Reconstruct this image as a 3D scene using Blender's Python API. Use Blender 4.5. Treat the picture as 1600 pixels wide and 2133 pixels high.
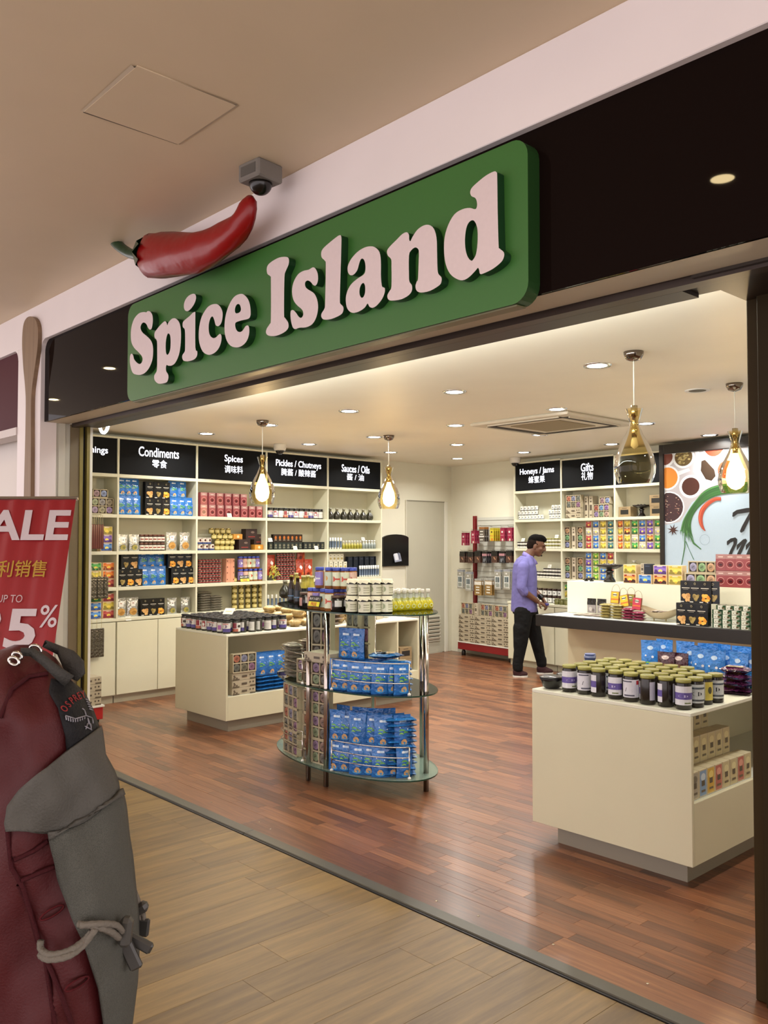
import bpy, math, random
from mathutils import Vector, Matrix
random.seed(7)
for _o in list(bpy.data.objects): bpy.data.objects.remove(_o)
SC = bpy.context.scene
COL = SC.collection
PI = math.pi
# ---------------------------------------------------------------- camera
FPX, CX, CY = 1808.0, 800.0, 1066.5          # focal length in pixels of the 1600 x 2133 frame
PITCH, YAW, CAMH = math.radians(1.9), math.radians(47.29), 1.62
cam = bpy.data.cameras.new('camera')
cam.sensor_fit = 'VERTICAL'; cam.sensor_height = 24.0
cam.lens = FPX * 24.0 / 2133.0
cam.clip_start = 0.05; cam.clip_end = 200
cam_ob = bpy.data.objects.new('camera', cam); COL.objects.link(cam_ob)
cam_ob.location = (0, 0, CAMH)
cam_ob.rotation_euler = (PI / 2 + PITCH, 0, YAW)
SC.camera = cam_ob
# ---------------------------------------------------------------- world, exposure, lights
W = bpy.data.worlds.new('mall_daylight'); SC.world = W; W.use_nodes = True
bg = W.node_tree.nodes['Background']
bg.inputs[0].default_value = (1.0, 0.9, 0.91, 1); bg.inputs[1].default_value = 2.1
vs = SC.view_settings
vs.view_transform = 'Standard'; vs.look = 'None'; vs.gamma = 1; vs.exposure = 0.12
try: vs.use_curve_mapping = False
except Exception: pass
POWER_DOWN, POWER_PENDANT, POWER_TUBE, POWER_MALL = 14.5, 12.0, 80.0, 5.0
# ---------------------------------------------------------------- geometry helpers
_fw = Vector((-math.sin(YAW) * math.cos(PITCH), math.cos(YAW) * math.cos(PITCH), math.sin(PITCH)))
_rt = Vector((math.cos(YAW), math.sin(YAW), 0)); _up = _rt.cross(_fw)
CAM = Vector((0, 0, CAMH))
def ray(x, y): return _fw + _rt * ((x - CX) / FPX) - _up * ((y - CY) / FPX)
def hit(x, y, p0, n):
    d = ray(x, y); n = Vector(n)
    return CAM + d * ((Vector(p0) - CAM).dot(n) / d.dot(n))
def gz(x, y, z=0.0): return hit(x, y, (0, 0, z), (0, 0, 1))
def py(x, y, Y): return hit(x, y, (0, Y, 0), (0, 1, 0))
def pxx(x, y, X): return hit(x, y, (X, 0, 0), (1, 0, 0))
def proj(P):
    d = Vector(P) - CAM
    return CX + FPX * d.dot(_rt) / d.dot(_fw), CY - FPX * d.dot(_up) / d.dot(_fw)
def T(x, y, z, rz=0.0): return Matrix.Translation((x, y, z)) @ Matrix.Rotation(rz, 4, 'Z')
class Frame:
    """A vertical plane: s runs to the right as one faces it, d runs into it, z is up."""
    def __init__(f, o, deg):
        a = math.radians(deg); f.o = Vector((o[0], o[1], 0)); f.rz = a
        f.e = Vector((math.cos(a), math.sin(a), 0)); f.i = Vector((-math.sin(a), math.cos(a), 0))
    def P(f, s, d, z): return f.o + f.e * s + f.i * d + Vector((0, 0, z))
    def M(f, s, d, z, rz=0.0):
        p = f.P(s, d, z); return T(p.x, p.y, p.z, f.rz + rz)
    def px(f, x, y, d=0.0):
        p = hit(x, y, f.P(0, d, 0), f.i) - f.o
        return p.dot(f.e), p.z
# ---------------------------------------------------------------- colours and materials
def lin(h):
    if not isinstance(h, str): return tuple(h)
    h = h.lstrip('#'); o = []
    for k in (0, 2, 4):
        c = int(h[k:k + 2], 16) / 255.0
        o.append(c / 12.92 if c <= .04045 else ((c + .055) / 1.055) ** 2.4)
    return tuple(o)
MATS = {}
def nm(name):
    m = bpy.data.materials.new(name); m.use_nodes = True
    n = m.node_tree.nodes; l = m.node_tree.links
    return m, n, l, n['Principled BSDF'], n['Material Output']
def colour_mat(name, rough, metal=0.0, bump=0.0, scale=60.0, spec=0.5, var=0.05, coat=0.0):
    m, n, l, b, o = nm(name)
    at = n.new('ShaderNodeAttribute'); at.attribute_name = 'Col'
    no = n.new('ShaderNodeTexNoise'); no.inputs['Scale'].default_value = scale
    tc = n.new('ShaderNodeTexCoord'); l.new(tc.outputs['Object'], no.inputs['Vector'])
    mx = n.new('ShaderNodeMix'); mx.data_type = 'RGBA'; mx.blend_type = 'MULTIPLY'
    rr = n.new('ShaderNodeMapRange'); rr.inputs['To Min'].default_value = 1 - var * 2; rr.inputs['To Max'].default_value = 1 + var * .5
    l.new(no.outputs['Fac'], rr.inputs['Value'])
    mx.inputs['Factor'].default_value = 1
    l.new(at.outputs['Color'], mx.inputs[6]); l.new(rr.outputs[0], mx.inputs[7])
    l.new(mx.outputs[2], b.inputs['Base Color'])
    b.inputs['Roughness'].default_value = rough; b.inputs['Metallic'].default_value = metal
    b.inputs['Specular IOR Level'].default_value = spec
    b.inputs['Coat Weight'].default_value = coat
    if bump:
        bp = n.new('ShaderNodeBump'); bp.inputs['Strength'].default_value = bump; bp.inputs['Distance'].default_value = .01
        l.new(no.outputs['Fac'], bp.inputs['Height']); l.new(bp.outputs[0], b.inputs['Normal'])
    MATS[name] = m; return m
colour_mat('matte', .65); colour_mat('gloss', .22); colour_mat('satin', .4, var=.03)
colour_mat('paint', .5, var=.03, scale=3); colour_mat('black', .025, spec=.05, var=.0); colour_mat('signblack', .6, spec=.15, var=0)
colour_mat('foil', .2, .0, .9, 38.0, .7); colour_mat('silver', .22, .85, .8, 45.0)
colour_mat('metal', .14, 1.0, var=.02); colour_mat('cloth', .85, bump=.25, scale=260.0, spec=.2)
colour_mat('mesh', .8, bump=.5, scale=420.0, spec=.25); colour_mat('skin', .5, spec=.35, scale=30)
colour_mat('resin', .3, bump=.5, scale=9.0, coat=.12, spec=.35)
def emit_mat(name, k):
    m, n, l, b, o = nm(name)
    at = n.new('ShaderNodeAttribute'); at.attribute_name = 'Col'
    l.new(at.outputs['Color'], b.inputs['Emission Color']); b.inputs['Emission Strength'].default_value = k
    l.new(at.outputs['Color'], b.inputs['Base Color'])
    MATS[name] = m
emit_mat('lamp', 14.0); emit_mat('backlit', 2.2); emit_mat('bulb', 9.0); emit_mat('mirrorlamp', 160.0)
def clear_mat(name, tint, fres=1.45, rough=.02, ab=.0):
    # thin clear sheet: lets light through with a tint and mirrors by Fresnel
    m, n, l, b, o = nm(name); n.remove(b)
    tr = n.new('ShaderNodeBsdfTransparent'); tr.inputs[0].default_value = (*tint, 1)
    gl = n.new('ShaderNodeBsdfGlossy'); gl.inputs['Roughness'].default_value = rough
    fr = n.new('ShaderNodeFresnel'); fr.inputs['IOR'].default_value = fres
    mx = n.new('ShaderNodeMixShader')
    l.new(fr.outputs[0], mx.inputs[0]); l.new(tr.outputs[0], mx.inputs[1]); l.new(gl.outputs[0], mx.inputs[2])
    l.new(mx.outputs[0], o.inputs['Surface']); MATS[name] = m
clear_mat('glass', (.93, .97, .94)); clear_mat('greenglass', (.86, .94, .9), 1.4); clear_mat('amber', (.95, .84, .55), 1.28)
def sheen_mat(name, tint, dif, k):
    m, n, l, b, o = nm(name); b.inputs['Base Color'].default_value = (*lin(dif), 1); b.inputs['Roughness'].default_value = .15
    tr = n.new('ShaderNodeBsdfTransparent'); tr.inputs[0].default_value = (*tint, 1); mx = n.new('ShaderNodeMixShader'); mx.inputs[0].default_value = k
    l.new(tr.outputs[0], mx.inputs[1]); l.new(b.outputs[0], mx.inputs[2]); l.new(mx.outputs[0], o.inputs['Surface']); MATS[name] = m
sheen_mat('sheenglass', (.86, .94, .9), '#8fa398', .5)  # pale diffuse mixed in stands for the bright reflection on the lowest tier
clear_mat('film', (.96, .97, .98), 1.5, .08)
def wood_mat(name, cols, along, rough, sx, sy, bump=.1, coat=0.0, K_=.34):
    """Planks take a random tone per object/island plus a stretched grain along one axis."""
    m, n, l, b, o = nm(name)
    at = n.new('ShaderNodeAttribute'); at.attribute_name = 'Col'
    tc = n.new('ShaderNodeTexCoord'); mp = n.new('ShaderNodeMapping')
    gv = n.new('ShaderNodeNewGeometry')
    l.new(gv.outputs['Position'], mp.inputs['Vector'])
    mp.inputs['Scale'].default_value = (sx, sy, 1) if along == 'X' else (sy, sx, 1)
    no = n.new('ShaderNodeTexNoise'); no.inputs['Scale'].default_value = 1.0; no.inputs['Detail'].default_value = 6; no.inputs['Roughness'].default_value = .65
    no.noise_dimensions = '4D'
    sep = n.new('ShaderNodeSeparateColor'); l.new(at.outputs['Color'], sep.inputs[0])
    ml = n.new('ShaderNodeMath'); ml.operation = 'MULTIPLY'; ml.inputs[1].default_value = 40.0
    l.new(sep.outputs[1], ml.inputs[0]); l.new(ml.outputs[0], no.inputs['W']); l.new(mp.outputs[0], no.inputs['Vector'])
    ad = n.new('ShaderNodeMath'); ad.operation = 'MULTIPLY_ADD'; ad.inputs[1].default_value = .95
    l.new(no.outputs['Fac'], ad.inputs[0])
    sb = n.new('ShaderNodeMath'); sb.operation = 'MULTIPLY_ADD'; sb.inputs[1].default_value = K_; sb.inputs[2].default_value = .02 - K_ / 2
    l.new(sep.outputs[0], sb.inputs[0]); l.new(sb.outputs[0], ad.inputs[2])
    cr = n.new('ShaderNodeValToRGB'); e = cr.color_ramp.elements
    e[0].position = .12; e[0].color = (*lin(cols[0]), 1); e[1].position = .9; e[1].color = (*lin(cols[-1]), 1)
    for k, c in enumerate(cols[1:-1]):
        q = e.new(.12 + .78 * (k + 1) / (len(cols) - 1)); q.color = (*lin(c), 1)
    l.new(ad.outputs[0], cr.inputs[0]); l.new(cr.outputs[0], b.inputs['Base Color'])
    b.inputs['Roughness'].default_value = rough; b.inputs['Coat Weight'].default_value = coat; b.inputs['Coat Roughness'].default_value = .2
    bp = n.new('ShaderNodeBump'); bp.inputs['Strength'].default_value = bump; bp.inputs['Distance'].default_value = .004
    l.new(no.outputs['Fac'], bp.inputs['Height']); l.new(bp.outputs[0], b.inputs['Normal'])
    MATS[name] = m
wood_mat('redwood', ['#3b2315', '#5d3722', '#7d4e30', '#9c6c45'], 'X', .38, 3.0, 60.0, .08, .3)
wood_mat('palewood', ['#402d10', '#5c441b', '#7b6030', '#977a42'], 'Y', .42, 1.6, 22.0, .1, 0.0, .17)
wood_mat('spoonwood', ['#6b533f', '#8d7358', '#a08568'], 'X', .6, 60.0, 2.0, .1)
# ---------------------------------------------------------------- mesh builder
class MB:
    def __init__(s): s.v = []; s.f = []; s.c = []; s.m = []; s.sm = []; s.M = Matrix.Identity(4)
    def at(s, M): s.M = M; return s
    def add(s, vs, fs, col, mat='matte', smooth=False):
        k = len(s.v); M = s.M; s.v += [(M @ Vector(p))[:] for p in vs]; c = lin(col)
        for f in fs: s.f.append([k + i for i in f]); s.c.append(c); s.m.append(mat); s.sm.append(smooth)
        return s
    def box(s, x0, y0, z0, x1, y1, z1, col, mat='matte', ch=0.0):
        if ch <= 0:
            vs = [(x, y, z) for x in (x0, x1) for y in (y0, y1) for z in (z0, z1)]
            return s.add(vs, [(0, 1, 3, 2), (4, 6, 7, 5), (0, 4, 5, 1), (2, 3, 7, 6), (0, 2, 6, 4), (1, 5, 7, 3)], col, mat)
        vs = []; idx = {}
        X, Y, Z = (x0, x1), (y0, y1), (z0, z1); sg = (1, -1)
        for a in (0, 1):
            for b in (0, 1):
                for c in (0, 1):
                    p = (X[a], Y[b], Z[c])
                    for ax in range(3):
                        q = [p[0] + sg[a] * ch, p[1] + sg[b] * ch, p[2] + sg[c] * ch]; q[ax] = p[ax]
                        idx[a, b, c, ax] = len(vs); vs.append(q)
        I = lambda a, b, c, ax: idx[a, b, c, ax]
        fs = []
        for a in (0, 1):
            fs.append([I(a, 0, 0, 0), I(a, 1, 0, 0), I(a, 1, 1, 0), I(a, 0, 1, 0)][::(-1 if a == 0 else 1)])
            fs.append([I(0, a, 0, 1), I(1, a, 0, 1), I(1, a, 1, 1), I(0, a, 1, 1)][::(1 if a == 0 else -1)])
            fs.append([I(0, 0, a, 2), I(1, 0, a, 2), I(1, 1, a, 2), I(0, 1, a, 2)][::(-1 if a == 0 else 1)])
        for a in (0, 1):
            for b in (0, 1):
                fs.append([I(a, b, 0, 0), I(a, b, 1, 0), I(a, b, 1, 1), I(a, b, 0, 1)][::(1 if a != b else -1)])
                fs.append([I(a, 0, b, 0), I(a, 1, b, 0), I(a, 1, b, 2), I(a, 0, b, 2)][::(1 if a == b else -1)])
                fs.append([I(0, a, b, 1), I(1, a, b, 1), I(1, a, b, 2), I(0, a, b, 2)][::(1 if a != b else -1)])
        for a in (0, 1):
            for b in (0, 1):
                for c in (0, 1):
                    t = [I(a, b, c, 0), I(a, b, c, 1), I(a, b, c, 2)]
                    fs.append(t if (a + b + c) % 2 else t[::-1])
        return s.add(vs, fs, col, mat)
    def lathe(s, prof, n=16, col='#888888', mat='gloss', cx=0, cy=0, cap=True, smooth=True, cols=None, mats=None, sq=0.0):
        vs = []
        for r, z in prof:
            for k in range(n):
                a = 2 * PI * (k + .5) / n; ca, sa = math.cos(a), math.sin(a)
                q = 1.0
                if sq: q = 1 / ((abs(ca) ** sq + abs(sa) ** sq) ** (1 / sq))
                vs.append((cx + r * q * ca, cy + r * q * sa, z))
        for j in range(len(prof) - 1):
            fs = [(j * n + k, j * n + (k + 1) % n, (j + 1) * n + (k + 1) % n, (j + 1) * n + k) for k in range(n)]
            base = len(s.v)
            if j == 0: s.add(vs, fs, cols[j] if cols else col, mats[j] if mats else mat, smooth); b0 = base
            else:
                for f in fs: s.f.append([b0 + i for i in f]); s.c.append(lin(cols[j] if cols else col)); s.m.append(mats[j] if mats else mat); s.sm.append(smooth)
        if cap:
            s.f.append([b0 + k for k in range(n)][::-1]); s.c.append(lin(cols[0] if cols else col)); s.m.append(mats[0] if mats else mat); s.sm.append(False)
            e = (len(prof) - 1) * n
            s.f.append([b0 + e + k for k in range(n)]); s.c.append(lin(cols[-1] if cols else col)); s.m.append(mats[-1] if mats else mat); s.sm.append(False)
        return s
    def tube(s, pts, r, n=6, col='#888888', mat='gloss', cap=True):
        pts = [Vector(p) for p in pts]; R = r if isinstance(r, (list, tuple)) else [r] * len(pts)
        vs = []; prev = None
        for i, p in enumerate(pts):
            t = (pts[min(i + 1, len(pts) - 1)] - pts[max(i - 1, 0)]).normalized()
            a = prev - t * prev.dot(t) if prev is not None else t.orthogonal()
            if a.length < 1e-5: a = t.orthogonal()
            a.normalize(); prev = a; b = t.cross(a)
            for k in range(n):
                w = 2 * PI * k / n; vs.append((p + (a * math.cos(w) + b * math.sin(w)) * R[i])[:])
        fs = [(i * n + k, i * n + (k + 1) % n, (i + 1) * n + (k + 1) % n, (i + 1) * n + k) for i in range(len(pts) - 1) for k in range(n)]
        if cap: fs += [list(range(n))[::-1], [(len(pts) - 1) * n + k for k in range(n)]]
        return s.add(vs, fs, col, mat, True)
    def prism(s, pts, y0, y1, col, mat='matte', side=None):
        """Outline in x,z extruded along y; outline must be simple, it is tessellated."""
        n = len(pts); from mathutils.geometry import tessellate_polygon
        tr = tessellate_polygon([[Vector((p[0], p[1], 0)) for p in pts]])
        vs = [(p[0], y0, p[1]) for p in pts] + [(p[0], y1, p[1]) for p in pts]
        ar = sum(pts[i][0] * pts[(i + 1) % n][1] - pts[(i + 1) % n][0] * pts[i][1] for i in range(n))
        def ori(t, fl):
            a, b, c = [pts[i] for i in t]; w = (b[0] - a[0]) * (c[1] - a[1]) - (c[0] - a[0]) * (b[1] - a[1])
            return t if (w > 0) != fl else t[::-1]
        s.add(vs, [ori(t, False) for t in tr] + [[i + n for i in ori(t, True)] for t in tr], col, mat)
        k = len(s.v) - 2 * n
        for i in range(n):
            j = (i + 1) % n; q = [k + i, k + n + i, k + n + j, k + j]
            s.f.append(q if ar > 0 else q[::-1]); s.c.append(lin(side or col)); s.m.append(mat); s.sm.append(False)
        return s
    def flat(s, shapes, fn, mat='matte', d0=.0006, dd=.0005):
        """Print: coloured shapes in (u, v), laid on a surface by fn(u, v, lift)."""
        for i, sh in enumerate(shapes):
            d = d0 + dd * i; k, col = sh[0], sh[-1]
            if k == 'r':
                x0, y0, x1, y1 = sh[1:5]; nx = max(1, int(abs(x1 - x0) / .25 + .99))
                vs = []; fs = []
                for q in range(nx + 1):
                    x = x0 + (x1 - x0) * q / nx; vs += [fn(x, y0, d), fn(x, y1, d)]
                    if q: fs.append((2 * q - 2, 2 * q, 2 * q + 1, 2 * q - 1))
                s.add(vs, fs, col, mat)
            else:
                if k == 'e':
                    cx, cy, rx, ry = sh[1:5]; n = 14
                    p = [(cx + rx * math.cos(2 * PI * j / n), cy + ry * math.sin(2 * PI * j / n)) for j in range(n)]
                else: p = sh[1]
                s.add([fn(a, b, d) for a, b in p], [list(range(len(p)))], col, mat)
        return s
    def mesh(s, name):
        me = bpy.data.meshes.new(name); me.from_pydata(s.v, [], s.f)
        names = []
        for m in s.m:
            if m not in names: names.append(m)
        for m in names: me.materials.append(MATS[m])
        ix = {m: i for i, m in enumerate(names)}
        me.polygons.foreach_set('material_index', [ix[m] for m in s.m])
        me.polygons.foreach_set('use_smooth', s.sm)
        ca = me.color_attributes.new('Col', 'FLOAT_COLOR', 'CORNER'); buf = []
        for f, c in zip(s.f, s.c): buf += [c[0], c[1], c[2], 1.0] * len(f)
        ca.data.foreach_set('color', buf); me.update(); return me
    def obj(s, name, parent=None, **kw): return link(s.mesh(name), name, parent, **kw)
def link(me, name, parent=None, M=None, label=None, cat=None, group=None, kind=None):
    o = bpy.data.objects.new(name, me); COL.objects.link(o)
    if parent is not None: o.parent = parent
    if M is not None: o.matrix_local = M
    return tag(o, label, cat, group, kind)
def tag(o, label=None, cat=None, group=None, kind=None):
    if label: o['label'] = label
    if cat: o['category'] = cat
    if group: o['group'] = group
    if kind: o['kind'] = kind
    return o
def empty(name, M, label=None, cat=None, group=None, kind=None):
    o = bpy.data.objects.new(name, None); COL.objects.link(o); o.matrix_world = M; o.empty_display_size = .05
    return tag(o, label, cat, group, kind)
class Proto:
    """One product: a name and its parts (part name, mesh, sub-parts); every copy shares the meshes."""
    def __init__(p, name, parts, size): p.name = name; p.parts = parts; p.size = size; p.w, p.d, p.h = size
    def put(p, M, label, cat, group=None):
        if len(p.parts) == 1: return link(p.parts[0][1], p.name, None, M, label, cat, group)
        r = empty(p.name, M, label, cat, group)
        for q in p.parts:
            c = link(q[1], q[0], r)
            if len(q) > 2:
                for u in q[2]: link(u[1], u[0], c)
        return r
def single(name, mb, size): return Proto(name, [(name, mb.mesh(name))], size)
def structure(name, mb, parent=None): return mb.obj(name, parent, kind='structure')
_txt = {}
def text_polys(s, weight=0.0, shear=0.0):
    """Letters as polygons, scaled to cap height 1 and left edge 0; returns verts, faces, width."""
    k = (s, weight, shear)
    if k in _txt: return _txt[k]
    cu = bpy.data.curves.new('t', 'FONT'); cu.body = s; cu.size = 1.4; cu.offset = weight; cu.shear = shear; cu.resolution_u = 3
    o = bpy.data.objects.new('t', cu); COL.objects.link(o)
    dg = bpy.context.evaluated_depsgraph_get(); dg.update()
    me = bpy.data.meshes.new_from_object(o.evaluated_get(dg))
    vs = [(v.co.x, v.co.y) for v in me.vertices]; fs = [list(p.vertices) for p in me.polygons]
    bpy.data.objects.remove(o); bpy.data.curves.remove(cu); bpy.data.meshes.remove(me)
    x0 = min(v[0] for v in vs); vs = [(v[0] - x0, v[1]) for v in vs]
    _txt[k] = (vs, fs, max(v[0] for v in vs)); return _txt[k]
def put_text(mb, s, fn, cx, cy, w, col, mat, weight=0.0, h=None, shear=0.0):
    """Centre text s on (cx, cy) with width w; fn maps (u, v, lift) to 3D."""
    vs, fs, tw = text_polys(s, weight, shear); k = w / tw
    y0, y1 = min(v[1] for v in vs), max(v[1] for v in vs)
    ky = k if h is None else h / (y1 - y0)
    P = [fn(cx + (v[0] - tw / 2) * k, cy + (v[1] - (y0 + y1) / 2) * ky, .0015) for v in vs]
    out = []
    for f in fs:
        a, b, c = [vs[i] for i in f[:3]]
        out.append(f if (b[0] - a[0]) * (c[1] - a[1]) - (c[0] - a[0]) * (b[1] - a[1]) > 0 else f[::-1])
    mb.add(P, out, col, mat)
def smooth_loop(pts, sub=3):
    n = len(pts); out = []
    for i in range(n):
        p0, p1, p2, p3 = [pts[(i + k) % n] for k in (-1, 0, 1, 2)]
        for j in range(sub):
            t = j / sub
            out.append(tuple(.5 * (2 * b + (c - a) * t + (2 * a - 5 * b + 4 * c - d) * t * t + (3 * b - a - 3 * c + d) * t ** 3) for a, b, c, d in zip(p0, p1, p2, p3)))
    return out
# ================================================================ SETTING
LW = Frame((-8.193, 3.649), 93)            # front plane of the left wall shelving
BW = Frame((-7.29, 9.09), -6)              # front plane of the back wall shelving
ZC, ZM = 2.72, 3.38                        # shop and mall ceilings
WHITE, CREAM, DARKBR = '#d9d6c4', '#cfcab2', '#1d1310'
def slab(name, x0, y0, z0, x1, y1, z1, col, mat='paint', parent=None):
    return structure(name, MB().box(x0, y0, z0, x1, y1, z1, col, mat), parent)
# floors: a base and, on it, every plank in view
floor_mall = slab('floor', -12, -4, -.06, 4, 2.71, -.012, '#6f5d44')
floor_shop = slab('floor', -9.2, 2.791, -.06, .4, 10.0, -.012, '#3b2018')
def plank_mesh(x0, x1, y0, y1, mat, g=.0012, ch=.0005):
    t, q = random.random(), random.random()
    return MB().box(x0 + g, y0 + g, -.014, x1 - g, y1 - g, 0, (t, q, .5), mat, ch)
WPL = .2045
for i in range(-46, 14):
    x0 = -2.136 + .2045 * i + .2045 * 2 - .2045; x1 = x0 + WPL
    y1 = 2.71; ln = random.uniform(.12, .92)
    while y1 > -2.0:
        y0 = y1 - ln; c = Vector(((x0 + x1) / 2, (y0 + y1) / 2, 0)); d = (c - CAM).dot(_fw)
        if d > .5:
            a, b = proj(c)
            if -250 < a < 1750 and 1400 < b < 2700: plank_mesh(x0, x1, y0, y1, 'palewood', .0004, .0006).obj('plank', floor_mall)
        y1 = y0; ln = .92
strips = []
y0 = 2.985
while y0 < 9.6:
    x = -8.9 - random.random() * .4
    while x < .3:
        ln = random.choice((.28, .36, .44, .5)); c = Vector((x + ln / 2, y0 + .033, 0))
        a, b = proj(c); vis = 180 < a < 1640 and b > 1200 and b < 2300 and not (-2.9 < c.x < -1.4 and c.y > 4) and c.x < -1.35
        strips.append(((c - CAM).length if vis else 99, x, x + ln, y0)); x += ln
    y0 += .066
x = -7.4
while x < .3:
    strips.append((0, x, x + 1.05, 2.791)); x += 1.05
strips.sort(key=lambda q: q[0])
rest = MB()
for k, (d, xa, xb, ya) in enumerate(strips):
    w = .193 if ya == 2.791 else .066
    if k < 285: plank_mesh(xa, xb, ya, ya + w, 'redwood', .0004).obj('plank', floor_shop)
    else: rest.box(xa + .0004, ya + .0004, -.012, xb - .0004, ya + w - .0004, 0, (random.random(), random.random(), .5), 'redwood')
rest.obj('planks', floor_shop, kind='stuff')
for k, (xa, xb) in enumerate(((-7.6, -4.09), (-4.085, .3))):
    m = MB().box(xa, 2.712, -.01, xb, 2.722, .004, '#15130f', 'satin').box(xa, 2.722, -.01, xb, 2.79, .011, '#4b483e', 'satin', .003)
    structure('trim_%d' % (k + 1), m)
sc_ = MB()
for x, y in ((-4.72, 2.9), (-4.2, 2.9), (-4.06, 2.88), (-2.75, 2.86), (-2.52, 2.88), (-2.14, 2.9), (-1.72, 2.9)):
    sc_.lathe([(.006, 0), (.006, .002), (.003, .003)], 8, '#d8d2c0', 'metal', x, y)
sc_.obj('screw', floor_shop, kind='stuff')
# walls of the shop
a3, a6 = math.radians(93), math.radians(-6)
def wall_on(fr, s0, s1, d0, d1, z0, z1, name, col=WHITE):
    m = MB().at(fr.M(0, 0, 0)).box(s0, d0, z0, s1, d1, z1, col, 'paint'); return structure(name, m)
LD, BD = .285, .22
wall_left = wall_on(LW, -.75, 5.85, LD, LD + .12, 0, ZC, 'wall_left')
wall_back = wall_on(BW, -1.6, 7.4, BD, BD + .12, 0, ZC, 'wall_back')
slab('wall_right', .2, 2.9, 0, .32, 9.2, ZC, WHITE)
slab('ceiling', -9.2, 2.87, ZC, .4, 10.0, ZC + .08, '#ebe4d4')
xpr = py(83, 900, 2.46).x
slab('wall_front', -8.6, 2.842, 0, xpr, 2.866, ZC, '#e6e4dc')
# mall side: ceiling, fascia, bulkhead, soffit
slab('ceiling', -12, -3.2, ZM, 4, 2.7, ZM + .1, '#d9c6a8')
slab('wall_front', -12, 2.5, 2.5, 3, 2.68, ZM, '#b9ad97')
YF, YP, YS = 2.46, 2.498, 2.425
xr = lambda px_, Y, y=900: py(px_, y, Y).x
xpl, xpr = xr(36, YF), xr(83, YF)
f = MB()
f.box(-12, YF, 3.105, 3, YP, ZM, '#ebe2e2', 'paint', .003)
f.box(xpl, YF, 0, xpr, 2.585, 3.106, '#ebe2e2', 'paint', .003)
q = [(xpr, 3.106), (xpr, 3.02)] + [(xpr + .09 - .09 * math.cos(t * PI / 12), 3.016 + .09 * math.sin(t * PI / 12)) for t in range(1, 6)] + [(xpr + .09, 3.106)]
f.prism(q, YF, YP, '#ebe2e2', 'paint')
q = [(2 * ((xpl + xpr) / 2) - a, b) for a, b in q]; f.prism(q, YF, YP, '#ebe2e2', 'paint')
structure('trim_3', f)
structure('trim_4', MB().box(xpr, YP - .006, 2.5, 3, YP + .01, 3.106, '#150d0b', 'black'))
structure('trim_5', MB().box(-12, YP - .006, 2.5, xpl, YP + .01, 3.106, '#4a1420', 'signblack').box(-12, 2.45, 2.44, xpl, 2.6, 2.5, '#cfc4c0', 'paint'))
slab('wall_front', -12, 2.66, 0, xpr - .09, 2.75, 2.5, '#d3cbc4')
# lintel track and jambs
l = MB().box(xpr, 2.68, 2.505, -.9, 2.935, ZC, '#2a201b', 'satin').box(xpr, 2.70, 2.478, -.9, 2.76, 2.51, '#3a2d26', 'satin').box(xpr, 2.80, 2.49, -1.5, 2.92, 2.51, '#35302e', 'satin')
structure('trim_6', l)
j = MB(); xj = xpr
j.box(xj - .08, 2.585, 0, xj - .004, 2.69, 2.5, '#b3b0a4', 'paint').box(xj - .02, 2.6, 0, xj + .004, 2.65, 2.5, '#c4c1b4', 'paint')
j.box(xj - .08, 2.69, 0, xj, 2.76, 2.5, '#6e6048', 'satin').box(xj - .08, 2.76, 0, xj + .012, 2.786, 2.5, '#75692f', 'satin')
j.box(xj - .08, 2.786, 0, xj - .03, 2.816, 2.5, '#0c0a08', 'satin').box(xj - .08, 2.816, 0, xj + .012, 2.84, 2.5, '#75692f', 'satin')
structure('trim_7', j)
XR = -1.402
j = MB().box(XR, 3.08, 0, XR + .05, 3.14, 2.64, '#33260f', 'signblack', .004).box(XR + .05, 3.05, 0, XR + .7, 3.12, 2.64, '#2b200c', 'signblack', .004)
j.box(XR + .0, 2.68, 2.49, XR + .6, 3.08, 2.56, '#2c221a', 'satin')
structure('trim_8', j)
# baseboard on the door wall
wall_on(LW, 4.1, 5.62, LD - .012, LD, 0, .06, 'baseboard_left', '#b9b7a8')
wall_on(BW, -1.38, 1.2, BD - .012, BD, 0, .06, 'baseboard_back', '#b9b7a8')
# door in the left wall
s0, _ = LW.px(845, 1200, LD); s1, _ = LW.px(926, 1200, LD); _, zt = LW.px(845, 1043, LD)
d = MB().at(LW.M(0, 0, 0)).box(s0, LD - .014, .008, s1 - .02, LD + .01, zt, '#b4b1a0', 'paint', .003)
door = structure('door_1', d)
MB().at(LW.M(0, 0, 0)).box(s0 - .012, LD - .022, 0, s0, LD, zt + .012, '#cfccbe', 'paint').box(s0, LD - .022, zt, s1 - .02, LD, zt + .012, '#8f8b7c', 'paint').box(s1 - .02, LD - .024, 0, s1 + .05, LD, zt + .012, '#dcdacd', 'paint', .003).obj('frame', door)
va, _ = LW.px(873, 1300, LD); vb, vz1 = LW.px(914, 1281, LD); _, vz0 = LW.px(914, 1334, LD)
v = MB().at(LW.M(0, 0, 0)).box(va, LD - .03, vz0, vb, LD - .014, vz1, '#c9c6b6', 'paint').box(va + .02, LD - .034, vz0 + .02, vb - .02, LD - .03, vz1 - .02, '#6d6a5d')
vent = v.obj('vent', door)
for k in range(6):
    z = vz0 + .03 + (vz1 - vz0 - .06) * k / 6
    MB().at(LW.M((va + vb) / 2, LD - .038, z) @ Matrix.Rotation(.5, 4, 'X')).box(-(vb - va) / 2 + .02, -.004, 0, (vb - va) / 2 - .02, .004, .034, '#d4d1c2', 'paint').obj('slat', vent)
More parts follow.
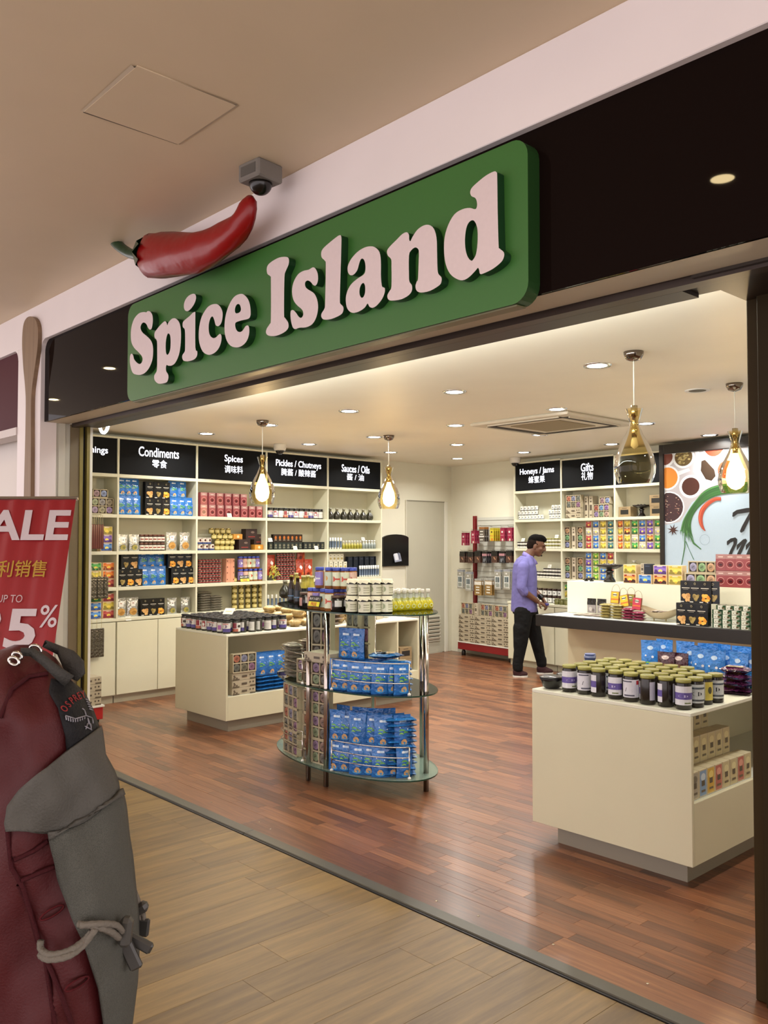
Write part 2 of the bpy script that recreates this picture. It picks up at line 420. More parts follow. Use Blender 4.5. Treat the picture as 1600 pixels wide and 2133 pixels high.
# hatch in the mall ceiling
h = MB()
for a, b, w, c in (((-3.41, 1.47), (-2.95, 1.462), .012, '#d6c8b2'), ((-3.41, 1.47), (-3.405, 1.9), .005, '#4a3d30'), ((-3.405, 1.9), (-2.935, 1.9), .009, '#b5a48c'), ((-2.95, 1.462), (-2.935, 1.9), .006, '#a3937c')):
    dx, dy = b[0] - a[0], b[1] - a[1]; L_ = math.hypot(dx, dy); nx, ny = -dy / L_ * w, dx / L_ * w
    h.add([(a[0] - nx, a[1] - ny, ZM - .003), (b[0] - nx, b[1] - ny, ZM - .003), (b[0] + nx, b[1] + ny, ZM - .003), (a[0] + nx, a[1] + ny, ZM - .003)], [(0, 1, 2, 3)], c, 'paint')
h.box(-3.405, 1.47, ZM - .004, -2.94, 1.9, ZM + .01, '#d9c6a8', 'paint')
tag(h.obj('access_hatch'), 'square access hatch panel outlined in the brown mall ceiling', 'hatch')
# ---------------------------------------------------------------- shop sign with raised letters
def rr(x0, z0, x1, z1, r, n=6):
    o = []
    for cx, cz, a in ((x1 - r, z1 - r, 0), (x0 + r, z1 - r, 90), (x0 + r, z0 + r, 180), (x1 - r, z0 + r, 270)):
        for k in range(n + 1):
            t = math.radians(a + 90 * k / n); o.append((cx + r * math.cos(t), cz + r * math.sin(t)))
    return o
sA, sB = py(266, 740, YS), py(1100, 450, YS)
zb, zt_ = py(1108, 624, YS).z, py(1095, 282, YS).z
sign = empty('shop_sign', T((sA.x + sB.x) / 2, YS, zb), 'large green shop sign board with raised white lettering above the entrance', 'sign')
ox, oz = (sA.x + sB.x) / 2, zb
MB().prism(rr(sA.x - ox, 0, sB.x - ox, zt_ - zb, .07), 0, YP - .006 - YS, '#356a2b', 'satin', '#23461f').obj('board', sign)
MB().box(sA.x - ox + .06, 0.01, -.006, sB.x - ox - .06, .06, 0, '#6f6a4c', 'satin').obj('edge_strip', sign)
GA = (250, 560, .28125); GB = (540, 330, .375)
LET = [
 ('S', GA, [(205,313),(225,318),(240,345),(243,390),(235,440),(222,450),(210,440),(195,410),(180,398),(165,402),(153,425),(155,450),(170,475),(200,500),(228,530),(243,570),(245,625),(238,680),(215,735),(185,770),(150,785),(115,782),(95,770),(82,740),(73,690),(75,645),(85,628),(97,640),(105,670),(125,695),(145,705),(160,695),(167,670),(160,645),(135,615),(105,585),(85,545),(80,490),(85,430),(105,370),(140,330),(175,320),(195,322)], None),
 ('p', GA, [(332,388),(345,400),(350,418),(360,395),(385,370),(410,367),(435,390),(448,430),(452,490),(448,570),(435,640),(410,695),(385,715),(360,718),(345,712),(340,735),(343,760),(357,785),(357,815),(345,840),(310,850),(280,848),(257,825),(253,795),(262,775),(272,755),(275,700),(275,560),(270,525),(257,510),(256,475),(275,445),(305,410)], [(358,478),(370,490),(375,530),(373,590),(362,625),(350,637),(341,620),(338,570),(342,520),(350,488)]),
 ('i', GA, [(540,325),(555,320),(558,340),(558,580),(572,610),(570,645),(550,670),(510,684),(475,682),(462,665),(462,640),(478,615),(482,590),(482,480),(478,445),(465,430),(466,395),(490,370),(515,350)], None),
 ('dot', GA, [(545,184),(560,195),(563,220),(552,255),(530,290),(505,312),(485,310),(474,290),(475,255),(490,220),(515,195)], None),
 ('c', GA, [(690,262),(720,262),(745,285),(760,325),(757,375),(745,410),(725,425),(708,415),(700,385),(690,358),(680,353),(668,370),(658,410),(658,460),(668,495),(688,512),(710,508),(728,490),(742,482),(752,500),(748,545),(730,590),(700,622),(660,637),(620,620),(595,575),(583,510),(587,430),(605,355),(640,295),(665,272)], None),
 ('e', GA, [(890,186),(915,190),(945,220),(962,265),(968,320),(965,350),(950,370),(900,382),(862,395),(853,410),(857,440),(870,462),(890,468),(910,455),(930,425),(948,420),(957,440),(955,490),(935,540),(900,572),(860,582),(820,570),(790,530),(775,465),(777,380),(795,300),(825,235),(855,200)], [(878,260),(890,272),(896,300),(888,320),(865,330),(853,322),(852,295),(862,268)]),
 ('I', GB, [(155,548),(165,560),(163,590),(148,625),(140,665),(138,860),(143,885),(160,910),(162,940),(140,965),(95,985),(55,985),(38,970),(42,945),(58,920),(65,890),(65,680),(62,655),(45,640),(43,605),(60,580),(100,555),(130,547)], None),
 ('s', GB, [(298,605),(312,612),(325,640),(326,680),(315,705),(300,703),(285,685),(268,678),(255,690),(258,715),(275,730),(305,750),(322,785),(327,830),(318,880),(295,920),(260,938),(225,940),(200,948),(185,935),(175,890),(175,850),(188,842),(205,858),(220,880),(235,885),(245,865),(238,840),(210,815),(190,785),(182,740),(190,690),(215,645),(245,625),(275,618)], None),
 ('l', GB, [(445,427),(456,435),(456,500),(450,700),(448,790),(452,808),(467,825),(466,850),(450,870),(400,892),(360,895),(345,880),(347,860),(362,835),(366,800),(370,600),(366,570),(347,550),(345,520),(360,495),(400,460),(425,440)], None),
 ('a', GB, [(620,488),(645,495),(668,520),(676,570),(676,640),(678,680),(683,712),(697,720),(697,745),(683,780),(655,815),(630,830),(612,823),(602,806),(585,830),(550,852),(515,857),(490,835),(481,790),(487,745),(510,700),(550,665),(580,645),(590,620),(588,580),(578,558),(565,560),(555,585),(545,620),(525,645),(505,648),(493,630),(492,600),(510,560),(545,520),(585,495)], [(580,692),(588,710),(588,745),(580,768),(568,774),(558,755),(558,725),(567,700)]),
 ('n', GB, [(820,410),(832,425),(833,450),(840,460),(852,435),(880,395),(915,372),(945,370),(970,390),(985,440),(988,520),(990,600),(995,640),(1012,660),(1012,685),(1000,705),(950,735),(900,745),(875,735),(868,710),(875,685),(882,670),(885,600),(887,520),(880,500),(865,495),(845,510),(832,540),(832,650),(835,685),(848,705),(848,735),(830,760),(790,782),(740,790),(717,783),(712,760),(725,735),(735,710),(735,600),(733,560),(715,540),(710,515),(725,490),(765,450),(795,420)], None),
 ('d', GB, [(1305,72),(1318,78),(1322,100),(1325,300),(1330,480),(1335,500),(1358,520),(1360,545),(1345,575),(1300,612),(1255,635),(1228,642),(1222,620),(1215,608),(1200,625),(1165,660),(1130,677),(1095,668),(1060,640),(1037,590),(1027,520),(1030,440),(1050,370),(1085,310),(1130,282),(1170,275),(1200,282),(1210,265),(1208,235),(1198,218),(1180,210),(1172,190),(1180,165),(1210,135),(1260,95)], [(1187,343),(1203,360),(1213,400),(1213,470),(1205,530),(1190,560),(1178,568),(1160,550),(1147,510),(1143,450),(1150,390),(1165,355)]),
]
YL = 2.386
from mathutils.geometry import tessellate_polygon
for nme, (gx, gy, gk), out, hole in LET:
    loops = []
    for lp in (out, hole):
        if lp:
            q = []
            for a, b in smooth_loop(lp):
                p = py(gx + a * gk, gy + b * gk, YL); q.append((p.x - ox, p.z - oz))
            loops.append(q)
    # front faces, then the sides of every loop
    m = MB(); allp = sum(loops, [])
    tr = tessellate_polygon([[Vector((x, z, 0)) for x, z in q] for q in loops])
    def ori(t):
        a, b, c = [allp[i] for i in t]; return list(t) if (b[0] - a[0]) * (c[1] - a[1]) - (c[0] - a[0]) * (b[1] - a[1]) > 0 else list(t)[::-1]
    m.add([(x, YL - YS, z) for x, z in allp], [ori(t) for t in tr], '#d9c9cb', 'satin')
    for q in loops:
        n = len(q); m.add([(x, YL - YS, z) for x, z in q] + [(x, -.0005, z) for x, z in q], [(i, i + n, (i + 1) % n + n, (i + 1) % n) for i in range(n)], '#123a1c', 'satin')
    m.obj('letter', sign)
# ---------------------------------------------------------------- chilli over the sign
def px_pt(x, y, Y): return py(200 + x * .3, 280 + y * .3, Y)
YCH = 2.29
c0 = px_pt(650, 900, YCH)
ch = empty('chilli_pepper', T(c0.x, c0.y, c0.z), 'giant glossy red chilli model with green stem above the sign', 'chilli')
def off(x, y, Y=YCH): return px_pt(x, y, Y) - Vector((c0.x, c0.y, c0.z))
def rad(x, y, r): p = px_pt(x, y, YCH); return r * .3 * (p - CAM).dot(_fw) / FPX
cl = [(352,838,60),(366,842,115),(395,845,150),(450,845,158),(540,838,150),(620,828,146),(700,815,140),(770,792,132),(830,768,122),(890,730,116),(940,692,112),(985,648,100),(1020,600,92),(1045,550,84),(1060,500,74),(1068,460,58),(1070,428,26)]
m = MB(); ring = 22; P = [off(a, b) for a, b, r in cl]; vs = []
for i, (a, b, r) in enumerate(cl):
    t = (P[min(i + 1, len(P) - 1)] - P[max(i - 1, 0)]).normalized(); u = Vector((0, 1, 0)); v = t.cross(u).normalized(); R = rad(a, b, r)
    for k in range(ring):
        w = 2 * PI * k / ring; g = 1 + .045 * math.sin(3 * w + i * .9) + .03 * math.sin(5 * w - i * 1.7)
        vs.append((P[i] + (u * math.cos(w) * .8 + v * math.sin(w)) * R * g)[:])
fs = [(i * ring + k, i * ring + (k + 1) % ring, (i + 1) * ring + (k + 1) % ring, (i + 1) * ring + k) for i in range(len(cl) - 1) for k in range(ring)]
fs += [list(range(ring))[::-1], [(len(cl) - 1) * ring + k for k in range(ring)]]
m.add(vs, fs, '#8c0c0f', 'resin', True); m.obj('fruit', ch)
st = [(372,858,60),(330,850,42),(290,838,38),(240,828,34),(200,806,36),(160,775,38),(130,740,40),(118,726,30)]
MB().tube([off(a, b) for a, b, r in st], [rad(a, b, r) for a, b, r in st], 10, '#14391f', 'resin').obj('stem', ch)
m = MB()
for k in range(9):
    w = 2 * PI * k / 9; R = rad(330, 845, 160)
    base = off(345, 842); u = Vector((0, 1, 0)); v = Vector((0.05, 0, 1))
    e = (u * math.cos(w) + v * math.sin(w)); e2 = (u * math.cos(w + .35) + v * math.sin(w + .35)); e3 = (u * math.cos(w - .35) + v * math.sin(w - .35))
    tip = off(425, 845) + e * R * .93; mid = off(368, 845)
    m.add([base[:], (mid + e2 * R * .8)[:], tip[:], (mid + e3 * R * .8)[:]], [(0, 1, 2, 3)], '#1f4527', 'resin', True)
m.obj('calyx', ch)
# ---------------------------------------------------------------- wooden spoon on the pillar
def spt(x, y): p = py(x * .2157, 640 + y * .2157, 2.43); return p.x, p.z
L_ = [(295,88),(335,110),(360,170),(367,260),(362,380),(348,500),(330,620),(316,720),(306,800),(300,900),(298,1100),(298,1400),(295,1800),(290,2300),(225,2300),(230,1800),(240,1400),(246,1100),(248,900),(244,800),(236,700),(226,600),(218,480),(213,360),(216,250),(228,160),(255,105)]
q = [spt(a, b) for a, b in L_]
m = MB(); mx = sum(a for a, b in q) / len(q)
m.prism(smooth_loop(q, 3), 2.43, YF, '#8c7a66', 'spoonwood', '#5c4c3d')
tag(m.obj('wooden_spoon'), 'tall brown wooden spoon relief on the white pillar left of the entrance', 'spoon')
# ---------------------------------------------------------------- dome cameras
def dome(M, label, body, box, r):
    o = empty('dome_camera', M, label, 'camera')
    if box:
        MB().box(-.075, -.075, -.085, .075, .075, 0, body, 'satin', .008).box(-.052, -.077, -.065, .052, -.074, -.02, '#55524d', 'satin').obj('housing', o)
        z = -.085
    else:
        MB().lathe([(r * 1.35, 0), (r * 1.42, -.01), (r * 1.42, -.055), (r * 1.2, -.075)], 20, body, 'satin').obj('housing', o); z = -.07
    MB().lathe([(r * math.cos(t * PI / 16), z - r * math.sin(t * PI / 16)) for t in range(8)] + [(.001, z - r)], 20, '#15120f', 'gloss').obj('dome', o)
    return o
p = gz(543, 345, ZM); dome(T(p.x, p.y, ZM, .1), 'grey boxed dome security camera on the mall ceiling above the chilli', '#77726c', True, .055)
p = gz(583, 925, ZC); dome(T(p.x, p.y, ZC), 'white dome camera on ceiling above the pickles sign', '#cfcbc2', False, .05)
p = gz(1073, 953, ZC); dome(T(p.x, p.y, ZC), 'white dome camera on ceiling beside the honeys sign', '#d4d1ca', False, .05)
# ---------------------------------------------------------------- shop ceiling fittings
def downlight(x, y, label, on=True, col='#f2f6ff'):
    o = empty('downlight', T(x, y, ZC), label, 'downlight', 'recessed ceiling downlights' if on else None)
    MB().lathe([(.062, -.004), (.085, -.007), (.09, -.002), (.09, 0.002)], 24, '#d9d9d6', 'metal' if on else 'satin', cap=False).obj('ring', o)
    MB().lathe([(.062, -.004), (.001, -.0042)], 20, col if on else '#5a5748', 'lamp' if on else 'matte', cap=False).obj('diffuser', o)
    if on:
        la = bpy.data.lights.new('downlight_lamp', 'AREA'); la.shape = 'DISK'; la.size = .12; la.energy = POWER_DOWN; la.color = (1.0, .965, .9); la.spread = math.radians(150)
        lo = bpy.data.objects.new('downlight_lamp', la); COL.objects.link(lo); lo.parent = o; lo.location = (0, 0, -.012)
DL = [(560,885),(430,903),(644,925),(727,856),(780,910),(814,942),(947,816),(949,886),(952,926),(953,955),(1125,905),(1091,942),(1160,852),(1274,925),(1345,882),(1478,906),(1244,761)]
for x, y in DL:
    p = gz(x, y, ZC); downlight(p.x, p.y, 'round recessed downlight glowing white, %s row from the entrance' % ('first', 'second', 'third', 'fourth')[min(3, int((p.y - 4.1) / 1.27))])
for x, y in ((-1.5, 4.6), (-1.6, 6.0), (-2.9, 7.3), (-1.6, 8.4)): downlight(x, y, 'recessed downlight beyond the right edge, %s row from the entrance' % ('first', 'second', 'third', 'fourth')[min(3, int((y - 4.1) / 1.27))])
p = gz(1453, 813, ZC); downlight(p.x, p.y, 'unlit round ceiling vent near the right hand pendants', False)
# air conditioner cassette
ac = empty('ceiling_air_conditioner', T(-4.85, 6.62, ZC), 'square white ceiling air conditioner cassette with beige grille', 'air conditioner')
MB().box(-.55, -.55, -.03, .55, .55, 0, '#c8bfae', 'paint', .012).obj('panel', ac)
MB().box(-.28, -.28, -.036, .28, .28, -.03, '#8a7a5e', 'matte', .004).obj('grille', ac)
for a in range(4):
    MB().at(Matrix.Rotation(a * PI / 2, 4, 'Z')).box(-.4, -.46, -.034, .4, -.38, -.03, '#2b2117', 'matte').box(-.4, -.47, -.04, .4, -.455, -.03, '#c8bfae', 'paint').obj('air_slot', ac)
# ring lamp just inside the entrance
p = gz(217, 866, ZC)
rl = empty('ring_lamp', T(p.x, p.y, ZC - .065), 'white glowing ring lamp at the left end of the shop ceiling', 'lamp')
MB().tube([(.085 * math.cos(t * PI / 14), .0, .085 * math.sin(t * PI / 14)) for t in range(29)], .013, 8, '#ffffff', 'lamp').obj('tube', rl)
MB().box(-.02, -.02, .05, .02, .02, .065, '#dddddd').obj('mount', rl)
# fluorescent tube behind the lintel
tb = empty('fluorescent_batten', T(-3.9, 3.02, ZC - .16), 'white fluorescent batten hidden behind the entrance lintel', 'lamp')
MB().box(-2.3, -.03, .01, 2.3, .03, .05, '#e5e5e0', 'paint').box(-1.5, -.01, .05, -1.47, .01, .16, '#e5e5e0', 'paint').box(1.5, -.01, .05, 1.53, .01, .16, '#e5e5e0', 'paint').obj('body', tb)
MB().tube([(-2.28, 0, -.005), (2.28, 0, -.005)], .013, 8, '#ffffff', 'lamp').obj('tube', tb)
la = bpy.data.lights.new('batten_lamp', 'AREA'); la.shape = 'RECTANGLE'; la.size = 4.5; la.size_y = .03; la.energy = POWER_TUBE; la.color = (.97, 1.0, .92)
lo = bpy.data.objects.new('batten_lamp', la); COL.objects.link(lo); lo.parent = tb; lo.location = (0, .05, .0); lo.rotation_euler = (math.radians(145), 0, 0)
# glass pendants
GP = [(.05, .0), (.043, -.02), (.028, -.075), (.03, -.1), (.05, -.15), (.085, -.215), (.108, -.275), (.118, -.335), (.115, -.375), (.1, -.42), (.092, -.432)]
def pendant(px_, py_, label, on):
    p = gz(px_, py_, ZC); o = empty('glass_pendant', T(p.x, p.y, ZC), label, 'pendant lamp')
    MB().lathe([(.058, 0), (.056, -.02), (.042, -.045), (.012, -.056)], 20, '#8a8078', 'metal').obj('canopy', o)
    MB().tube([(0, 0, -.05), (0, 0, -.33)], .004, 6, '#e8e4d8', 'satin').obj('cord', o)
    MB().lathe([(.02, -.315), (.021, -.375), (.013, -.38), (.013, -.44), (.018, -.445), (.018, -.5)], 12, '#c9bfa0', 'metal').obj('lamp_holder', o)
    g = MB().lathe([(r, z - .335) for r, z in GP], 28, '#d9c48a', 'amber', cap=False); g.obj('glass_shade', o)
    MB().lathe(([(.012, -.47), (.03, -.53), (.058, -.6), (.066, -.66), (.056, -.71), (.03, -.735), (.001, -.745)] if on else [(.012, -.5), (.018, -.52), (.022, -.55), (.001, -.57)]), 14, '#ffd9a0' if on else '#cfc6ae', 'bulb' if on else 'gloss').obj('bulb', o)  # lit bulb is swollen so its shape stands for the bloom in the glass
    if on:
        la = bpy.data.lights.new('pendant_lamp', 'POINT'); la.energy = POWER_PENDANT; la.color = (1, .72, .4); la.shadow_soft_size = .04
        lo = bpy.data.objects.new('pendant_lamp', la); COL.objects.link(lo); lo.parent = o; lo.location = (0, 0, -.8)
pendant(547, 876, 'lit amber glass pendant hanging before the spices shelves', True)
pendant(810, 907, 'lit amber glass pendant hanging before the grey door wall', True)
pendant(1320, 733, 'unlit amber bottle-shaped pendant nearest the entrance', False)
pendant(1530, 799, 'lit amber glass pendant hanging before the spice mural', True)
# mall ceiling, out of frame: panels added as fill light, then its mirrored downlights
for x, y in ((-6.0, -.6), (-2.6, -.9), (.6, -.6)):
    o = empty('mall_fill_light', T(x, y, ZM), 'unseen square fill light panel added behind the viewer', 'ceiling light', 'added mall fill lights')
    MB().box(-.3, -.3, -.012, .3, .3, 0, '#fff0e6', 'backlit').obj('diffuser', o)
    la = bpy.data.lights.new('mall_fill_lamp', 'AREA'); la.size = .6; la.energy = POWER_MALL; la.color = (1, .82, .74)
    lo = bpy.data.objects.new('mall_fill_lamp', la); COL.objects.link(lo); lo.parent = o; lo.location = (0, 0, -.02)
for x, y, t in ((-1.932, .974, 'round warm mall ceiling downlight mirrored in the dark fascia panel'), (-8.32, 1.094, 'round mall ceiling downlight before the neighbouring shop'), (-10.64, .733, 'round mall ceiling downlight farther along the mall')):
    o = empty('mall_downlight', T(x, y, ZM), t, 'downlight')
    MB().lathe([(.055, -.012), (.001, -.0122)], 20, '#ffe2a8', 'mirrorlamp', cap=False).obj('diffuser', o); MB().lathe([(.055, -.012), (.07, -.014), (.075, 0)], 20, '#d8d2c8', 'satin', cap=False).obj('ring', o)
# downlights in the entrance soffit
for px_, py_ in ((545, 770),):
    p = gz(px_, py_, 2.5)
# ================================================================ SHELVING AND COUNTERS
SHC = '#cdcbb4'
ZS_L = (1.885, 1.515, 1.155); ZB_L = .845
ZS_B = (1.898, 1.522, 1.142); ZB_B = .828
def bay(fr, s0, s1, dep, ztop, zsign, zs, zbase, label, texts, last=False, left_end=False, doors=2, basefwd=0.0, group=None):
    M = fr.M(s0, 0, 0); w = s1 - s0; t = .011
    o = empty('shelf_unit', M, label, 'shelving', group)
    MB().box(t, dep - .012, zbase, w - t, dep - .003, ztop, SHC, 'paint').obj('back_panel', o)
    xs = [0] + ([w] if last else [])
    for x in xs: MB().box(x - t, 0, zbase, x + t, dep - .003, ztop, SHC, 'paint', .002).obj('side_panel', o)
    MB().box(t, 0, ztop - .02, w - t, dep - .013, ztop, SHC, 'paint', .002).obj('top_board', o)
    for z in (zsign,) + tuple(zs): MB().box(t, 0, z - .034, w - t, dep - .013, z, SHC, 'paint', .002).obj('shelf', o)
    sg = MB().box(t + .002, .012, zsign + .002, w - t - .002, .05, ztop - .022, '#06080c', 'signblack').obj('header_sign', o)
    for s, (pa, pb), yy, hh in texts:
        m = MB(); (sa, za), (sb, zb_) = fr.px(pa, yy, .01), fr.px(pb, yy, .01)
        put_text(m, s, lambda u, v, l: (u, .012 - l, v), (sa + sb) / 2 - s0, (za + zb_) / 2, sb - sa, '#eef0ff', 'backlit', .012 if ord(s[0]) < 999 else .0, hh)
        m.obj('lettering', sg)
    f = -basefwd
    b = MB().box(-t, f + .02, .075, w - t, dep - .003, zbase - .03, '#b9b6a0', 'paint').box(0, f + .05, 0, w - t, dep - .01, .074, '#b5b09a', 'paint')
    b.obj('base_carcass', o)
    MB().box(-t, f, zbase - .03, w + (t if last else -t), dep - .003, zbase, SHC, 'paint', .002).obj('base_top', o)
    for k in range(doors):
        a = w * k / doors + .003; c = w * (k + 1) / doors - .003 - t * (k + 1 == doors)
        MB().box(a, f, .085, c, f + .018, zbase - .04, '#ccc9b0', 'paint', .002).obj('door', o)
    return o
def sx(fr, x, y=1150, d=0): return fr.px(x, y, d)[0]
bl = [-.66] + [.296, 1.225, 2.172, 3.128, 4.073]
ZT = 2.668; ZSG = 2.292
TX = [[('Seasonings', (143, 225), 937, .085)],
      [('Condiments', (289, 373), 943, .1), ('零食', (317, 348), 966.5, .085)],
      [('Spices', (468, 506), 957.5, .1), ('调味料', (468, 506), 978, .085)],
      [('Pickles / Chutneys', (575, 669), 969, .1), ('腌酱 / 酸辣酱', (586, 658), 985, .085)],
      [('Sauces / Oils', (712, 770), 977, .095), ('酱 / 油', (723, 758), 994, .085)]]
LB = ['cream shelving bay at the left end, partly behind the door jamb', 'cream shelving bay under the Condiments sign', 'cream shelving bay under the Spices sign', 'cream shelving bay under the Pickles / Chutneys sign', 'cream shelving bay under the Sauces / Oils sign']
for k in range(5): bay(LW, bl[k], bl[k + 1], LD, ZT, ZSG, ZS_L, ZB_L, LB[k], TX[k], last=(k == 4))
bb = [sx(BW, 1072), sx(BW, 1169.5), sx(BW, 1281), sx(BW, 1378)]
TB = [[('Honeys / Jams', (1083, 1154), 982, .1), ('蜂蜜果', (1101, 1135), 998.5, .09)], [('Gifts', (1210, 1236), 973, .1), ('礼物', (1211, 1235), 991, .1)], []]
LBB = ['white shelving bay under the Honeys / Jams sign', 'white shelving bay under the Gifts sign', 'white shelving bay beside the spice mural']
for k in range(3): bay(BW, bb[k], bb[k + 1], BD, 2.655 - .012 * k, 2.275, ZS_B, ZB_B, LBB[k], TB[k], last=(k == 2), doors=1, basefwd=.13)
# dark frame and spice mural on the back wall
FR = '#1a1411'
sm0, sm1 = sx(BW, 1384, 1000), 5.6
s, z1 = BW.px(1384, 936); _, z0 = BW.px(1384, 1260)
zt = 2.585
mural = empty('spice_mural', BW.M(sm0, 0, 0), 'large backlit wall mural of spice bowls, chives and chilli in a dark frame', 'mural')
MB().box(-.055, -.02, .9, 0, BD - .004, ZC - .03, FR, 'satin', .003).box(0, -.02, zt, sm1 - sm0, BD - .004, ZC - .03, FR, 'satin', .003).obj('frame', mural)
def mp(x, y): # crop pixel of the mural -> local u, z
    s_, z_ = BW.px(1360 + x * .13596, 910 + y * .13596, 0); return s_ - sm0, z_
def fm(u, v, l): return (u, -l, v)
m = MB().box(0, 0, .9, sm1 - sm0, BD - .004, zt, '#a9bccb', 'satin')
sc = mp(100, 0)[0] - mp(0, 0)[0]
def E(cx, cy, rx, ry, c, n=22):
    u, v = mp(cx, cy); ku = (mp(cx + rx, cy)[0] - u); kv = v - mp(cx, cy + ry)[1]
    pts = [(max(0.001, u + ku * math.cos(2 * PI * j / n)), min(zt - .002, v + kv * math.sin(2 * PI * j / n))) for j in range(n)]
    return ('p', pts, c)
def Pp(pts, c): return ('p', [(lambda q: (max(.001, q[0]), min(zt - .002, q[1])))(mp(a, b)) for a, b in pts], c)
S = [Pp([(180,200),(1450,100),(1450,700),(1000,780),(600,1000),(420,1300),(180,1350)], '#aeaab0')]
for cx, cy, r, ri, c in ((180,310,160,125,'#6b3226'),(470,310,172,138,'#5c4a2c'),(935,150,175,150,'#7d3322'),(220,630,190,162,'#d07f2c'),(1130,500,170,140,'#a84a32'),(580,760,178,138,'#43211c'),(240,1080,245,225,'#38222a')):
    S.append(E(cx, cy, r, r, '#d9dde3')); S.append(E(cx, cy, ri, ri, c))
S.append(Pp([(690,330),(790,330),(980,600),(950,690),(870,725),(790,700),(720,560)], '#d3d7dd')); S.append(Pp([(745,370),(800,350),(940,500),(965,600),(900,675),(810,650),(735,520)], '#37291f'))
S.append(Pp([(640,210),(700,200),(780,345),(700,360)], '#d3d7dd')); S.append(Pp([(380,530),(550,480),(575,520),(400,590)], '#cfd3da')); S.append(Pp([(640,380),(690,380),(670,550),(620,540)], '#cfd3da'))
rs = random.Random(3)
for k in range(70):
    a, r = rs.random() * 6.28, 205 * math.sqrt(rs.random()); x, y = 240 + r * math.cos(a), 1080 + r * math.sin(a)
    if x > 195: S.append(E(x, y, 7 + 7 * rs.random(), 6, rs.choice(['#c9a891', '#8c5b57', '#d8c3a8', '#5a3438']), 5))
for k in range(34):
    a, r = rs.random() * 6.28, 115 * math.sqrt(rs.random()); S.append(E(470 + r * math.cos(a), 310 + r * math.sin(a), 22, 14, rs.choice(['#9a8a58', '#7d6d40', '#b3a474']), 7))
def ribbon(pts, W_, c, sub=4):
    q = []
    for i in range(len(pts) - 1):
        p0, p1, p2, p3 = pts[max(i - 1, 0)], pts[i], pts[i + 1], pts[min(i + 2, len(pts) - 1)]
        for j in range(sub):
            t = j / sub; q.append(tuple(.5 * (2 * b_ + (c_ - a_) * t + (2 * a_ - 5 * b_ + 4 * c_ - d_) * t * t + (3 * b_ - a_ - 3 * c_ + d_) * t ** 3) for a_, b_, c_, d_ in zip(p0, p1, p2, p3)) + (W_[i] + (W_[i + 1] - W_[i]) * t,))
    q.append(tuple(pts[-1]) + (W_[-1],)); lo, hi = [], []
    for i, (x, y, w) in enumerate(q):
        a_ = q[max(i - 1, 0)]; b_ = q[min(i + 1, len(q) - 1)]; dx, dy = b_[0] - a_[0], b_[1] - a_[1]; L_ = math.hypot(dx, dy) or 1
        lo.append((x - dy / L_ * w, y + dx / L_ * w)); hi.append((x + dy / L_ * w, y - dx / L_ * w))
    S.append(Pp(lo + hi[::-1], c))
for k in range(60):   # chives
    j = rs.uniform(-1, 1); g = rs.choice(['#356a33', '#4a8748', '#28522b', '#5f9a4f', '#3f7440', '#2f5d31'])
    e_ = rs.uniform(-1, 1)
    ribbon([(1450, 770 + 75 * j), (1040, 810 + 75 * j), (800, 910 + 80 * j), (640 + 20 * e_, 1080 + 60 * j), (540 + 55 * j, 1260 + 20 * e_), (510 + 70 * j + 15 * e_, 1420), (520 + 90 * j + 40 * e_, 1520 + 110 * e_)], [7, 7, 7, 6.5, 6, 4, .8], g)
for pts in ([(490,1400),(505,1400),(500,1700),(450,1960),(440,1960),(485,1690)], [(560,1500),(575,1490),(640,1620),(750,1720),(740,1728),(620,1640)], [(500,1600),(515,1600),(560,1720),(635,1880),(625,1880)]): S.append(Pp(pts, '#3b6a3c'))
ribbon([(1050, 950), (960, 955), (850, 1020), (765, 1120), (735, 1230), (745, 1330), (775, 1400), (810, 1443)], [26, 28, 32, 36, 34, 28, 18, 3], '#a3402c')
ribbon([(1040, 940), (950, 945), (840, 1005), (755, 1110), (722, 1230), (735, 1330), (770, 1405)], [6, 8, 10, 10, 9, 7, 2], '#bd5a40')
for k in range(8):
    a = k * PI / 4 + .2; S.append(Pp([(315 + 95 * math.cos(a), 1425 + 95 * math.sin(a)), (315 + 26 * math.cos(a + .5), 1425 + 26 * math.sin(a + .5)), (315, 1425), (315 + 26 * math.cos(a - .5), 1425 + 26 * math.sin(a - .5))], '#40201c'))
for k in range(18):
    a = k * PI / 9; b = a + PI / 9; S.append(Pp([(800 + 77 * math.cos(a), 1575 + 80 * math.sin(a)), (800 + 77 * math.cos(b), 1575 + 80 * math.sin(b)), (800 + 74 * math.cos(b), 1575 + 77 * math.sin(b)), (800 + 74 * math.cos(a), 1575 + 77 * math.sin(a))], '#6d7d8c'))
# brush lettering, cut off by the frame in the photograph
INK = '#14161c'
S += [Pp([(1222,1220),(1230,1160),(1290,1120),(1440,1090),(1640,1080),(1640,1130),(1440,1160),(1300,1180),(1240,1225)], INK), Pp([(1430,1260),(1520,1100),(1560,1110),(1470,1300),(1400,1440),(1355,1470),(1338,1445),(1370,1370)], INK)]
S += [Pp([(1140,1650),(1140,1600),(1200,1555),(1270,1540),(1298,1570),(1290,1640),(1230,1760),(1200,1840),(1150,1840),(1190,1740),(1240,1640),(1240,1600),(1190,1620),(1150,1660)], INK), Pp([(1290,1660),(1390,1570),(1430,1560),(1450,1590),(1400,1690),(1330,1840),(1275,1840),(1330,1720),(1370,1640),(1290,1740)], INK), Pp([(1430,1660),(1520,1570),(1570,1570),(1580,1620),(1480,1840),(1420,1840),(1500,1650),(1430,1740)], INK)]
m.flat(S, fm, 'satin', .0004, .00003); m.obj('print', mural)
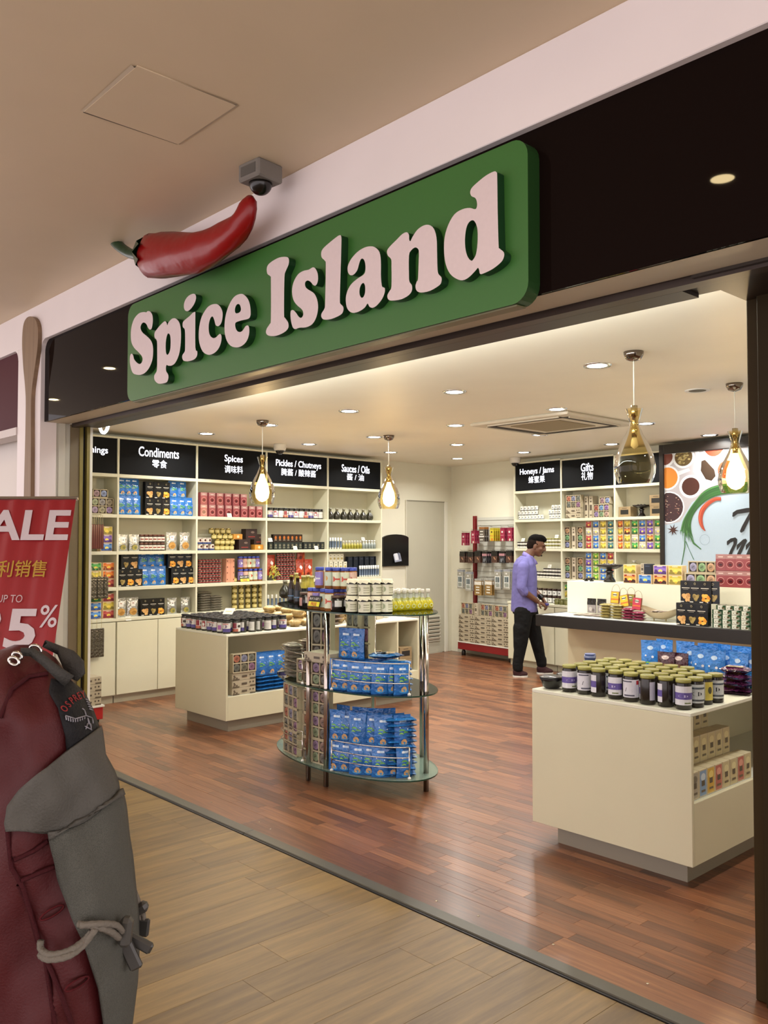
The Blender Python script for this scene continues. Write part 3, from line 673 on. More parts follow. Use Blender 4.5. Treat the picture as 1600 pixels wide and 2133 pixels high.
# island counters with an open shelf on their right side
def island(name_label, x0, y0, x1, y1, zt, zl, zo, open_lo, open_hi, insets, dv=()):
    o = empty('island_counter', T(x0, y0, 0), name_label, 'counter'); w, d = x1 - x0, y1 - y0; t = .02; C_ = '#cdc7a9'
    MB().box(0, 0, zt - t, w, d, zt, '#d9d8c6', 'paint', .003).obj('worktop', o)
    MB().box(0, 0, zl, w, t, zt - t, C_, 'paint', .002).obj('front_panel', o)
    MB().box(0, d - t, zl, w, d, zt - t, C_, 'paint', .002).obj('end_panel', o)
    MB().box(0, t, zl, t, d - t, zt - t, C_, 'paint', .002).obj('back_panel', o)
    MB().box(w - t, t, zl, w, d - t, zo, C_, 'paint', .002).obj('kick_panel', o)
    MB().box(t, t, zo - t, w - t, d - t, zo, '#c9c9bd', 'paint').obj('shelf', o)
    MB().box(w * .42, t, zo, w * .42 + .015, d - t, zt - t, '#c7c2a8', 'paint').obj('divider', o)
    for q in dv: MB().box(w * .42 + .015, q - .01, zo, w, q + .01, zt - t, C_, 'paint').obj('divider', o)
    a, b, c = insets
    MB().box(a, c, 0, w - b, d - c, zl, '#8d8574', 'paint').obj('plinth', o)
    return o
LX0, LX1, LY0 = -7.16, -6.31, 4.012
LY1 = pxx(873, 1291, LX1).y; LZT, LZO = .826, .3
island('cream island counter on the left, topped with dark pickle jars', LX0, LY0, LX1, LY1, LZT, .1, LZO, 0, 0, (.12, .05, .055), (1.15, 2.0))
RX0, RX1, RY0, RY1 = -2.935, -2.015, 3.80, 5.7; RZT = .82; RZO = .40
island('cream island counter at right front, topped with gold-lidded jars', RX0, RY0, RX1, RY1, RZT, .11, RZO, 0, 0, (.1, .075, .09))
# pay counter
tl = empty('pay_counter', T(-4.85, 6.38, 0), 'long pay counter with dark-edged top and raised white ledge', 'counter')
MB().box(-.03, 0, .85, 3.2, .03, .952, '#171210', 'satin', .003).box(-.03, .03, .85, 0, .98, .952, '#171210', 'satin').obj('dark_edge', tl)
MB().box(0, .03, .86, 3.2, .98, .95, '#d5d8cf', 'paint').obj('worktop', tl)
MB().box(.03, .40, .952, 3.2, .60, 1.245, '#d9d8c4', 'paint', .003).obj('ledge', tl)
MB().box(.03, .41, .0, 3.2, .9, .86, '#c8bfa0', 'paint').obj('body', tl)
TY = 6.38
# ================================================================ PRODUCTS
def fbox(w, d, h):
    return lambda u, v, l: (u * w, -d / 2 - l, v * h)
def fcyl(r, z0, z1, arc=3.4, r1=None):
    return lambda u, v, l: ((r + l) * math.sin(u * arc), -(r + l) * math.cos(u * arc), z0 + (z1 - z0) * v)
class MBc(MB): pass
def cyl_flat(m, shapes, fn, mat='gloss'):
    # split wide rectangles so they follow the curve
    out = []
    for s in shapes:
        if s[0] == 'r':
            n = max(1, int(abs(s[3] - s[1]) / .09 + .99)); dx = (s[3] - s[1]) / n
            out.append([('r', s[1] + dx * k, s[2], s[1] + dx * (k + 1), s[4], s[5]) for k in range(n)])
        else: out.append([s])
    for i, q in enumerate(out):
        for s in q: m.flat([s], fn, mat, .0006 + .0004 * i)
    return m
def jar(name, r, h, body, lid, shapes, lidh=.014, lz=(.2, .8), split=False, n=14, shoulder=.85, mat='gloss', lidmat='satin', cloth=False):
    b = MB().lathe([(r * .9, 0), (r, .004), (r, h * .78), (r * shoulder, h - lidh - .004), (r * shoulder, h - lidh)], n, body, mat)
    lab = MB(); cyl_flat(lab, shapes, fcyl(r, h * lz[0], h * lz[1]))
    l = MB()
    if cloth:
        vs = [(0, 0, h)]; k_ = 18
        for j, (rr_, zz) in enumerate(((r * .9, h), (r * .97, h - lidh), (r * 1.12, h - lidh * 2.1))):
            for k in range(k_):
                a = 2 * PI * k / k_; w = (1 + .09 * (-1) ** k * (j == 2)); vs.append((rr_ * w * math.cos(a), rr_ * w * math.sin(a), zz + (.006 * math.sin(k * 2.3) if j == 2 else 0)))
        fs = [(0, 1 + k, 1 + (k + 1) % k_) for k in range(k_)]
        for j in range(2): fs += [(1 + j * k_ + k, 1 + (j + 1) * k_ + k, 1 + (j + 1) * k_ + (k + 1) % k_, 1 + j * k_ + (k + 1) % k_) for k in range(k_)]
        l.add(vs, fs, lid, 'cloth', True)
    else: l.lathe([(r * .93, h - lidh), (r * .95, h - lidh + .002), (r * .95, h - .002), (r * .9, h)], n, lid, lidmat)
    if split: return Proto(name, [('body', b.mesh('body')), ('lid', l.mesh('lid')), ('label', lab.mesh('label'))], (2 * r, 2 * r, h))
    for q in (l, lab): # merge
        k = len(b.v); b.v += q.v; b.f += [[i + k for i in f_] for f_ in q.f]; b.c += q.c; b.m += q.m; b.sm += q.sm
    return single(name, b, (2 * r, 2 * r, h))
def carton(name, w, d, h, col, shapes, mat='satin', side=None):
    m = MB().box(-w / 2, -d / 2, 0, w / 2, d / 2, h, side or col, mat, .0015)
    m.flat([('r', -.49, .01, .49, .99, col)] + shapes, fbox(w, d, h), mat); return single(name, m, (w, d, h))
def pouch(name, w, d, h, col, shapes, mat='foil', back=None, lean=0.0):
    m = MB(); nx, nz = 6, 8
    def bulge(u, v): return d / 2 * max(0, math.cos(u * PI * .96)) ** .6 * (max(0, math.sin(min(1, v * 1.15 + .12) * PI * .97)) ** .5) * (1 if v < .86 else .35)
    def P(u, v, sd): return (u * w * (1 - .06 * math.sin(v * PI)), sd * bulge(u, v) + lean * v * h, v * h)
    for sd, c in ((-1, col), (1, back or col)):
        vs = [P(i / nx - .5, j / nz, sd) for j in range(nz + 1) for i in range(nx + 1)]
        fs = [(j * (nx + 1) + i, j * (nx + 1) + i + 1, (j + 1) * (nx + 1) + i + 1, (j + 1) * (nx + 1) + i) for j in range(nz) for i in range(nx)]
        if sd > 0: fs = [f[::-1] for f in fs]
        m.add(vs, fs, c, mat, True)
    def fn(u, v, l):
        p = P(u, v, -1); return (p[0], p[1] - l - .0025, p[2])
    m.flat(shapes, fn, mat if mat != 'silver' else 'foil'); return single(name, m, (w, d, h))
def tray(name, nx, nz, cols, cell=.077, d=.06, edge='#b3a78b'):
    """Shallow soap gift box: pale frame with one round soap in every compartment."""
    w, h = cell * nx + .008, cell * nz + .008; m = MB()
    m.box(-w / 2, -d / 2 + .014, 0, w / 2, d / 2, h, edge, 'matte', .001)
    m.box(-w / 2 + .004, -d / 2 + .0125, .004, w / 2 - .004, -d / 2 + .014, h - .004, '#3c342c')
    for i in range(nx + 1): x = -w / 2 + .004 + cell * i; m.box(x - .004, -d / 2, 0, x + .004, -d / 2 + .014, h, edge)
    for j in range(nz + 1): z = .004 + cell * j; m.box(-w / 2, -d / 2, z - .004, w / 2, -d / 2 + .014, z + .004, edge)
    parts = [('frame', m.mesh('frame'))]
    for j in range(nz):
        for i in range(nx):
            x, z = -w / 2 + .004 + cell * (i + .5), .004 + cell * (nz - j - .5); c = cols[(j * nx + i) % len(cols)]
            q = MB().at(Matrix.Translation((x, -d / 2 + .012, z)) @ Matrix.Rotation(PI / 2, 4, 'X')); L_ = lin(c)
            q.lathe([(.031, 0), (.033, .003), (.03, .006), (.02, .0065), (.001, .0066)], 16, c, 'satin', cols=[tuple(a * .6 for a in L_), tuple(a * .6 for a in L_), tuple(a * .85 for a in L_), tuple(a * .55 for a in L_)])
            for a in range(3): q.box(-.012 + .006 * a, -.007 + .004 * a, .0066, -.006 + .008 * a, .001 + .003 * a, .0078, tuple(b * .25 for b in L_))
            parts.append(('soap', q.mesh('soap')))
    return Proto(name, parts, (w, d, h))
def sidebox(w=.24, h=.062, d=.17, col='#aca18a'):
    sh = []
    rs_ = random.Random(5)
    for k in range(6):
        x = rs_.choice([-1, 1]) * rs_.uniform(.22, .45); sh.append(('e', x, rs_.uniform(.25, .7), .035, .13, rs_.choice(['#5e5344', '#7d705d', '#4a4136'])))
    sh += [('r', -.48, .03, -.2, .2, '#5b5040'), ('r', .25, .03, .48, .22, '#5b5040'), ('r', -.1, .36, .12, .62, '#544a3e')]
    return carton('soap_box', w, d, h, col, sh)
def bottle(name, prof, col, mat='gloss', cols=None, mats=None, n=12, size=None, deco=None):
    m = MB().lathe(prof, n, col, mat, cols=cols, mats=mats)
    if deco: deco(m)
    r = max(p[0] for p in prof); return single(name, m, (2 * r, 2 * r, prof[-1][1]))
def scene_print(sky, land, band, sun='#f0d65c', cream=True):
    s = [('r', -.45, .07, .45, .93, sky), ('e', .02, .4, .15, .17, sun), ('e', -.3, .45, .1, .12, land), ('r', -.45, .07, .45, .3, land), ('e', -.27, .3, .12, .16, land), ('e', .3, .3, .13, .14, land), ('e', .05, .25, .1, .1, band)]
    s += [('p', [(-.4, .93), (-.38, .72), (-.2, .8), (0, .83), (.2, .8), (.38, .72), (.4, .93)], band), ('r', -.2, .84, .2, .89, '#f3efe2')]; return s
TEAS = {'red': ('#c05a52', '#7a2330', '#a53a40'), 'blue': ('#5f97d6', '#2a4a86', '#3068b8'), 'yellow': ('#d9c85a', '#8a7a36', '#c9b03a'), 'green': ('#58b05a', '#24552d', '#2f8a42'), 'orange': ('#e88a3c', '#8a3c20', '#d9652a'), 'white': ('#d9d6c8', '#8d8a84', '#b8b5a8'), 'purple': ('#8a6cc0', '#4a2f72', '#6a4aa8'), 'teal': ('#5f9090', '#27454a', '#3d6a6c'), 'sunset': ('#e39a48', '#3a1c18', '#8f2a20'), 'lime': ('#8aba4a', '#4a6a2a', '#5a9a3a')}
TEA = {k: carton('tea_carton', .088, .07, .084, '#d3c7a8', scene_print(*v)) for k, v in TEAS.items()}
TEAW = {k: carton('tea_carton', .128, .075, .082, '#dcc49a', scene_print(*TEAS[k])) for k in ('yellow', 'purple', 'sunset', 'blue', 'orange', 'red', 'green')}
TEAT = {k: carton('tea_carton', .075, .07, .13, '#c9bd9b', [('r', -.42, .05, .42, .95, c), ('e', 0, .72, .3, .14, c2), ('r', -.2, .4, .2, .6, '#5a5240'), ('r', -.26, .18, .26, .26, '#6a604a')]) for k, c, c2 in (('cream', '#c4b78c', '#d9cf9f'), ('blue', '#7f9cbc', '#c4d2da'), ('red', '#b56a5c', '#d9a08c'), ('gold', '#d0a94a', '#e4cf7a'), ('grey', '#a8a08c', '#75705f'))}
def chips(c1, c2, n, seed):
    r_ = random.Random(seed); return [('e', r_.uniform(-.27, .27), r_.uniform(.12, .36), r_.uniform(.1, .17), r_.uniform(.05, .09), r_.choice([c1, c2])) for k in range(n)]
def blackbox(k, c1, c2):
    return carton('snack_box', .098, .055, .175, '#131417', chips(c1, c2, 12, k) + [('e', 0, .87, .09, .05, '#a59a78'), ('e', 0, .87, .06, .033, '#131417'), ('r', -.33, .66, .33, .69, '#cfcabb'), ('r', -.22, .6, .22, .615, '#8a8578'), ('r', -.45, .03, -.15, .075, '#c9c5bb')], 'gloss')
BLK = [blackbox(1, '#b98a52', '#d2a56a'), blackbox(2, '#7d6a3a', '#a08a52'), blackbox(3, '#d98f2f', '#f0b04e')]
def leafy(y, x, k=1.0, c='#5aa83c'): return ('p', [(x - .2 * k, y - .02), (x - .1 * k, y + .045), (x, y + .05), (x + .12 * k, y + .03), (x + .2 * k, y - .025), (x + .06 * k, y), (x - .06 * k, y)], c)
BLUE = pouch('coconut_pouch', .118, .066, .2, '#2268b4', [('r', -.2, .76, .22, .83, '#b9d3ea'), ('e', -.1, .8, .09, .04, '#dce9f3'), leafy(.52, -.1), leafy(.45, .12, .9, '#4a9438'), leafy(.42, -.16, .7, '#78b84a'), ('e', -.22, .62, .03, .018, '#dce9f3'), ('e', .24, .56, .03, .018, '#dce9f3'), ('e', -.02, .11, .26, .06, '#3f96d6'), ('p', [(-.16, .1), (-.17, .2), (-.04, .27), (.1, .25), (.18, .17), (.12, .09)], '#cfa878')], back='#1d5a9c')
BLUEB = pouch('coconut_pouch', .115, .05, .2, '#2b78c8', [('e', -.02, .78, .16, .06, '#bcd6ec'), ('e', .12, .52, .07, .035, '#e4eef5'), ('e', -.25, .55, .05, .028, '#e4eef5'), leafy(.33, -.1, 1.0, '#5fa444'), leafy(.22, .15, 1.1, '#3f8a3a'), ('e', -.2, .1, .08, .04, '#e4eef5'), ('e', .1, .08, .2, .05, '#2f7a3a')])
SILV = pouch('silver_pouch', .13, .04, .195, '#c2c2bd', [('r', -.2, .55, .2, .8, '#e5e2da'), ('e', 0, .72, .06, .035, '#8a4a32'), ('e', 0, .28, .34, .19, '#c2934e'), ('e', .06, .22, .2, .1, '#a87a3a')], 'silver')
SILV2 = pouch('silver_pouch', .115, .035, .17, '#b4b6b2', [('r', -.18, .5, .18, .78, '#e2e0da'), ('e', 0, .66, .05, .04, '#3a3a38'), ('e', 0, .22, .28, .16, '#9c9048'), ('e', .08, .2, .13, .08, '#6f7040')], 'silver')
MAROON = pouch('maroon_pouch', .11, .04, .12, '#43202c', [('e', 0, .75, .22, .1, '#cdb9b4'), ('e', .05, .32, .26, .16, '#6b4a3c')])
PURP = pouch('purple_packet', .13, .035, .1, '#3b1838', [('r', -.4, .45, .4, .6, '#b9a3b4'), ('r', -.45, .08, .1, .32, '#b99a3a'), ('e', .25, .25, .14, .12, '#c9a83e')])
SPICE = carton('spice_box', .085, .05, .132, '#8d4448', [('r', -.49, .72, .49, .99, '#a07672'), ('r', -.24, .82, .24, .87, '#d8c4bc'), ('e', 0, .38, .36, .22, '#c9908a'), ('e', 0, .38, .32, .18, '#6e2024'), ('e', .02, .36, .16, .07, '#3c1214')], 'gloss')
PICK = [jar('pickle_jar', .034, .125, '#2c2a22', '#16171a', sh, lz=(.12, .72), split=True) for sh in (
    [('r', -.5, 0, .5, 1, '#d6d3cf'), ('r', -.5, 0, .5, .38, '#4f4584'), ('e', 0, .62, .16, .2, '#7a6a7c'), ('r', -.24, .85, .24, .94, '#b86a62')],
    [('r', -.5, 0, .5, 1, '#cfccc6'), ('r', -.3, .3, -.05, .95, '#8c2c34'), ('r', .05, .2, .3, .7, '#a35a9c'), ('e', -.18, .55, .08, .2, '#d6d3cf')],
    [('r', -.5, 0, .5, 1, '#d4d3cd'), ('r', -.3, .15, .3, .18, '#77736d'), ('r', -.3, .35, .3, .38, '#8a8680'), ('r', -.3, .6, .3, .63, '#8a8680')],
    [('r', -.5, 0, .5, 1, '#d2cfca'), ('r', -.5, 0, .1, .3, '#b0604c'), ('r', -.32, .35, -.02, .98, '#7e2530'), ('e', .18, .6, .12, .16, '#3c3430')])]
PICKS = [Proto(p.name, p.parts, p.size) for p in PICK]
HILO = [jar('fish_pickle_jar', .038, .142, '#1f1813', '#8f8b45', sh, .016, (.16, .78), True, 20, .9, lidmat='gloss') for sh in (
    [('r', -.5, 0, .5, 1, '#d7d6dc'), ('r', -.5, .3, .5, .66, '#5c4d92'), ('e', .05, .48, .18, .07, '#b9b0d6'), ('r', .1, .08, .34, .14, '#5d6a3a')],
    [('r', -.5, 0, .5, 1, '#d3d2da'), ('p', [(-.3, .4), (-.1, .55), (.15, .52), (.3, .42), (.12, .32), (-.15, .32)], '#22252e'), ('r', .28, .72, .42, .95, '#a8242e'), ('r', -.32, .86, .1, .93, '#4a4a58'), ('r', -.2, .08, .2, .16, '#50505e')],
    [('r', -.5, 0, -.16, 1, '#d7d6dc'), ('r', -.5, .3, -.16, .66, '#5c4d92'), ('r', .26, 0, .5, 1, '#b4b2c4')],
    [('r', -.5, 0, .5, 1, '#d5d6d2'), ('r', .12, 0, .5, 1, '#d3c25c'), ('r', -.36, .1, .04, .14, '#8d8d88'), ('r', -.36, .3, .04, .33, '#8d8d88'), ('r', -.36, .6, .04, .63, '#8d8d88'), ('e', .3, .55, .08, .2, '#4a4a30')],
    [('r', -.5, 0, .5, 1, '#cdd3d4'), ('e', -.1, .5, .18, .12, '#2d3136'), ('r', -.3, .75, .3, .85, '#4b5560'), ('r', -.3, .1, .3, .2, '#50565a')])]
CLOTHJ = jar('cloth_top_jar', .04, .108, '#15110f', '#d9d4bd', [('r', -.5, 0, .5, 1, '#cfcdb6'), ('e', -.16, .55, .12, .26, '#8d9672'), ('r', .1, .65, .4, .72, '#77755f'), ('r', .1, .45, .4, .5, '#8d8b74'), ('r', .1, .2, .4, .26, '#8d8b74')], .012, (.06, .68), True, 16, .92, cloth=True)
HONEY = jar('honey_jar', .024, .058, '#1c1512', '#c4c1b4', [('r', -.5, 0, .5, 1, '#d6d6d0'), ('e', 0, .5, .16, .25, '#2a2826')], .01, (.15, .85), n=10, cloth=True)
JAM = jar('jam_jar', .026, .04, '#2a1410', '#1d1915', [('r', -.5, 0, .5, 1, '#d2d0c6')], .011, (.12, .62), n=10)
JAMG = jar('jam_jar', .026, .042, '#3a2c16', '#8d8a3a', [('r', -.5, 0, .5, 1, '#d2d0c0')], .011, (.12, .62), n=10)
JAMT = jar('jam_jar', .032, .09, '#241412', '#3a2018', [('r', -.5, 0, .5, 1, '#dadad6'), ('e', 0, .5, .14, .25, '#35343a')], .014, (.1, .72), n=12)
GREENT = jar('green_tin', .032, .075, '#6b6a3c', '#75744a', [('r', -.5, .8, .5, .9, '#4c4b2c')], .01, n=12)
SAUCEJ = jar('relish_jar', .03, .085, '#2c1712', '#5a3524', [('r', -.5, 0, .5, 1, '#cfccc0'), ('r', -.2, .35, .2, .6, '#8c3c34')], .018, (.15, .7), n=12)
GOLDJ = jar('gold_jar', .031, .06, '#8a7c40', '#a8965a', [('r', -.4, .1, .4, .9, '#c4b678')], .012, (.15, .8), n=10, mat='gloss', lidmat='metal')
TINW = jar('white_tin', .033, .068, '#c9b9ac', '#c9c6bd', [('r', -.5, 0, .5, .28, '#31406e'), ('e', 0, .62, .12, .2, '#4a2622')], .006, (.02, .98), n=12)
TINB = jar('red_tin', .022, .052, '#4a2a26', '#8d8580', [('r', -.5, .1, .5, .9, '#9a3a38'), ('r', -.5, .3, .5, .72, '#2a1c1a'), ('e', 0, .5, .2, .2, '#b9a898')], .008, (.1, .9), n=10, lidmat='metal')
BLUEL = [jar('spice_jar', .032, .143, '#8d5a2c', '#31429c', sh, .022, (.14, .78), n=14) for sh in (
    [('r', -.5, 0, .5, 1, '#8474b4'), ('e', -.1, .5, .14, .18, '#dcdcea'), ('r', 0, .44, .3, .56, '#dcdcea')],
    [('r', -.5, 0, .5, 1, '#cfd3b8'), ('e', -.05, .5, .17, .2, '#b8442c'), ('r', .1, .44, .4, .56, '#b8442c')],
    [('r', -.5, 0, .5, 1, '#b9c4b0'), ('e', 0, .55, .16, .18, '#c98a34')], [('r', -.5, 0, .5, 1, '#c9a898'), ('e', .05, .5, .15, .18, '#a85a4c')])]
DARKB = carton('tea_box', .062, .05, .09, '#1d211f', [('r', -.4, .1, .4, .9, '#2c322e'), ('e', 0, .55, .22, .2, '#6d6a58'), ('r', -.25, .2, .25, .28, '#8a8a78')], 'gloss')
DARKO = carton('tea_box', .062, .05, .09, '#241a14', [('r', -.4, .1, .4, .9, '#35261c'), ('e', 0, .55, .24, .24, '#a8622c'), ('r', -.25, .2, .25, .28, '#8a8a78')], 'gloss')
CHOC = carton('chocolate_box', .16, .09, .12, '#2a1a17', [('e', .1, .68, .16, .1, '#6d5a50'), ('r', -.3, .2, .3, .3, '#7e2a24')], 'satin')
CHOCO = carton('chocolate_box', .12, .08, .06, '#b8812f', [('e', 0, .5, .14, .26, '#d9c9a0'), ('r', -.4, .1, .4, .16, '#6e3c1c')], 'satin')
PEACH = carton('peach_carton', .11, .09, .265, '#c98d72', [('r', -.02, 0, .02, 1, '#a86e58'), ('e', -.38, .12, .06, .03, '#5a2e22'), ('e', .38, .12, .06, .03, '#5a2e22'), ('e', -.38, .4, .06, .03, '#5a2e22'), ('e', .38, .4, .06, .03, '#5a2e22'), ('e', -.38, .65, .06, .03, '#5a2e22'), ('e', .38, .65, .06, .03, '#5a2e22'), ('e', -.38, .9, .06, .03, '#5a2e22'), ('e', .38, .9, .06, .03, '#5a2e22')])
KRAFT = carton('kraft_carton', .17, .12, .12, '#8f7a58', [('r', -.33, .25, .33, .7, '#16130f'), ('r', -.2, .82, .2, .88, '#544632')], 'matte')
WHITEB = carton('white_carton', .058, .05, .1, '#cfcdb8', [('e', 0, .4, .3, .14, '#a89a5c'), ('r', -.2, .72, .2, .82, '#77745f')])
NAVY = carton('navy_carton', .07, .06, .13, '#18202f', [('r', -.3, .75, .3, .8, '#4a5870')], 'satin')
ROUNDB = bottle('round_bottle', [(.03, 0), (.048, .02), (.05, .045), (.04, .075), (.018, .105), (.016, .125), (.02, .13), (.02, .145)], '#2c2a20', cols=['#2c2a20'] * 4 + ['#55513c', '#55513c', '#8f8b78'], n=14)
VIAL = bottle('vial', [(.013, 0), (.013, .02), (.0125, .021), (.0125, .1), (.013, .101), (.013, .145)], '#5a6a80', cols=['#cfd2cc', '#5f6a78', '#5a6a80', '#8795a5', '#d9dcd8'], n=10)
OILS = bottle('oil_bottle', [(.021, 0), (.021, .05), (.009, .075), (.009, .09), (.012, .091), (.012, .105)], '#a09a3a', cols=['#8f8a2c', '#a8a25a', '#c9c8b0', '#c9c8b0', '#d3d1c8'], n=10)
CLEARB = bottle('clear_bottle', [(.02, 0), (.02, .06), (.01, .08), (.01, .095), (.013, .096), (.013, .112)], '#9aa3a3', cols=['#87918f', '#a9b2b0', '#c9cfcc', '#c9cfcc', '#dadcd8'], n=10)
def loop_(m):
    m.tube([(.012 * math.cos(t * PI / 5), -.036 - .004, .028 + .012 * math.sin(t * PI / 5)) for t in range(11)], .0022, 5, '#c9cfa0', 'gloss', False)
OILB = bottle('oil_bottle', [(.03, 0), (.036, .012), (.037, .04), (.028, .062), (.013, .08), (.0115, .1), (.0115, .112), (.014, .113), (.014, .135), (.012, .137)], '#b5a800', cols=['#a59a00', '#b8ac06', '#b0a40a', '#9a9a4a', '#a8aca0', '#b9bcb4', '#b37a62', '#dcd8cf', '#e4e1d8'], n=14, deco=loop_)
TALLD = bottle('sauce_bottle', [(.027, 0), (.028, .004), (.028, .11), (.014, .15), (.013, .19), (.015, .191), (.015, .205)], '#1a0f0c', cols=['#1a0f0c', '#1a0f0c', '#23130d', '#2c1a10', '#9c8a3c', '#9c8a3c'], n=14, deco=lambda m: cyl_flat(m, [('r', -.5, 0, .5, 1, '#20242c'), ('r', -.3, .3, .3, .4, '#4f6a8a')], fcyl(.028, .02, .1)))
TALLY = bottle('sauce_bottle', [(.027, 0), (.028, .004), (.028, .11), (.018, .15), (.016, .19), (.018, .191), (.018, .205)], '#1f160c', cols=['#1f160c', '#1f160c', '#a89a3a', '#b0a348', '#b9ad5a', '#c4bc86'], n=14, deco=lambda m: cyl_flat(m, [('r', -.5, 0, .5, 1, '#23262c'), ('r', -.3, .1, .3, .6, '#b9a884')], fcyl(.028, .02, .1)))
SQUATJ = jar('chutney_jar', .044, .105, '#181210', '#4a3222', [('r', -.34, .05, -.06, .75, '#b08078'), ('r', .1, .3, .42, .8, '#c9c9c4')], .016, (.08, .85), n=16)
BASKET = bottle('sweet_basket', [(.04, 0), (.058, .03), (.062, .045), (.05, .058), (.02, .068), (.004, .07)], '#a88c56', 'foil', cols=['#8a6c3a', '#a88c56', '#c4ab78', '#d3c193', '#c9b688'], n=12)
TIN4 = jar('fish_tin', .036, .034, '#b9bcb0', '#9c9c96', [('r', -.5, 0, .5, 1, '#c9ccc0'), ('r', -.5, 0, -.1, 1, '#2c4a34'), ('e', .15, .4, .16, .26, '#5a4a30'), ('r', .2, .6, .5, .95, '#2c5a3c')], .004, (.03, .97), n=14, lidmat='metal')
HK3 = None
PACKY = pouch('snack_packet', .1, .02, .035, '#b9a860', [('r', -.3, .3, .3, .7, '#d9cfa0')])
def flatpack(name, w, d, h, col, shapes, mat='foil'):
    m = MB(); nx, ny = 6, 4
    for sd in (1, -1):
        vs = []
        for j in range(ny + 1):
            for i in range(nx + 1):
                u, v = i / nx - .5, j / ny - .5; e = (max(0, 1 - (2 * abs(u)) ** 5) * max(0, 1 - (2 * abs(v)) ** 5)) ** .4 * .82 + .18 - .1 * math.sin(7 * u) * math.sin(5 * v)
                vs.append((u * w, v * d, h / 2 + sd * h / 2 * e))
        fs = [(j * (nx + 1) + i, j * (nx + 1) + i + 1, (j + 1) * (nx + 1) + i + 1, (j + 1) * (nx + 1) + i) for j in range(ny) for i in range(nx)]
        m.add(vs, fs if sd > 0 else [f[::-1] for f in fs], col, mat, True)
    m.flat(shapes, lambda u, v, l: (u * w, v * d, h + l + .0003), mat); return single(name, m, (w, d, h))
FPY = flatpack('snack_packet', .1, .08, .024, '#a8985a', [('r', -.3, -.3, .3, .3, '#c9bd84')])
FPP = flatpack('snack_packet', .1, .08, .024, '#8d3550', [('r', -.3, -.3, .3, .3, '#b06a80')])
FPB = flatpack('coconut_pouch', .2, .122, .032, '#2b6fb4', [('r', -.3, -.3, .3, .3, '#5a9ad0'), ('e', .2, 0, .15, .2, '#c9b48a')])
FPG = flatpack('clear_packet', .15, .11, .036, '#8f897b', [('r', -.3, -.3, .3, .3, '#b9b6ac')], 'foil')
FPW = flatpack('pale_packet', .15, .11, .02, '#a8988a', [('r', -.35, -.35, .35, .35, '#c4b4a8')])
PRC = [0]
def tag_card(w=.06, h=.045):
    return single('price_card', MB().at(Matrix.Rotation(-.35, 4, 'X')).box(-w / 2, -.001, 0, w / 2, .001, h, '#d8d6cc').flat([('r', -.35, .3, .35, .42, '#8f8c82'), ('r', -.35, .6, .1, .72, '#8f8c82')], lambda u, v, l: (u * w, -.001 - l, v * h)), (w, .002, h))
CARD = tag_card()
# ---------------------------------------------------------------- placing
def line(fr, protos, pa, pb, n, z, label, cat, group=None, d=.05, jit=.002, y=1150, rot=0.0, rnd=None):
    """n copies side by side between two columns of pixels, standing at height z on a front plane."""
    a, b = fr.px(pa, y, d)[0], fr.px(pb, y, d)[0]; rs_ = rnd or random; out = []
    for k in range(n):
        p = protos[k % len(protos)] if isinstance(protos, (list, tuple)) else protos
        s_ = a + (b - a) * (k + .5) / n
        o = p.put(fr.M(s_ + rs_.uniform(-jit, jit), d + p.d / 2, z + .0005, rot + rs_.uniform(-.04, .04) * (jit > 0)), label, cat, group); out.append(o)
    return out
def fit(fr, protos, pa, pb, z, label, cat, group=None, d=.05, y=1150, gap=.003, depth=1, **k):
    p = protos[0] if isinstance(protos, (list, tuple)) else protos
    w = fr.px(pb, y, d)[0] - fr.px(pa, y, d)[0]; n = max(1, int(round(w / (p.w + gap))))
    for q in range(depth): line(fr, protos, pa, pb, n, z, label, cat, group, d + q * (p.d + .004), y=y, **k)
    return n
# ================================================================ STOCK ON THE LEFT WALL
Z1, Z2, Z3, Z4 = ZS_L + (ZB_L,)
SOAPC = ['#b8745c', '#8a8ca6', '#7e8074', '#74766c', '#7c7866', '#96708e']
SOAPP = ['#a4b08e', '#9c9a9a', '#a79f8c', '#b09ab8', '#a8a284', '#a78fc4']
TR32 = tray('soap_gift_tray', 3, 2, SOAPC); TR32B = tray('soap_gift_tray', 3, 2, ['#b06a58', '#7fa8d0', '#9a7ab0', '#9a86b4', '#86a07c', '#bfa092'])
TR32P = tray('soap_gift_tray', 3, 2, SOAPP); TR22 = tray('soap_gift_tray', 2, 2, ['#957c9a', '#a08478', '#8c9c78', '#7e7a70'])
TR21 = tray('soap_gift_tray', 2, 1, ['#a88a92', '#8f9fc8']); TR31 = tray('soap_gift_tray', 3, 1, ['#a9a6c6', '#8fb582', '#d0a680'])
TRV = tray('soap_gift_tray', 1, 3, ['#c49a76', '#78a878', '#8e92bc'], cell=.088)
TR2V = tray('soap_gift_tray', 2, 4, ['#77766c', '#8a8884', '#6e6c62', '#8c5a72', '#706e62', '#7d6a60', '#8a5a50', '#6f7468'])
SBX = sidebox(); SBXV = carton('soap_box', .055, .1, .27, '#b9ae98', [('r', -.3, .1, .3, .16, '#5e5344'), ('r', -.3, .35, .3, .6, '#544a3e'), ('e', 0, .75, .25, .04, '#5e5344'), ('e', 0, .88, .2, .03, '#5e5344')])
def one(fr, p, px_, z, label, cat, group=None, d=.05, y=1150, rot=0.0): return p.put(fr.M(fr.px(px_, y, d)[0], d + p.d / 2, z + .0005, rot), label, cat, group)
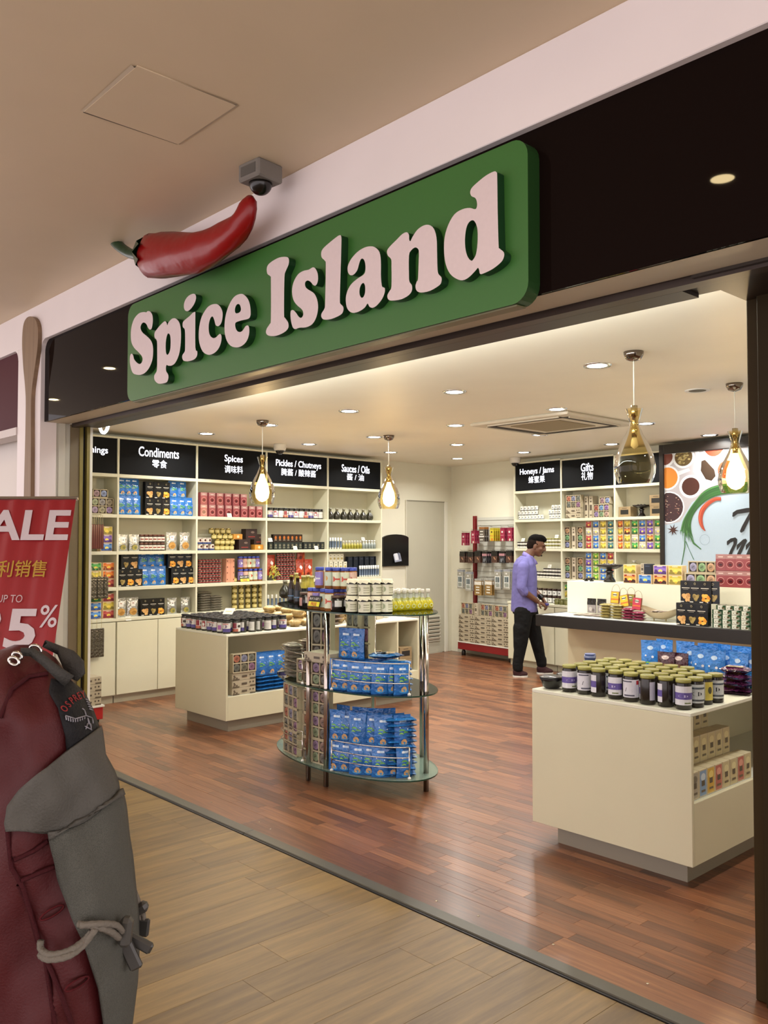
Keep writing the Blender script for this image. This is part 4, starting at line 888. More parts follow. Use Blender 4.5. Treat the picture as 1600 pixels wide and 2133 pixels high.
# left-end bay
one(LW, TR32P, 214, Z1, 'pale soap gift tray with six soaps on top shelf of the left-end bay', 'soap box', y=1040)
one(LW, TR21, 210, Z1 + .163, 'small two-soap gift tray lying on top of the pale six-soap tray', 'soap box', y=1000)
for k, c in enumerate(('blue', 'purple', 'orange')): one(LW, TEAW[c if c != 'orange' else 'yellow'], 222, Z2 + .083 * k, '%s landscape tea carton in the short stack of the left-end bay' % ('blue lowest', 'purple middle', 'yellow topmost')[k], 'tea carton', y=1130)
for j in range(3):
    for k, c in enumerate(('green', 'orange')): one(LW, TEAW[(('green', 'red'), ('yellow', 'orange'), ('green', 'orange'))[j][k]], 199 + 27 * k, Z3 + .083 * j, 'landscape tea carton stacked on third shelf of left-end bay', 'tea carton', 'tea cartons on the third shelf of the left-end bay', y=1190)
for j in range(3):
    for k in range(2): one(LW, TEAW[(('blue', 'red'), ('blue', 'yellow'), ('green', 'red'))[j][k]], 199 + 27 * k, Z4 + .083 * j, 'landscape tea carton stacked on bottom shelf of left-end bay', 'tea carton', 'tea cartons on the bottom shelf of the left-end bay', y=1260)
def strip(name, x, z, n, w, h, col, mat, label, cat, group, dz=.0, d=-.06):
    """A string of slim packs hung from a hook on the shelf edge."""
    for k in range(n):
        px_ = x[0] + (x[1] - x[0]) * k / max(1, n - 1); s_, _ = LW.px(px_, 1150, d)
        o = empty(name, LW.M(s_, d, z), label, cat, group)
        m = MB(); nx = 5
        m.box(-w / 2, -.008, -h, w / 2, .008, -.09, col, mat, .004)
        m.obj('pack', o); MB().tube([(0, .06, .012), (0, 0, .0), (0, -.002, -.1)], .0022, 5, '#b5a878', 'satin').obj('cord', o)
strip('sausage_pack', (191, 213), Z2 + .355, 6, .024, .33, '#5a2622', 'gloss', 'slim dark red pack hanging on a cord in the left-end bay', 'snack', 'dark red packs hanging in the left-end bay')
strip('grey_packet', (192, 220), Z3 + .2, 5, .06, .3, '#6f6a60', 'silver', 'crinkled grey packet hanging before the tea cartons at left end', 'snack', 'grey packets hanging in the left-end bay', d=-.07)
strip('grey_packet', (193, 213), Z4 + .01, 3, .055, .37, '#77736a', 'silver', 'crinkled grey packet hanging before the cupboard doors at left end', 'snack', 'grey packets hanging below the left-end bay', d=-.05)
p = gz(192, 1508); rk = empty('red_rack', T(p.x, p.y - .02, 0, math.radians(90)), 'low red-based rack beside the left door jamb', 'rack')
MB().box(-.25, 0, .03, .12, .3, .14, '#a31c1c', 'satin', .004).box(-.26, -.01, .14, .13, .3, .155, '#d5d2c8', 'paint').obj('base', rk)
for k in (-.22, .09): MB().lathe([(.02, 0), (.02, .03)], 10, '#221c18', 'satin', k, .06).obj('caster', rk)
for k in range(4): SBX.put(T(p.x - .1, p.y - .03, .156 + .063 * k, math.radians(90)), 'flat printed soap box stacked on the red rack by the jamb', 'soap box', 'soap boxes on the red rack')
# condiments bay
G = 'blue coconut pouches on the condiments shelves'
L_ = 'blue coconut snack pouch, on the top condiments shelf left'
line(LW, BLUE, 247, 293, 3, Z1, 'shiny blue pouch standing at the left of the top condiments shelf', 'pouch', G, y=1040)
line(LW, BLUE, 249, 288, 3, Z1 + .19, 'shiny blue pouch in the upper row, left of top condiments shelf', 'pouch', G, .07, y=1010)
line(LW, BLUE, 357, 404, 3, Z1, 'shiny blue pouch standing at the right of the top condiments shelf', 'pouch', G, y=1040)
line(LW, BLUE, 355, 390, 2, Z1 + .19, 'shiny blue pouch in the upper row, right of top condiments shelf', 'pouch', G, .07, y=1010)
G = 'black snack boxes in the condiments bay'
for j in range(2): line(LW, BLK, 303, 354, 3, Z1 + .176 * j, 'black snack box, %s row in middle of top condiments shelf' % ('lower', 'upper')[j], 'snack box', G, .05 + .01 * j, y=1040)
one(LW, SILV2, 257, Z2, 'silver pouch with green chips at the left of second condiments shelf', 'pouch', y=1130)
one(LW, SILV2, 281, Z2, 'silver pouch with green chips beside the stacked small jars', 'pouch', y=1130)
for j in range(2): line(LW, SAUCEJ, 292, 345, 6, Z2 + .086 * j, 'small dark relish jar with white label, second condiments shelf', 'jar', 'relish jars on the second condiments shelf', .06, y=1130)
one(LW, SILV, 359, Z2, 'silver pouch with orange crisps just right of the relish jars', 'pouch', y=1130); one(LW, SILV, 387, Z2, 'silver pouch with orange crisps at the right of second condiments shelf', 'pouch', y=1130)
line(LW, BLK[1:] + BLK[:1], 246, 296, 3, Z3, 'black snack box, lower row at left of third condiments shelf', 'snack box', G, y=1200)
line(LW, [BLK[1], BLK[0]], 252, 288, 2, Z3 + .176, 'black snack box, upper row at left of third condiments shelf', 'snack box', G, .06, y=1180)
G2 = 'blue coconut pouches on the third condiments shelf'
line(LW, BLUE, 294, 347, 3, Z3, 'shiny blue pouch standing in the middle of third condiments shelf', 'pouch', G2, y=1200)
line(LW, BLUE, 292, 343, 3, Z3 + .165, 'shiny blue pouch in the upper row of third condiments shelf', 'pouch', G2, .09, y=1170)
line(LW, [BLK[2], BLK[0], BLK[2]], 357, 405, 3, Z3, 'black snack box, lower row at right of third condiments shelf', 'snack box', G, y=1200)
line(LW, [BLK[2], BLK[0], BLK[2]], 350, 400, 3, Z3 + .176, 'black snack box, upper row at right of third condiments shelf', 'snack box', G, .06, y=1180)
for x, p_, t in ((253, SILV, 'leftmost silver pouch of orange crisps on lowest condiments shelf'), (278, SILV, 'silver pouch of orange crisps left of the lowest black boxes'), (360, SILV2, 'silver pouch of green chips right of the lowest black boxes'), (388, SILV2, 'rightmost silver pouch of green chips on lowest condiments shelf')): one(LW, p_, x, Z4, t, 'pouch', y=1260)
line(LW, BLK, 294, 342, 3, Z4, 'black snack box on the lowest condiments shelf', 'snack box', G, y=1260)
CARD.put(LW.M(LW.px(268, 1290, -.005)[0], -.004, ZB_L - .03), 'small white price card on ledge below the lowest condiments shelf', 'price card')
# spices bay
line(LW, SPICE, 416, 549, 8, Z1, 'red and pink spice box in the lower row under the Spices sign', 'spice box', 'spice boxes on the top spices shelf', y=1050)
line(LW, SPICE, 416, 516, 6, Z1 + .133, 'red and pink spice box in the upper row under the Spices sign', 'spice box', 'spice boxes on the top spices shelf', .055, y=1030)
CARD.put(LW.M(LW.px(479, 1067, .01)[0], .012, Z1), 'small white price card before the red spice boxes', 'price card')
for j, n in ((0, 3), (1, 3)): line(LW, TINW, 413, 450 - 8 * j, n, Z2 + .069 * j, 'white tin with blue band at left of second spices shelf', 'tin', 'white tins on the second spices shelf', y=1130)
for j, (a, b) in enumerate(((450, 490), (450, 492), (443, 488), (437, 484))): line(LW, GOLDJ, a, b, 4, Z2 + .061 * j, 'gold jar stacked on second spices shelf', 'jar', 'gold jars on the second spices shelf', .05 + .01 * j, y=1120)
for x, z, p_, t, d in ((510, 0, CHOC, 'dark chocolate box standing lowest on second spices shelf', .05), (540, 0, CHOCO, 'small orange box at right end of second spices shelf', .04), (496, .121, CHOCO, 'orange box lying on the stacked chocolate boxes', .06), (524, .121, CHOC, 'dark chocolate box on top of the chocolate stack', .07), (541, .061, CHOC, 'dark chocolate box resting on the small orange box', .09), (487, .0, CHOC, 'dark chocolate box behind the gold jars, second spices shelf', .14)): one(LW, p_, x, Z2 + z, t, 'box', d=d, y=1120)
for j in range(5): line(LW, TINB, 415, 462, 7, Z3 + .053 * j, 'tiny red tin stacked on third spices shelf', 'tin', 'tiny tins stacked on the third spices shelf', .05, y=1200, jit=.0005)
one(LW, PEACH, 480, Z3, 'tall peach carton with brown dots on third spices shelf', 'carton', y=1190)
for j in range(2): line(LW, [BLUEL[0], BLUEL[3], BLUEL[1], BLUEL[2]], 499, 549 - 6 * j, 5, Z3 + .144 * j, 'blue-lidded spice jar on third spices shelf, right of the peach carton', 'jar', 'blue-lidded jars on the third spices shelf', y=1190)
def promo(M, label, w=.13, h=.075):
    o = empty('promotion_card', M @ Matrix.Rotation(-.3, 4, 'X'), label, 'sign card'); m = MB().box(-w / 2, -.002, 0, w / 2, .002, h, '#16171a', 'satin').box(-w / 2 + .004, -.003, .004, w / 2 - .004, -.002, h * .47, '#d9d22e', 'satin')
    m.obj('card', o); t = MB(); put_text(t, 'BUY 3 GET 1', lambda u, v, l: (u, -.003 - l, v), 0, h * .73, w * .88, '#e6e3da', 'satin', .02); put_text(t, 'FREE', lambda u, v, l: (u, -.003 - l, v), 0, h * .25, w * .5, '#b4432a', 'satin', .03); t.obj('lettering', o); return o
promo(LW.M(LW.px(513, 1220, .0)[0], .022, Z3), 'black and yellow promotion card before blue-lidded jars on the shelf')
for k in range(8): FPG.put(LW.M(LW.px(428, 1250, .1)[0], .13, Z4 + .026 * k), 'clear grey packet in the left pile on lowest spices shelf', 'packet', 'clear packets on the lowest spices shelf')
for k in range(6): FPG.put(LW.M(LW.px(452, 1250, .1)[0], .15, Z4 + .026 * k), 'clear grey packet in the right pile on lowest spices shelf', 'packet', 'clear packets on the lowest spices shelf')
for j in range(6): line(LW, GOLDJ, 484, 553, 5, Z4 + .061 * j, 'gold jar stacked on lowest spices shelf', 'jar', 'gold jars on the lowest spices shelf', .07, y=1250)
# pickles bay
line(LW, PICKS, 560, 676, 11, Z1, 'dark pickle jar in the single row under the Pickles / Chutneys sign', 'jar', 'pickle jars on the top pickles shelf', y=1065)
for j in range(2): fit(LW, DARKB if j == 0 else DARKO, 570, 630, Z2 + .091 * j, 'dark tea box in the two-high stack, second pickles shelf', 'tea box', 'dark tea boxes on the second pickles shelf', y=1130)
fit(LW, DARKB, 632, 676, Z2, 'dark tea box in the single row, right of second pickles shelf', 'tea box', 'dark tea boxes on the second pickles shelf', y=1130)
line(LW, DARKB, 558, 570, 1, Z2, 'dark tea box at the left end of second pickles shelf', 'tea box', y=1130)
for x in (566, 618, 662): CARD.put(LW.M(LW.px(x, 1140, .0)[0], .02, Z2 + (.095 if x == 566 else 0)), 'white price card %s' % {566: 'on the leftmost dark tea box', 618: 'before the stacked dark tea boxes', 662: 'before the single row of dark tea boxes'}[x], 'price card')
ORG = pouch('orange_bag', .13, .07, .24, '#a83a1c', [('p', [(0, .48), (.2, .6), (0, .72), (-.2, .6)], '#dcd9d0'), ('e', -.2, .25, .14, .1, '#5a1a10'), ('e', .2, .3, .12, .08, '#c96a2c')])
for x, z, t in ((567, .06, 'shiny orange gift bag at the left of third pickles shelf'), (628, .0, 'shiny orange gift bag standing on third pickles shelf, right of tin stacks'), (630, .2, 'shiny orange gift bag on top of the other orange bags'), (646, .0, 'shiny orange gift bag at the right of third pickles shelf')): one(LW, ORG, x, Z3 + z, t, 'gift bag', d=.06 if z < .1 else .09, y=1190)
for j in range(6): line(LW, TINB, 578, 616, 6, Z3 + .053 * j, 'tiny red tin stacked on third pickles shelf', 'tin', 'tiny tins stacked on the third pickles shelf', .05, y=1190, jit=.0005)
FLW = MB(); rs_ = random.Random(4)
for k in range(26):
    a, r = rs_.random() * 6.28, rs_.uniform(.02, .09); x, z = r * math.cos(a), .09 + r * .9 * math.sin(a)
    FLW.at(T(x, rs_.uniform(-.03, .03), z) @ Matrix.Rotation(rs_.random() * 6, 4, 'Y')).add([(0, 0, -.03), (.009, -.006, 0), (0, 0, .03), (-.009, -.006, 0)], [(0, 1, 2, 3)], rs_.choice(['#a8a02c', '#c2b83a', '#86842a']), 'satin')
single('yellow_bow', FLW, (.18, .06, .18)).put(LW.M(LW.px(570, 1195, .0)[0], .0, Z3), 'bunch of yellow ribbon leaves on edge of third pickles shelf', 'decoration')
line(LW, VIAL, 556, 605, 6, Z4, 'slim grey vial standing on lowest pickles shelf beyond the jars', 'vial', 'vials on the lowest pickles shelf', .06, y=1240)
# sauces bay
line(LW, ROUNDB, 686, 782, 7, Z1, 'round dark bottle with a narrow neck under the Sauces / Oils sign', 'bottle', 'round dark bottles on the top sauces shelf', y=1070)
line(LW, VIAL, 686, 714, 5, Z2, 'slim vial with white cap at the left of second sauces shelf', 'vial', 'vials on the second sauces shelf', y=1130)
line(LW, VIAL, 690, 714, 4, Z2, 'slim vial with white cap behind the front vials, second sauces shelf', 'vial', 'vials on the second sauces shelf', .12, y=1130)
line(LW, OILS, 715, 756, 7, Z2, 'small yellow oil bottle in the middle of second sauces shelf', 'bottle', 'small oil bottles on the second sauces shelf', y=1130)
line(LW, CLEARB, 757, 785, 5, Z2, 'small clear bottle at the right of second sauces shelf', 'bottle', 'clear bottles on the second sauces shelf', y=1130)
CARD.put(LW.M(LW.px(763, 1120, .05)[0], .1, Z2 + .108), 'white price card above the small clear bottles', 'price card')
for j in range(3): line(LW, WHITEB, 685, 724 - 8 * (j > 1), 4, Z3 + .101 * j, 'small white carton stacked at the left of third sauces shelf', 'carton', 'white cartons on the third sauces shelf', y=1190, jit=.0006)
for j in range(2): line(LW, NAVY, 724, 792, 6, Z3 + .131 * j, 'dark navy carton stacked on third sauces shelf', 'carton', 'navy cartons on the third sauces shelf', .09, y=1190, jit=.0006)
line(LW, VIAL, 749, 791, 9, Z3 + .0, 'slim vial before the navy cartons on third sauces shelf', 'vial', 'vials on the third sauces shelf', .02, y=1180)
line(LW, NAVY, 690, 792, 8, Z4, 'dark navy carton on the lowest sauces shelf', 'carton', 'navy cartons on the lowest sauces shelf', .06, y=1240)
# beyond the shelves: black leaflet board and vial rack by the door
s_, _ = LW.px(796, 1150, LD); s2, _ = LW.px(848, 1150, LD); _, za = LW.px(820, 1179, LD); _, zb_ = LW.px(820, 1113, LD)
o = empty('leaflet_board', LW.M((s_ + s2) / 2, LD, za), 'black arched wall board holding a clear leaflet stand beside the grey door', 'board'); w = (s2 - s_) / 2; h = zb_ - za
MB().prism([(-w, 0), (w, 0), (w, h * .9)] + [(w * math.cos(t), h * .88 + h * .12 * math.sin(t)) for t in (.5, .9, 1.2, PI / 2, 1.9, 2.3, 2.65)] + [(-w, h * .9)], -.03, -.001, '#0d0d0e', 'gloss').obj('board', o)
MB().at(Matrix.Translation((.02, -.05, .05)) @ Matrix.Rotation(-.12, 4, 'Y') @ Matrix.Rotation(-.2, 4, 'X')).box(-.075, -.002, 0, .075, .002, .24, '#b9bcc6', 'film').box(-.068, -.004, .01, .068, -.0025, .235, '#8f93a4', 'satin').flat([('r', -.4, .85, .2, .92, '#4a4d5c'), ('r', -.4, .1, .1, .7, '#c9ccd6'), ('r', .2, .1, .4, .8, '#5a5e70')], lambda u, v, l: (u * .136, -.0045 - l, .012 + v * .22)).obj('leaflet', o)
MB().box(-.06, -.1, .03, .1, -.03, .034, '#b9bcc6', 'film').obj('tray', o)
# island counter, left: everything on and in it
LT = LZT + .0005
def on(proto, x, y, z, label, cat, group=None, rz=0.0): return proto.put(T(x, y, z, rz), label, cat, group)
SIDE = Frame((LX1, LY0), 90); rs_ = random.Random(11)
g = 'pickle jars covering the left island counter'
for j in range(8):
    for i in range(9 if j else 9):
        x = LX0 + .06 + .088 * i + (.02 if j % 2 else 0) + rs_.uniform(-.004, .004); y = LY0 + .06 + .082 * j + rs_.uniform(-.004, .004)
        if x > LX1 - .04: continue
        on(PICK[rs_.choice((0, 0, 0, 1, 2, 2, 3))], x, y, LT, 'black-lidded pickle jar, %s row on left island counter' % ('front', 'second', 'third', 'fourth', 'fifth', 'sixth', 'seventh', 'back')[j], 'jar', g, rs_.uniform(-.5, 1.2))
for k in range(3):
    y = LY0 + .1 + .1 * k
p = gz(452, 1275, .99); single('price_card', MB().at(Matrix.Rotation(-.9, 4, 'X')).box(-.05, -.001, 0, .05, .001, .08, '#d8d6c8').flat([('r', -.3, .4, .3, .5, '#b5a860')], lambda u, v, l: (u * .1, -.001 - l, v * .08)), (.1, .05, .08)).put(T(-6.78, 4.32, LT + .127, .5), 'white price card lying on the lids of the pickle jars', 'price card')
g = 'wrapped sweet baskets on the left island counter'
for j in range(6):
    for i in range(5):
        for k in range(3 if j < 5 else 2):
            if rs_.random() < .12 * k: continue
            on(BASKET, LX0 + .1 + .145 * i + rs_.uniform(-.012, .012), LY0 + .86 + .13 * j + rs_.uniform(-.01, .01), LT + .052 * k, 'cellophane wrapped gold sweet basket piled on left island counter', 'sweets', g, rs_.random() * 6)
g = 'pale packets on the left island counter'
for k in range(8): on(FPW, LX1 - .12 - .02 * (k % 2), LY1 - 1.05 + .02 * (k % 3), LT + .021 * k, 'pale flat packet piled on far half of left island counter', 'packet', g, rs_.uniform(-.4, .4))
for k in range(6): on(FPY, LX1 - .13, LY1 - .62, LT + .025 * k, 'yellow flat packet piled near far end of left island counter', 'packet', 'yellow packets on the left island counter', rs_.uniform(-.4, .4))
RKM = T(LX1 - .42, LY1 - .32, LT, .45) @ T(.06, -.12, 0)
TR31.put(RKM @ T(0, 0, .1265), 'three-soap gift tray at the far end of left island counter', 'soap box')
SBX.put(RKM, 'lower printed soap box under the far three-soap tray', 'soap box'); SBX.put(RKM @ T(0, 0, .063), 'upper printed soap box under the far three-soap tray', 'soap box')
vr = empty('vial_rack', T(LX1 - .42, LY1 - .32, LT, .45), 'sloping clear rack of white-capped vials at far end of left counter', 'rack')
MB().box(-.2, 0, 0, .2, .12, .012, '#b9c2c8', 'film').box(-.2, .1, .012, .2, .115, .3, '#b9c2c8', 'film').box(-.2, .0, .19, .2, .1, .196, '#b9c2c8', 'film').obj('stand', vr)
for i in range(9): VIAL.put(T(LX1 - .42, LY1 - .32, LT, .45) @ T(-.17 + .0425 * i, .05, .1965), 'white-capped blue vial standing in the sloping clear rack', 'vial', 'vials in the clear rack')
for i in range(8): VIAL.put(T(LX1 - .42, LY1 - .32, LT, .45) @ T(-.15 + .0425 * i, .04, .0125), 'white-capped blue vial on the lower tier of the clear rack', 'vial', 'vials in the clear rack')
zs = LZO + .0005
for k in range(3): SBX.put(SIDE.M(.2, .115, zs + .063 * k), 'printed flat soap box under the six-soap tray in left counter shelf, %s of three' % ('lowest', 'middle', 'topmost')[k], 'soap box')
TR32.put(SIDE.M(.2, .05, zs + .19), 'six-soap gift tray on flat boxes inside the left counter shelf', 'soap box')
for k in range(6): BLUE.put(SIDE.M(.4 + .1 * (k % 3), .07 + .05 * (k // 3), zs + .135), 'blue pouch standing in upper part of left counter shelf', 'pouch', 'blue pouches in the left counter shelf')
for k in range(8): FPB.put(SIDE.M(.45 + .13 * (k % 2), .1, zs + .033 * (k // 2)), 'blue pouch lying flat in the bottom of left counter shelf', 'pouch', 'blue pouches lying in the left counter shelf')
e = LY1 - LY0
TR22.put(SIDE.M(e - .49, .15, zs + .063), 'four-soap gift tray higher up in far bay of left counter', 'soap box'); TR22.put(SIDE.M(e - .38, .05, zs + .03), 'four-soap gift tray at front of far bay of left counter', 'soap box')
SBX.put(SIDE.M(e - .54, .16, zs), 'printed soap box at the back of far bay, left counter', 'soap box')
KRAFT.put(SIDE.M(e - .15, .1, zs + .121), 'brown kraft carton with dark window, upper one in far bay of left counter', 'carton'); KRAFT.put(SIDE.M(e - .15, .1, zs), 'brown kraft carton with dark window, lower one in far bay of left counter', 'carton')
KRAFT.put(SIDE.M(e - .33, .17, zs + .0), 'brown kraft carton at back of far bay of left counter', 'carton')
# ================================================================ STOCK ON THE BACK WALL
B1, B2, B3, B4 = ZS_B + (ZB_B,)
for a, b, n, j in ((1078, 1131, 8, 0), (1077, 1119, 6, 1), (1082, 1119, 5, 2), (1142, 1168, 4, 0), (1141, 1168, 4, 1), (1147, 1168, 3, 2)):
    line(BW, HONEY, a, b, n, B1 + .059 * j, 'honey jar with white cover, %s row of %s pile' % (('bottom', 'middle', 'top')[j], 'left' if a < 1100 else 'right'), 'jar', 'honey jars on the top honeys shelf', .04 + .004 * j, y=1070, jit=.001)
for a, b, n, j, p_ in ((1075, 1100, 4, 0, JAM), (1075, 1100, 4, 1, JAM), (1130, 1168, 6, 0, JAMG), (1130, 1168, 6, 1, JAMG), (1134, 1168, 5, 2, JAMG)):
    line(BW, p_, a, b, n, B2 + .043 * j, 'squat jam jar, second honeys shelf, %s of the man' % ('left' if a < 1100 else 'right'), 'jar', 'jam jars on the second honeys shelf', .04, y=1130, jit=.001)
for a, b, n, j in ((1104, 1168, 10, 0), (1106, 1168, 10, 1), (1130, 1168, 6, 2)): line(BW, JAM, a, b, n, B3 + .043 * j, 'squat jam jar, third honeys shelf behind the man', 'jar', 'jam jars on the third honeys shelf', .04, y=1200, jit=.001)
for j in range(2): line(BW, JAMT, 1108, 1169, 6, B4 + .092 * j, 'dark jar with white label on lowest honeys shelf behind the man', 'jar', 'tall jam jars on the lowest honeys shelf', .02, y=1230, jit=.001)
for x, z, t in ((1088, B2 + .09, 'white price card on jam jars left of the man'), (1158, B2 + .132, 'white price card on jam jars right of the man, second shelf'), (1143, B3 + .132, 'white price card on jam jars of third honeys shelf')): CARD.put(BW.M(BW.px(x, 1150, .05)[0], .06, z), t, 'price card')
for k in range(5): GREENT.put(BW.M(BW.px(1158 + 10 * k, 1245, -.1)[0], -.08, B4), 'olive green tin on the cupboard top behind the pay counter', 'tin', 'green tins on the cupboard top')
# gifts bay
for k in range(2): one(BW, SBX, 1194, B1 + .063 * k, 'printed soap box under the six-soap tray on top gifts shelf, %s' % ('lower', 'upper')[k], 'soap box', y=1070)
one(BW, TR32, 1194, B1 + .127, 'six-soap gift tray at the left of top gifts shelf', 'soap box', y=1040)
for k in range(2): one(BW, SBXV, 1221 + 10 * k, B1, 'upright printed soap box between the trays on top gifts shelf', 'soap box', 'upright soap boxes on the top gifts shelf', .1, y=1060)
one(BW, TR32B, 1252, B1, 'colourful six-soap gift tray at right of top gifts shelf', 'soap box', y=1060); one(BW, TR21, 1259, B1 + .164, 'two-soap gift tray on top of the colourful six-soap tray', 'soap box', d=.06, y=1020)
for z, nm_ in ((B2, 'second'), (B3, 'third')):
    one(BW, TRV, 1181, z, 'upright three-soap gift tray at left end of %s gifts shelf' % nm_, 'soap box', y=1120); one(BW, SBXV, 1195, z, 'upright printed soap box between three-soap trays of %s gifts shelf' % nm_, 'soap box', y=1120); one(BW, TRV, 1208, z, 'upright three-soap gift tray beside the tea cartons of %s gifts shelf' % nm_, 'soap box', y=1120)
def teagrid(pa, pb, z, rows, nm_, y):
    n = len(rows[0]); a, b = BW.px(pa, y, .05)[0], BW.px(pb, y, .05)[0]
    for j, r in enumerate(rows[::-1]):
        for k, c in enumerate(r):
            if c: TEA[c].put(BW.M(a + (b - a) * (k + .5) / n, .05 + .035, z + .0005 + .0845 * j), '%s picture tea carton stacked on the %s' % (c if c != 'sunset' else 'sunset-coloured', nm_), 'tea carton', 'tea cartons on the ' + nm_)
R, Bl, Y_, Gn, O_, Wh, Pu, Te, Su, Li = 'red', 'blue', 'yellow', 'green', 'orange', 'white', 'purple', 'teal', 'sunset', 'lime'
teagrid(1219, 1280, B2, [[R, Bl, Y_, Te], [Wh, Wh, Y_, Te], [R, Bl, Y_, Te], [R, Bl, Y_, Te]], 'second gifts shelf', 1110)
teagrid(1219, 1280, B3, [[Bl, Li, Bl, R], [Pu, Li, Y_, Y_], [Bl, Li, Bl, R], [Bl, Li, Bl, Te]], 'third gifts shelf', 1180)
teagrid(1284, 1379, B2, [[O_, Y_, Gn, Bl, Pu, Gn], [Y_, Su, Gn, Pu, Pu, Wh], [O_, Y_, Wh, Bl, Su, Gn], [O_, Y_, Gn, Wh, Pu, Gn]], 'shelf beside the mural', 1110)
teagrid(1172, 1196, B4, [[Gn, Gn], [Y_, Gn], [Gn, Te]], 'lowest gifts shelf', 1230)
one(BW, KRAFT, 1301, B1, 'brown kraft carton with dark window at left, top shelf beside mural', 'carton', y=1070); one(BW, KRAFT, 1367, B1, 'brown kraft carton with dark window, lower right, top shelf beside mural', 'carton', y=1070); one(BW, KRAFT, 1366, B1 + .121, 'brown kraft carton with dark window, upper right, top shelf beside mural', 'carton', y=1050)
def bowlstand(M, label):
    o = empty('pedestal_bowl', M, label, 'bowl')
    MB().lathe([(.055, 0), (.05, .02), (.03, .05), (.028, .08), (.04, .1), (.02, .112)], 16, '#15110f', 'gloss').obj('stand', o)
    MB().lathe([(.02, .113), (.06, .118), (.11, .14), (.125, .158), (.118, .158), (.06, .13), (.001, .126)], 20, '#1b1512', 'gloss').obj('bowl', o)
    m = MB()
    for k in range(5): a = k * 1.3; m.lathe([(.001, .131), (.028, .145), (.028, .16), (.001, .172)], 8, '#241d18', 'gloss', .045 * math.cos(a), .045 * math.sin(a))
    m.obj('pods', o)
bowlstand(BW.M(BW.px(1338, 1070, .1)[0], .09, B1) @ Matrix.Scale(.85, 4), 'dark carved pedestal bowl between kraft cartons beside the mural')
NETB = bottle('netted_soap', [(.03, 0), (.055, .03), (.055, .08), (.03, .11), (.012, .12), (.03, .14)], '#a8a48c', 'foil', cols=['#8c8a70', '#b4b092', '#a8a67e', '#8c8a74', '#c4c2b4'])
for k, x in enumerate((1308, 1322, 1336, 1350, 1363)): one(BW, NETB, x, B3, 'cellophane wrapped soap bundle on third shelf beside the mural', 'soap', 'wrapped soaps on the third shelf beside the mural', .04 + .03 * (k % 2), y=1180)
one(BW, NETB, 1315, B3 + .11, 'cellophane wrapped soap bundle perched on the others beside the mural', 'soap', y=1160)
# gondola with hanging packs
SS0 = -1.12
gd = empty('display_gondola', BW.M(SS0, 0, 0), 'red and white gondola of hanging packs between the door and honeys shelves', 'display rack')
MB().box(0, -.02, .085, 1.085, .19, .185, '#7d1418', 'satin', .004).box(0, -.03, .185, 1.085, .19, .2, '#d5d3c8', 'paint').obj('base', gd)
MB().box(.12, .165, .2, .165, .21, 1.975, '#761216', 'satin', .003).obj('upright', gd)
m = MB().box(.19, .195, .2, 1.085, .21, 1.95, '#c4c4ba', 'paint')
for k in range(24): m.box(.2, .19, .25 + .072 * k, 1.08, .195, .256 + .072 * k, '#97968c', 'satin')
m.obj('mesh_panel', gd)
for k in (.06, 1.0): MB().lathe([(.03, 0), (.03, .05), (.015, .085)], 10, '#26211d', 'satin', k, .04).obj('caster', gd)
def hang(name, w, h, col, shapes, head, mat='gloss'):
    m = MB().box(-w / 2, -.006, 0, w / 2, .006, h, col, mat, .002); m.flat(shapes, lambda u, v, l: (u * w, -.006 - l, v * h), mat)
    m.box(-w / 2, -.003, h, w / 2, .003, h + .03, head, mat); return single(name, m, (w, .014, h + .03))
HR = hang('hanging_packet', .09, .15, '#8f2340', [('e', 0, .82, .2, .1, '#d5c4c4'), ('r', -.35, .5, .35, .54, '#c98a98'), ('e', .1, .12, .2, .12, '#d5c4b4')], '#7a1c36')
HY = hang('hanging_packet', .08, .15, '#c2b02c', [('e', 0, .82, .2, .1, '#5a4a20'), ('r', -.5, .45, .5, .5, '#c9742c'), ('e', .1, .15, .25, .14, '#c9742c')], '#a89a2c')
HB = hang('hanging_packet', .12, .17, '#5a5248', [('r', -.3, .78, .3, .86, '#cfccc4'), ('r', -.3, .55, .3, .62, '#cfccc4'), ('r', -.5, .36, .5, .46, '#d9d7d2'), ('r', -.3, .1, .3, .18, '#cfccc4')], '#8a5a2c')
HK = hang('hanging_packet', .11, .13, '#4a3026', [('r', -.5, .7, .5, 1, '#14110f'), ('p', [(-.1, .5), (.2, .25), (.3, .35), (0, .62)], '#a87a5c')], '#14110f', 'foil')
HK2 = hang('hanging_packet', .1, .13, '#2a2a2e', [('r', -.5, .75, .5, 1, '#a87a80'), ('e', -.1, .3, .1, .2, '#8d9096'), ('e', .2, .4, .1, .16, '#6d7078')], '#14110f', 'foil')
HG = hang('hanging_packet', .12, .24, '#9a988c', [('r', -.4, .1, .4, .75, '#c9cbc8'), ('r', -.3, .4, -.02, .7, '#5d6a6c'), ('r', .02, .4, .3, .7, '#4d5a60'), ('r', -.3, .15, .3, .35, '#8a9088'), ('r', -.12, .84, .12, .92, '#dcdcd8')], '#8d9096', 'foil')
HO = hang('hanging_packet', .14, .2, '#8a6c38', [('r', -.5, .72, .5, .95, '#d4d2c8'), ('r', -.25, .52, .25, .6, '#dcdad0'), ('r', -.25, .34, .25, .42, '#dcdad0'), ('r', -.25, .14, .25, .22, '#dcdad0')], '#9a9a94', 'foil')
